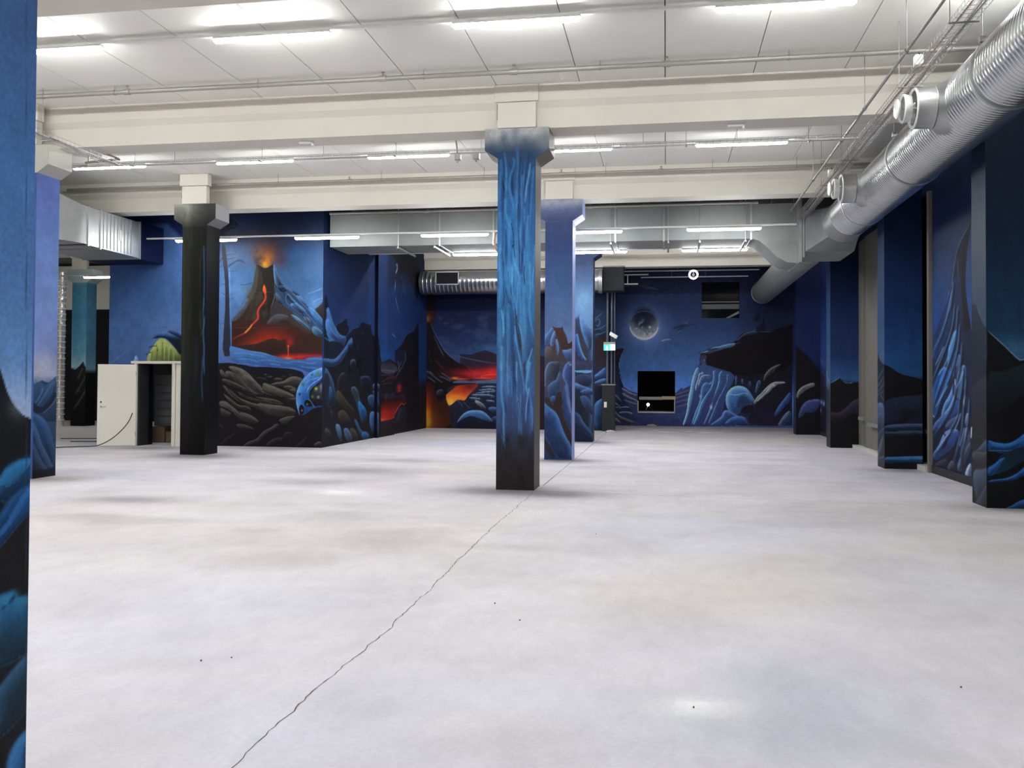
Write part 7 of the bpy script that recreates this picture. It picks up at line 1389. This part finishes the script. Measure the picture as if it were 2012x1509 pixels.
# square-to-round transition into the flat duct
sq = lambda y, x0, x1, z0, z1, k=12: [(x1, y, z0 + (z1 - z0) * i / k) for i in range(k)] + [(x1 - (x1 - x0) * i / k, y, z1) for i in range(k)] + [(x0, y, z1 - (z1 - z0) * i / k) for i in range(k)] + [(x0 + (x1 - x0) * i / k, y, z0) for i in range(k)]
n48 = 48; rd = [(DX + DR * 1.02 * math.cos(a), 19.45, DZ + DR * 1.02 * math.sin(a)) for a in [-math.pi / 4 + 2 * math.pi * j / n48 for j in range(n48)]]
build_at(MB().loft([rd, sq(20.55, 2.98, 4.02, 4.47, 5.36)]), 'square_transition', M_zincd, duct, smooth=30)
def nozzle(label, y):
    r = empty('air_nozzle', (2.94, y, DZ), label, 'air nozzle', 'air nozzles on the spiral duct')
    A = (-1, 0, 0); th = [2 * math.pi * k / 48 for k in range(48)]
    r1, r2 = .43, .245
    outer = []; inner = []
    for a in th:
        dy, dz = r1 * math.cos(a), min(.385, max(-.385, r1 * .93 * math.sin(a))); outer.append((DX - math.sqrt(max(.0, (DR + .004) ** 2 - dz ** 2)) + .03, y + dy * 1.15, DZ + dz)); inner.append((3.16, y + r2 * math.cos(a), DZ + r2 * math.sin(a)))
    build_at(MB().loft([outer, inner], caps=False), 'saddle', M_zinc, r, smooth=40)
    build_at(MB().lathe((3.17, y, DZ), A, [(0, r2 + .004), (.02, r2 + .008), (.03, r2), (.22, r2)], 48, caps=False), 'stub', M_zinc, r, smooth=40)
    for d, ra, w in ((.20, .245, .04), (.32, .175, .034)):
        build_at(MB().loft([[(3.17 - d - dd, y + rr * math.cos(a), DZ + rr * math.sin(a)) for a in th] for dd, rr in ((-.05, ra - w * .6), (.03, ra), (.045, ra - w * .3), (.03, ra - w), (-.05, ra - w * .75), (-.05, ra - w * .6))], caps=False), 'ring', M_plast, r, smooth=40)
    build_at(MB().lathe((3.17 - .40, y, DZ), A, [(-.03, .05), (.0, .112), (.02, .118), (.035, .10), (.04, .0001)], 40), 'centre_disc', M_plast, r, smooth=40)
    build_at(MB().box(2.72, 3.1, y - .008, y + .008, DZ - .01, DZ + .01).box(2.90, 2.91, y - .22, y + .22, DZ - .008, DZ + .008).box(2.90, 2.91, y - .008, y + .008, DZ - .2, DZ + .2), 'spider', M_plast, r)
    return r
nozzle('white three-ring air nozzle nearest the viewer on the spiral duct', 11.55)
nozzle('smaller-looking three-ring air nozzle farther along the spiral duct', 16.15)
# far round duct beyond the box
fd = empty('round_duct', (3.40, 22.3, 4.86), 'capped dull round duct pointing at the moon wall', 'duct')
build_at(MB().lathe((3.42, 22.21, 4.88), (-.0010, 1, -.004), duct_profile(22.21, 33.2, .40, .5, .004), 48), 'tube', M_zincd, fd, smooth=30)
build_at(MB().lathe((3.40, 33.2, 4.836), (0, 1, 0), [(0, .405), (.12, .40), (.22, .34), (.26, .2), (.27, .001)], 40), 'end_cap', M_zinc, fd, smooth=60)
build_at(MB().lathe((3.42, 23.4, 4.876), (0, 1, 0), [(0, .415), (.05, .415)], 40), 'joint_band', M_zinc, fd, smooth=40)
# flat duct across the hall
rd_ = empty('flat_duct', (-3, 21.5, 4.85), 'long flat sheet-metal duct spanning the hall behind the low lamps', 'duct')
xs = [-8.05, -5.3, -4.0, -1.15, -.05, 1.88]
for i in range(5):
    build_at(MB().box(xs[i] + .006, xs[i + 1] - .006, 20.9, 22.15, 4.84, 5.62), 'duct_section', M_zincd, rd_, bevel=.008)
for x in xs[1:]: build_at(MB().box(x - .02, x + .02, 20.875, 22.17, 4.815, 5.645), 'flange', M_zinc, rd_)
tr = [[(x, 20.9, zb), (x, 22.15, zb), (x, 22.15, 5.62 + 0 * x), (x, 20.9, 5.62)] for x, zb in ((1.90, 4.84), (2.05, 4.80), (2.25, 4.62), (2.45, 4.42), (2.65, 4.30), (2.88, 4.28))]
build_at(MB().loft(tr), 'drop_transition', M_zincd, rd_, smooth=30)
build_at(MB().box(2.87, 2.93, 20.55, 22.4, 4.25, 5.66).box(2.94, 2.98, 20.5, 22.42, 4.35, 5.45), 'flange', M_zinc, rd_)
build_at(MB().box(2.98, 4.02, 20.56, 22.2, 4.47, 5.36), 'end_box', M_zincd, rd_, bevel=.01)
for x in (-6.3, -5.4, -3.1, -1.25, .05, .75, 1.75):
    build_at(MB().tube([(x, 20.82, 4.78), (x, 20.82, CEIL)], .009, 6).tube([(x, 22.25, 4.78), (x, 22.25, CEIL)], .009, 6).box(x - .02, x + .02, 20.78, 22.3, 4.76, 4.80), 'hanger', M_zinc, rd_)
# round duct before the lava wall
_n = 0
ld = empty('round_duct', (-5, 29.2, 4.86), 'ribbed round duct across the top of the lava wall, with a grille', 'duct')
build_at(MB().lathe((-8.0, 29.15, 4.86), (1, 0, 0), duct_profile(-8.0, -2.0, .385, .14, .008), 48), 'ribbed_tube', M_spiral, ld, smooth=25)
build_at(MB().lathe((-2.12, 29.15, 4.86), (1, 0, 0), [(0, .40), (.1, .40), (.12, .37), (.12, .001)], 40), 'end_cap', M_zinc, ld, smooth=40)
build_at(MB().box(-7.42, -6.64, 28.71, 28.78, 5.15, 5.18).box(-7.42, -6.64, 28.71, 28.78, 4.75, 4.78).box(-7.42, -7.39, 28.71, 28.78, 4.75, 5.18).box(-6.67, -6.64, 28.71, 28.78, 4.75, 5.18), 'grille_frame', M_zinc, ld)
build_at(MB().box(-7.39, -6.67, 28.735, 28.80, 4.78, 5.15), 'grille', M_dark, ld)
# left rectangular duct with elbow
el = empty('elbow_duct', (-12.9, 18, 4.4), 'wide sheet-metal elbow duct bending towards the blue wall, upper left', 'duct')
def sect(p, d, w, zb, zt): # p = outer wall point, d = heading (unit), outer wall on the right-hand side
    nx, ny = -d[1], d[0]; q = (p[0] + nx * w, p[1] + ny * w)
    return [(p[0], p[1], zb), (q[0], q[1], zb), (q[0], q[1], zt), (p[0], p[1], zt)]
secs = []
secs.append(sect((-16.8, 16.3), (1, 0), 1.5, 4.5, 5.88)); secs.append(sect((-14.0, 16.3), (1, 0), 1.5, 4.5, 5.86))
for k in range(0, 13):
    a = -math.pi / 2 + math.pi / 2 * k / 12; R_ = 1.3; c = (-13.54, 17.6); t = k / 12
    zt = 5.86 - .55 * (3 * t * t - 2 * t ** 3); p = (c[0] + R_ * math.cos(a), c[1] + R_ * math.sin(a)); secs.append(sect(p, (-math.sin(a), math.cos(a)), 1.27, 4.5, zt))
build_at(MB().loft(secs[:12]), 'elbow_section', M_zincd, el, smooth=25); build_at(MB().loft(secs[11:]), 'elbow_section', M_zinc, el, smooth=25)
build_at(MB().loft([sect((-12.24, 17.6), (0, 1), 1.45, 4.48, 5.31), sect((-12.24, 19.56), (0, 1), 1.45, 4.46, 5.31)]), 'straight_section', M_zinc, el, bevel=.005)
o = Painted(); wbox(o, -13.69, -12.235, 19.58, 20.58, 4.45, 5.32, (17, 24, 58)); o = o.build('painted_section', M_paintflat, el); o.location = -Vector(el.location)
for s_, g in ((sect((-12.24, 18.05), (0, 1), 1.45, 4.47, 5.31), .03), (sect((-12.24, 17.62), (0, 1), 1.45, 4.48, 5.31), .03), (sect((-12.24, 19.56), (0, 1), 1.45, 4.46, 5.31), .03)):
    cx = sum(q[0] for q in s_) / 4; cy = sum(q[1] for q in s_) / 4; cz = sum(q[2] for q in s_) / 4
    d = Vector((s_[0][0] - s_[1][0], s_[0][1] - s_[1][1], 0)).normalized(); t = Vector((-d.y, d.x, 0)) * .02
    big = [Vector(((q[0] - cx) * 1.03 + cx, (q[1] - cy) * 1.03 + cy, (q[2] - cz) * 1.05 + cz)) for q in s_]
    build_at(MB().loft([[b - t for b in big], [b + t for b in big]]), 'flange', M_zinc, el)
for k in range(9): build_at(MB().box(-12.242, -12.226, 18.16 + .13 * k, 18.175 + .13 * k, 4.5, 5.28), 'stiffening_bead', M_zinc, el)
build_at(MB().box(-12.235, -12.23, 18.75, 18.82, 4.75, 5.0), 'label_sticker', M_plast, el)
# ------------------------------------------------------------------ cable trays
def tray(label, p0, p1, w, z, rods, cab=3):
    p0 = Vector((*p0, z)); p1 = Vector((*p1, z)); d = (p1 - p0); L = d.length; d.normalize(); n = Vector((-d.y, d.x, 0))
    r = empty('cable_tray', (p0 + p1) / 2, label, 'cable tray', 'wire cable trays')
    mb = MB()
    for o_, h in ((-.5, 0), (-.25, 0), (0, 0), (.25, 0), (.5, 0), (-.5, .055), (.5, .055)):
        mb.tube([p0 + n * w * o_ + Vector((0, 0, h)), p1 + n * w * o_ + Vector((0, 0, h))], .0035, 4)
    k = int(L / .1)
    for i in range(k + 1):
        q = p0 + d * (L * i / k); mb.tube([q - n * w / 2 + Vector((0, 0, .055)), q - n * w / 2, q + n * w / 2, q + n * w / 2 + Vector((0, 0, .055))], .003, 4, caps=False)
    o = build_at(mb, 'wire_basket', M_zinc, r); o['kind'] = 'stuff'
    rnd = random.Random(int(L * 10))
    for i in range(cab):
        off = rnd.uniform(-.35, .35) * w; pts = [p0 + d * (L * j / 24) + n * (off + rnd.uniform(-.012, .012)) + Vector((0, 0, .014 + .004 * math.sin(j))) for j in range(25)]
        build_at(MB().tube(pts, .009, 6), 'cable', (M_copper, M_plast, M_pipe)[i % 3], r, smooth=True)
    for t in rods:
        q = p0 + d * t
        build_at(MB().tube([q + n * (w / 2 + .02), q + n * (w / 2 + .02) + Vector((0, 0, CEIL - z))], .004, 5).box(q.x - abs(n.x) * w * .6 - .012, q.x + abs(n.x) * w * .6 + .012, q.y - abs(n.y) * w * .6 - .012, q.y + abs(n.y) * w * .6 + .012, z - .016, z - .006), 'hanger', M_rod, r)
    return r
tray('wire cable tray with red cable running beside the spiral duct', (2.92, 3.0), (2.92, 21.0), .22, 5.22, (3.2, 6.6, 8.6, 12.3, 14.2, 16.6), 4)
tray('wire cable tray crossing the hall behind the first ceiling beam', (-11.2, 13.98), (2.8, 13.98), .10, 5.22, (2.3, 4.6, 6.9, 9.3, 11.5, 13.3), 2)
tray('wire cable tray at the far left under the ceiling', (-9.2, 6.0), (-9.2, 13.93), .22, 5.22, (3, 6.3), 3)
for x, y, z, lb in ((2.86, 11.0, 5.32, 'small white junction box on the cable tray near the nearer nozzle'), (2.86, 16.6, 5.30, 'small white junction box on the cable tray by the farther nozzle')):
    r = empty('junction_box', (x, y, z), lb, 'junction box'); build_at(MB().box(x - .05, x + .04, y - .05, y + .05, z - .06, z + .06), 'box', M_plast, r, bevel=.008); build_at(MB().tube([(x, y, z + .05), (x, y, z + .1), (x + .06, y + .05, z + .02)], .006, 6), 'cable_end', M_black, r)
r = empty('suspended_rail', (2.56, 12, 5.2), 'thin dark rail on rods beside the cable tray, right', 'rail')
build_at(MB().tube([(2.63, 3.0, 5.3), (2.63, 20.1, 5.3)], .018, 10), 'rail', M_rod, r, smooth=True)
for y in (10.6, 12.75, 14.4, 17.1, 19.6): build_at(MB().tube([(2.63, y, 5.3), (2.63, y, CEIL)], .005, 6).lathe((2.63, y - .03, 5.3), (0, 1, 0), [(0, .028), (.06, .028)], 10), 'hanger', M_rod, r)
for x, lb in ((-3.25, 'grey valve block on the cross tray, left of the blue column'), (-2.95, 'grey valve block on the cross tray, touching the blue column edge')):
    r = empty('cable_junction', (x, 13.94, 5.2), lb, 'junction box'); build_at(MB().box(x - .05, x + .05, 13.88, 13.98, 5.10, 5.2).tube([(x, 13.9, 5.1), (x, 13.9, 5.05)], .015, 8), 'body', M_pipe, r, bevel=.006)
    if x < -3: build_at(MB().tube([(x, 13.9, 5.2), (x - .02, 13.88, 5.4), (x - .02, 13.88, 5.5)], .012, 6), 'stem', M_pipe, r)
# red cable loop behind the drapery column
r = empty('cable_loop', (-3.72, 20.4, 4.8), 'hanging loop of red cable left of the blue drapery column', 'cable')
for k in range(3):
    rr = .20 + .02 * k; build_at(MB().tube([(-3.72 + rr * .75 * math.cos(a), 20.40 + .02 * k, 4.83 + rr * 1.25 * math.sin(a)) for a in [math.pi * .35 + math.pi * 1.5 * i / 26 for i in range(27)]], .009, 6), 'cable', M_copper if k != 1 else M_black, r, smooth=True)
build_at(MB().tube([(-3.72, 20.42, 5.05), (-3.72, 20.45, 5.55)], .006, 6), 'tie', M_black, r)
# little fittings on beams
for x, y, z, lb in ((-5.6, 13.5, 5.36, 'small white bracket under the first beam, left half'), (1.0, 13.5, 5.36, 'small white plate under the first beam, right half')):
    r = empty('beam_bracket', (x, y, z), lb, 'bracket'); build_at(MB().box(x - .12, x + .12, y - .03, y + .03, z - .02, z + .02).box(x + .09, x + .12, y - .03, y + .03, z - .06, z), 'plate', M_plast, r, bevel=.004)
# ------------------------------------------------------------------ door and closet at the volcano wall
r = bpy.data.objects.new('door_1', None); C.objects.link(r); r.location = (-12.1, 20.3, 0); r['kind'] = 'structure'
build_at(MB().box(-12.78, -11.42, 20.12, 20.59, 1.99, 2.05), 'head_casing', M_door, r, bevel=.004)
build_at(MB().box(-12.70, -12.63, 20.13, 20.19, 0, 1.99), 'jamb', M_door, r, bevel=.004)
build_at(MB().box(-12.66, -12.59, 20.19, 20.60, 0, 1.99), 'reveal', M_darkwall, r)
build_at(MB().box(-11.70, -11.625, 20.12, 20.59, 0, 1.99), 'jamb', M_door, r, bevel=.004)
build_at(MB().box(-11.615, -11.43, 20.16, 20.59, 0, 1.985), 'side_panel', M_door, r, bevel=.003)
leaf = empty('door_leaf', (-12.64, 20.14, 0), 'cream door leaf standing wide open against the blue wall', 'door')
lf = MB().box(-.86, 0, -.045, 0, .01, 1.965).build('panel', M_door, leaf, bevel=.003)
MB().box(-.86, -.80, -.05, -.045, .01, 1.965).build('edge_strip', M_door, leaf)
MB().tube([(-.78, -.05, .95), (-.78, -.09, .95), (-.66, -.09, .95)], .008, 8).lathe((-.78, -.045, .95), (0, -1, 0), [(0, .026), (.01, .026)], 16).build('handle', M_zinc, leaf, smooth=True)
MB().lathe((-.78, -.045, 1.06), (0, -1, 0), [(0, .02), (.008, .02)], 16).build('lock', M_black, leaf)
for z in (.25, 1.7): MB().tube([(0.0, -.05, z), (0.0, -.05, z + .09)], .009, 8).build('hinge', M_zinc, leaf)
leaf.rotation_euler = (0, 0, math.radians(23))
r = empty('floor_cable', (-12.9, 19.5, 0), 'black cable trailing from the open door across the floor', 'cable')
cp = [(-12.63, 19.98, .80), (-12.68, 19.93, .60), (-12.82, 19.84, .38), (-13.0, 19.72, .18), (-13.2, 19.6, .05), (-13.35, 19.5, .016), (-13.9, 19.3, .012), (-14.3, 18.4, .012), (-14.6, 17.6, .012), (-14.2, 16.6, .012), (-14.0, 15.6, .012)]
build_at(MB().tube([tuple(q) for q in chaikin(cp, 3, False)], .011, 8), 'cable', M_black, r, smooth=True)
r = empty('floor_cable', (-13.4, 17.6, 0), 'thin dark cable on the floor right of the mountain column', 'cable')
build_at(MB().tube([tuple(q) for q in chaikin([(-15.0, 21.0, .01), (-14.2, 21.3, .01), (-13.9, 22.0, .01), (-14.8, 22.4, .01), (-16, 22.0, .01)], 3, False)], .012, 6), 'cable', M_black, r)
r = empty('parts_cabinet', (-12.3, 21.6, 0), 'grey drawer cabinet in the dark closet behind the open door', 'cabinet')
build_at(MB().box(-12.95, -12.32, 21.45, 21.9, .42, 1.72), 'body', M_cab, r, bevel=.01)
for i in range(6): build_at(MB().box(-12.9, -12.37, 21.42, 21.45, .48 + .2 * i, .65 + .2 * i), 'drawer', M_cab, r, bevel=.006)
build_at(MB().box(-12.33, -12.31, 21.40, 21.45, .42, 1.72), 'edge_strip', M_zincd, r)
for (x0, x1, z0, z1, lb) in ((-12.95, -12.6, 0, .40, 'dark box under the drawer cabinet, left'), (-12.56, -12.3, 0, .28, 'dark box under the drawer cabinet, right'), (-12.05, -11.72, 0, .30, 'brown cardboard box on the closet floor')):
    r = empty('carton', ((x0 + x1) / 2, 21.5, 0), lb, 'box'); build_at(MB().box(x0, x1, 21.35, 21.65, z0, z1), 'body', M_card, r, bevel=.006)
    build_at(MB().box(x0, (x0 + x1) / 2 - .004, 21.34, 21.66, z1, z1 + .008).box((x0 + x1) / 2 + .004, x1, 21.34, 21.66, z1, z1 + .008), 'flap', M_card, r)
# ------------------------------------------------------------------ wrapped vertical duct, far left
r = empty('wrapped_duct', (-20.42, 28.0, 0), 'upright duct wrapped in shiny clear film, far left room', 'duct')
pr = []; z = 0
rnd = random.Random(3)
while z < 5.3: pr.append((z, .145 + rnd.uniform(-.012, .012))); pr.append((z + .05, .15 + rnd.uniform(-.01, .01))); z += .13
build_at(MB().lathe((-20.42, 28.0, 0), (0, 0, 1), pr, 20), 'wrapped_tube', M_foil, r, smooth=50)
mb = MB()
for i in range(26): mb.lathe((-20.42, 28.0, .2 + .19 * i), (0, 0, 1), [(0, .158), (.015, .164), (.03, .158)], 20)
o = build_at(mb, 'tape_bands', M_plast, r); o['kind'] = 'stuff'
r = empty('cable_bundle', (-15.4, 23, 0), 'small dark heap of cable and tools on the floor far left', 'cable')
build_at(MB().tube([(-16.2 + .3 * i + .1 * math.sin(i * 2), 24.6 + .12 * math.cos(i * 1.7), .03 + .02 * math.sin(i)) for i in range(9)], .03, 8), 'cable', M_black, r, smooth=True)
# ------------------------------------------------------------------ fittings at the corner of lava and moon wall
r = empty('riser_pipes', (-1.85, 29.9, 0), 'dark vertical riser pipes at the corner before the moon wall', 'pipe')
for x, rr in ((-1.90, .045), (-1.76, .035), (-1.66, .02)): build_at(MB().tube([(x, 29.95, 1.56), (x, 29.95, 5.2)], rr, 10), 'pipe', mat('riser_grey', (.10, .11, .14), .4, metal=.4, noise=.2) if x == -1.90 else bpy.data.materials['riser_grey'], r, smooth=True)
r = empty('pipe_casing', (-1.85, 29.9, 0), 'dark square casing at the foot of the riser pipes', 'casing')
build_at(MB().box(-2.06, -1.64, 29.8, 30.15, 0, 1.5), 'box', M_darkwall, r, bevel=.01); build_at(MB().box(-2.08, -1.62, 29.78, 30.17, 1.5, 1.55), 'cap', M_grey, r, bevel=.005)
build_at(MB().box(-1.99, -1.90, 29.78, 29.80, .78, .96), 'plate', M_plast, r)
r = empty('fan_housing', (-1.75, 29.6, 4.6), 'dark box beside the end of the far round duct', 'ventilation box')
build_at(MB().box(-2.0, -1.35, 29.2, 29.9, 4.55, 5.3), 'box', M_darkwall, r, bevel=.01); build_at(MB().box(-2.0, -1.3, 29.15, 29.95, 5.3, 5.34), 'lid', M_grey, r)
r = empty('exit_sign', (-1.80, 29.3, 2.75), 'lit green and white running-man exit sign before the moon wall', 'sign')
build_at(MB().box(-1.80, -1.76, 29.36, 29.93, 2.78, 2.82), 'bracket', M_grey, r)
build_at(MB().box(-1.98, -1.60, 29.30, 29.36, 2.62, 2.90), 'housing', M_pipe, r, bevel=.008)
build_at(MB().box(-1.97, -1.77, 29.285, 29.30, 2.63, 2.82), 'green_face', M_green, r); build_at(MB().box(-1.765, -1.61, 29.285, 29.30, 2.64, 2.82), 'door_symbol', M_signw, r)
build_at(MB().lathe((-1.865, 29.286, 2.76), (0, -1, 0), [(0, .022), (.006, .022)], 16).loft([[(-1.90, 29.28, 2.65), (-1.83, 29.28, 2.65), (-1.84, 29.28, 2.735), (-1.895, 29.28, 2.735)], [(-1.90, 29.286, 2.65), (-1.83, 29.286, 2.65), (-1.84, 29.286, 2.735), (-1.895, 29.286, 2.735)]]), 'figure_symbol', M_signw, r)
r = empty('floodlight', (-1.68, 29.4, 3.1), 'small white tilted floodlight above the exit sign', 'lamp')
build_at(MB().loft([[(-1.80, 29.3, 3.13), (-1.80, 29.5, 3.13), (-1.76, 29.5, 3.24), (-1.76, 29.3, 3.24)], [(-1.58, 29.3, 3.00), (-1.58, 29.5, 3.00), (-1.52, 29.5, 3.10), (-1.52, 29.3, 3.10)]]), 'housing', M_plast, r, bevel=.005)
build_at(MB().tube([(-1.66, 29.4, 3.02), (-1.70, 29.5, 2.92), (-1.78, 29.8, 2.92)], .012, 6), 'bracket', M_grey, r)
r = empty('ring_lamp', (.95, 32.4, 5.42), 'round white ring lamp hanging before the moon wall', 'lamp')
build_at(MB().lathe((.95, 32.4, 5.40), (0, -1, 0), [(0, .11), (0, .17), (.03, .17), (.03, .11), (0, .11)], 32, caps=False), 'ring', M_ring, r, smooth=40)
build_at(MB().lathe((.95, 32.42, 5.40), (0, -1, 0), [(0, .05), (.03, .05)], 16).box(.94, .96, 32.41, 32.43, 5.4, 5.56), 'hub', M_plast, r)
tr_ = trunking(-2.2, 3.2, 32.4, 5.50, 'thin far rail carrying the ring lamp', hang=(-1.2, .4, 2.0))
tr_ = trunking(-.9, 2.9, 33.3, 5.38, 'farthest thin rail along the top of the moon wall', hang=(.2, 1.4))
r = empty('short_rail', (-1.3, 31.5, 5.0), 'short white bracket rail at the top left of the moon wall', 'rail'); build_at(MB().box(-1.95, -.95, 31.48, 31.52, 4.98, 5.02).box(-1.32, -1.29, 31.49, 31.51, 5.02, 5.3).box(-1.95, -.6, 31.48, 31.52, 5.3, 5.34), 'rail', M_plast, r)
# windows of the moon wall
r = bpy.data.objects.new('window_3', None); C.objects.link(r); r['kind'] = 'structure'; r.location = (-.35, 34, .5)
build_at(MB().box(OX0 - .0, OX0 + .035, 33.97, 34.2, OZ0, OZ0 + .42).box(OX1 - .03, OX1, 33.97, 34.2, OZ0, OZ0 + .48).box(OX0, OX1, 33.97, 34.2, OZ0 - .02, OZ0 + .03), 'window_frame', M_concrete, r)
build_at(MB().box(OX0 + .06, OX0 + .92, 34.0, 34.05, .965, 1.075), 'timber_rail', M_pipe, r); build_at(MB().box(OX0 + .90, OX1 + .02, 33.96, 34.02, .98, 1.10), 'timber_rail', M_wood, r)
r = bpy.data.objects.new('window_4', None); C.objects.link(r); r['kind'] = 'structure'; r.location = (1.97, 34, 4.0)
build_at(MB().box(UX0, UX1, 34.16, 34.18, UZ0, UZ1), 'pane', M_glassd, r)
build_at(MB().box(UX0, UX1, 34.10, 34.15, 4.56, 4.60), 'glazing_bar', M_grey, r); build_at(MB().box(UX0, UX1, 34.12, 34.155, 4.32, 4.50), 'lower_board', M_cab, r)
build_at(MB().loft([[(2.15, 34.08, 3.98), (2.28, 34.08, 3.98), (2.28, 34.12, 3.98), (2.15, 34.12, 3.98)], [(2.62, 34.08, 4.24), (2.65, 34.08, 4.16), (2.65, 34.12, 4.16), (2.62, 34.12, 4.24)]]), 'brace', M_zincd, r)
r = empty('work_lamp', (-.68, 36.0, .42), 'bright tripod work lamp seen through the square opening', 'lamp')
build_at(MB().lathe((-.68, 36.0, .74), (0, -1, 0), [(0, .03), (.03, .055), (.05, .055), (.052, .001)], 20), 'lamp_head', M_lampw, r, smooth=40)
for a in (0, 2.1, 4.2): build_at(MB().tube([(-.68, 36.02, .70), (-.68 + .28 * math.cos(a), 36.02 + .28 * math.sin(a), .42)], .012, 6), 'leg', M_black, r)
# ------------------------------------------------------------------ scraps on the floor
rnd = random.Random(11)
def scrap(x, y, sx, sy, label, group, m=M_plast):
    k = rnd.randint(6, 9); b = []
    for i in range(k):
        a = 2 * math.pi * i / k; q = rnd.uniform(.55, 1.1); b.append((math.cos(a) * sx * q, math.sin(a) * sy * q))
    v = [(px, py, .0015) for px, py in b] + [(px * .95, py * .95, .006 + rnd.uniform(0, .006)) for px, py in b]
    f = [tuple(range(k))[::-1], tuple(range(k, 2 * k))] + [(i, (i + 1) % k, k + (i + 1) % k, k + i) for i in range(k)]
    o = me_obj('plaster_scrap', v, f, m); o.location = (x, y, 0); tag(o, label, 'scrap', group); return o
sc = [(1.4, 29.9, .42, .12, 'largest white plaster scrap on the floor right of the square opening'), (.75, 30.4, .13, .10, 'white plaster scrap left of the largest one'), (-.35, 31.2, .13, .07, 'white plaster flake below the square opening'),
      (-1.3, 32.4, .12, .08, 'white plaster flake near the casing foot'), (-.9, 30.0, .06, .06, 'tiny white flake midway to the square opening'), (.05, 29.9, .34, .05, 'long thin white smear of plaster below the square opening'), (-1.5, 29.9, .05, .05, 'tiny white flake by the riser casing')]
for x, y, sx, sy, lb in sc: scrap(x, y, sx, sy, lb, 'plaster scraps on the far floor')
for (x, y) in ((-.72, 9.59), (-.46, 14.76), (.14, 4.58), (-2.6, 4.82), (-2.46, 4.91), (1.54, 5.14), (-.96, 6.03), (-1.21, 6.45)):
    scrap(x, y, .006, .004, 'tiny crumb of debris on the pale floor', 'tiny crumbs on the open floor', M_crack)
for (x, y, s, lb) in ((-.5, 33.6, .14, 'crumpled grey foil lump at the foot of the moon wall'), (-1.75, 29.2, .13, 'crumpled grey foil lump at the riser casing')):
    bm = bmesh.new(); bmesh.ops.create_icosphere(bm, subdivisions=3, radius=s)
    for v in bm.verts: v.co *= rnd.uniform(.7, 1.15); v.co.z = max(v.co.z * .6, -.0) ; v.co.x *= 1.4
    me = bpy.data.meshes.new('foil_lump'); bm.to_mesh(me); bm.free(); me.materials.append(M_foil); o = bpy.data.objects.new('foil_lump', me); C.objects.link(o); o.location = (x, y, .0); tag(o, lb, 'debris')
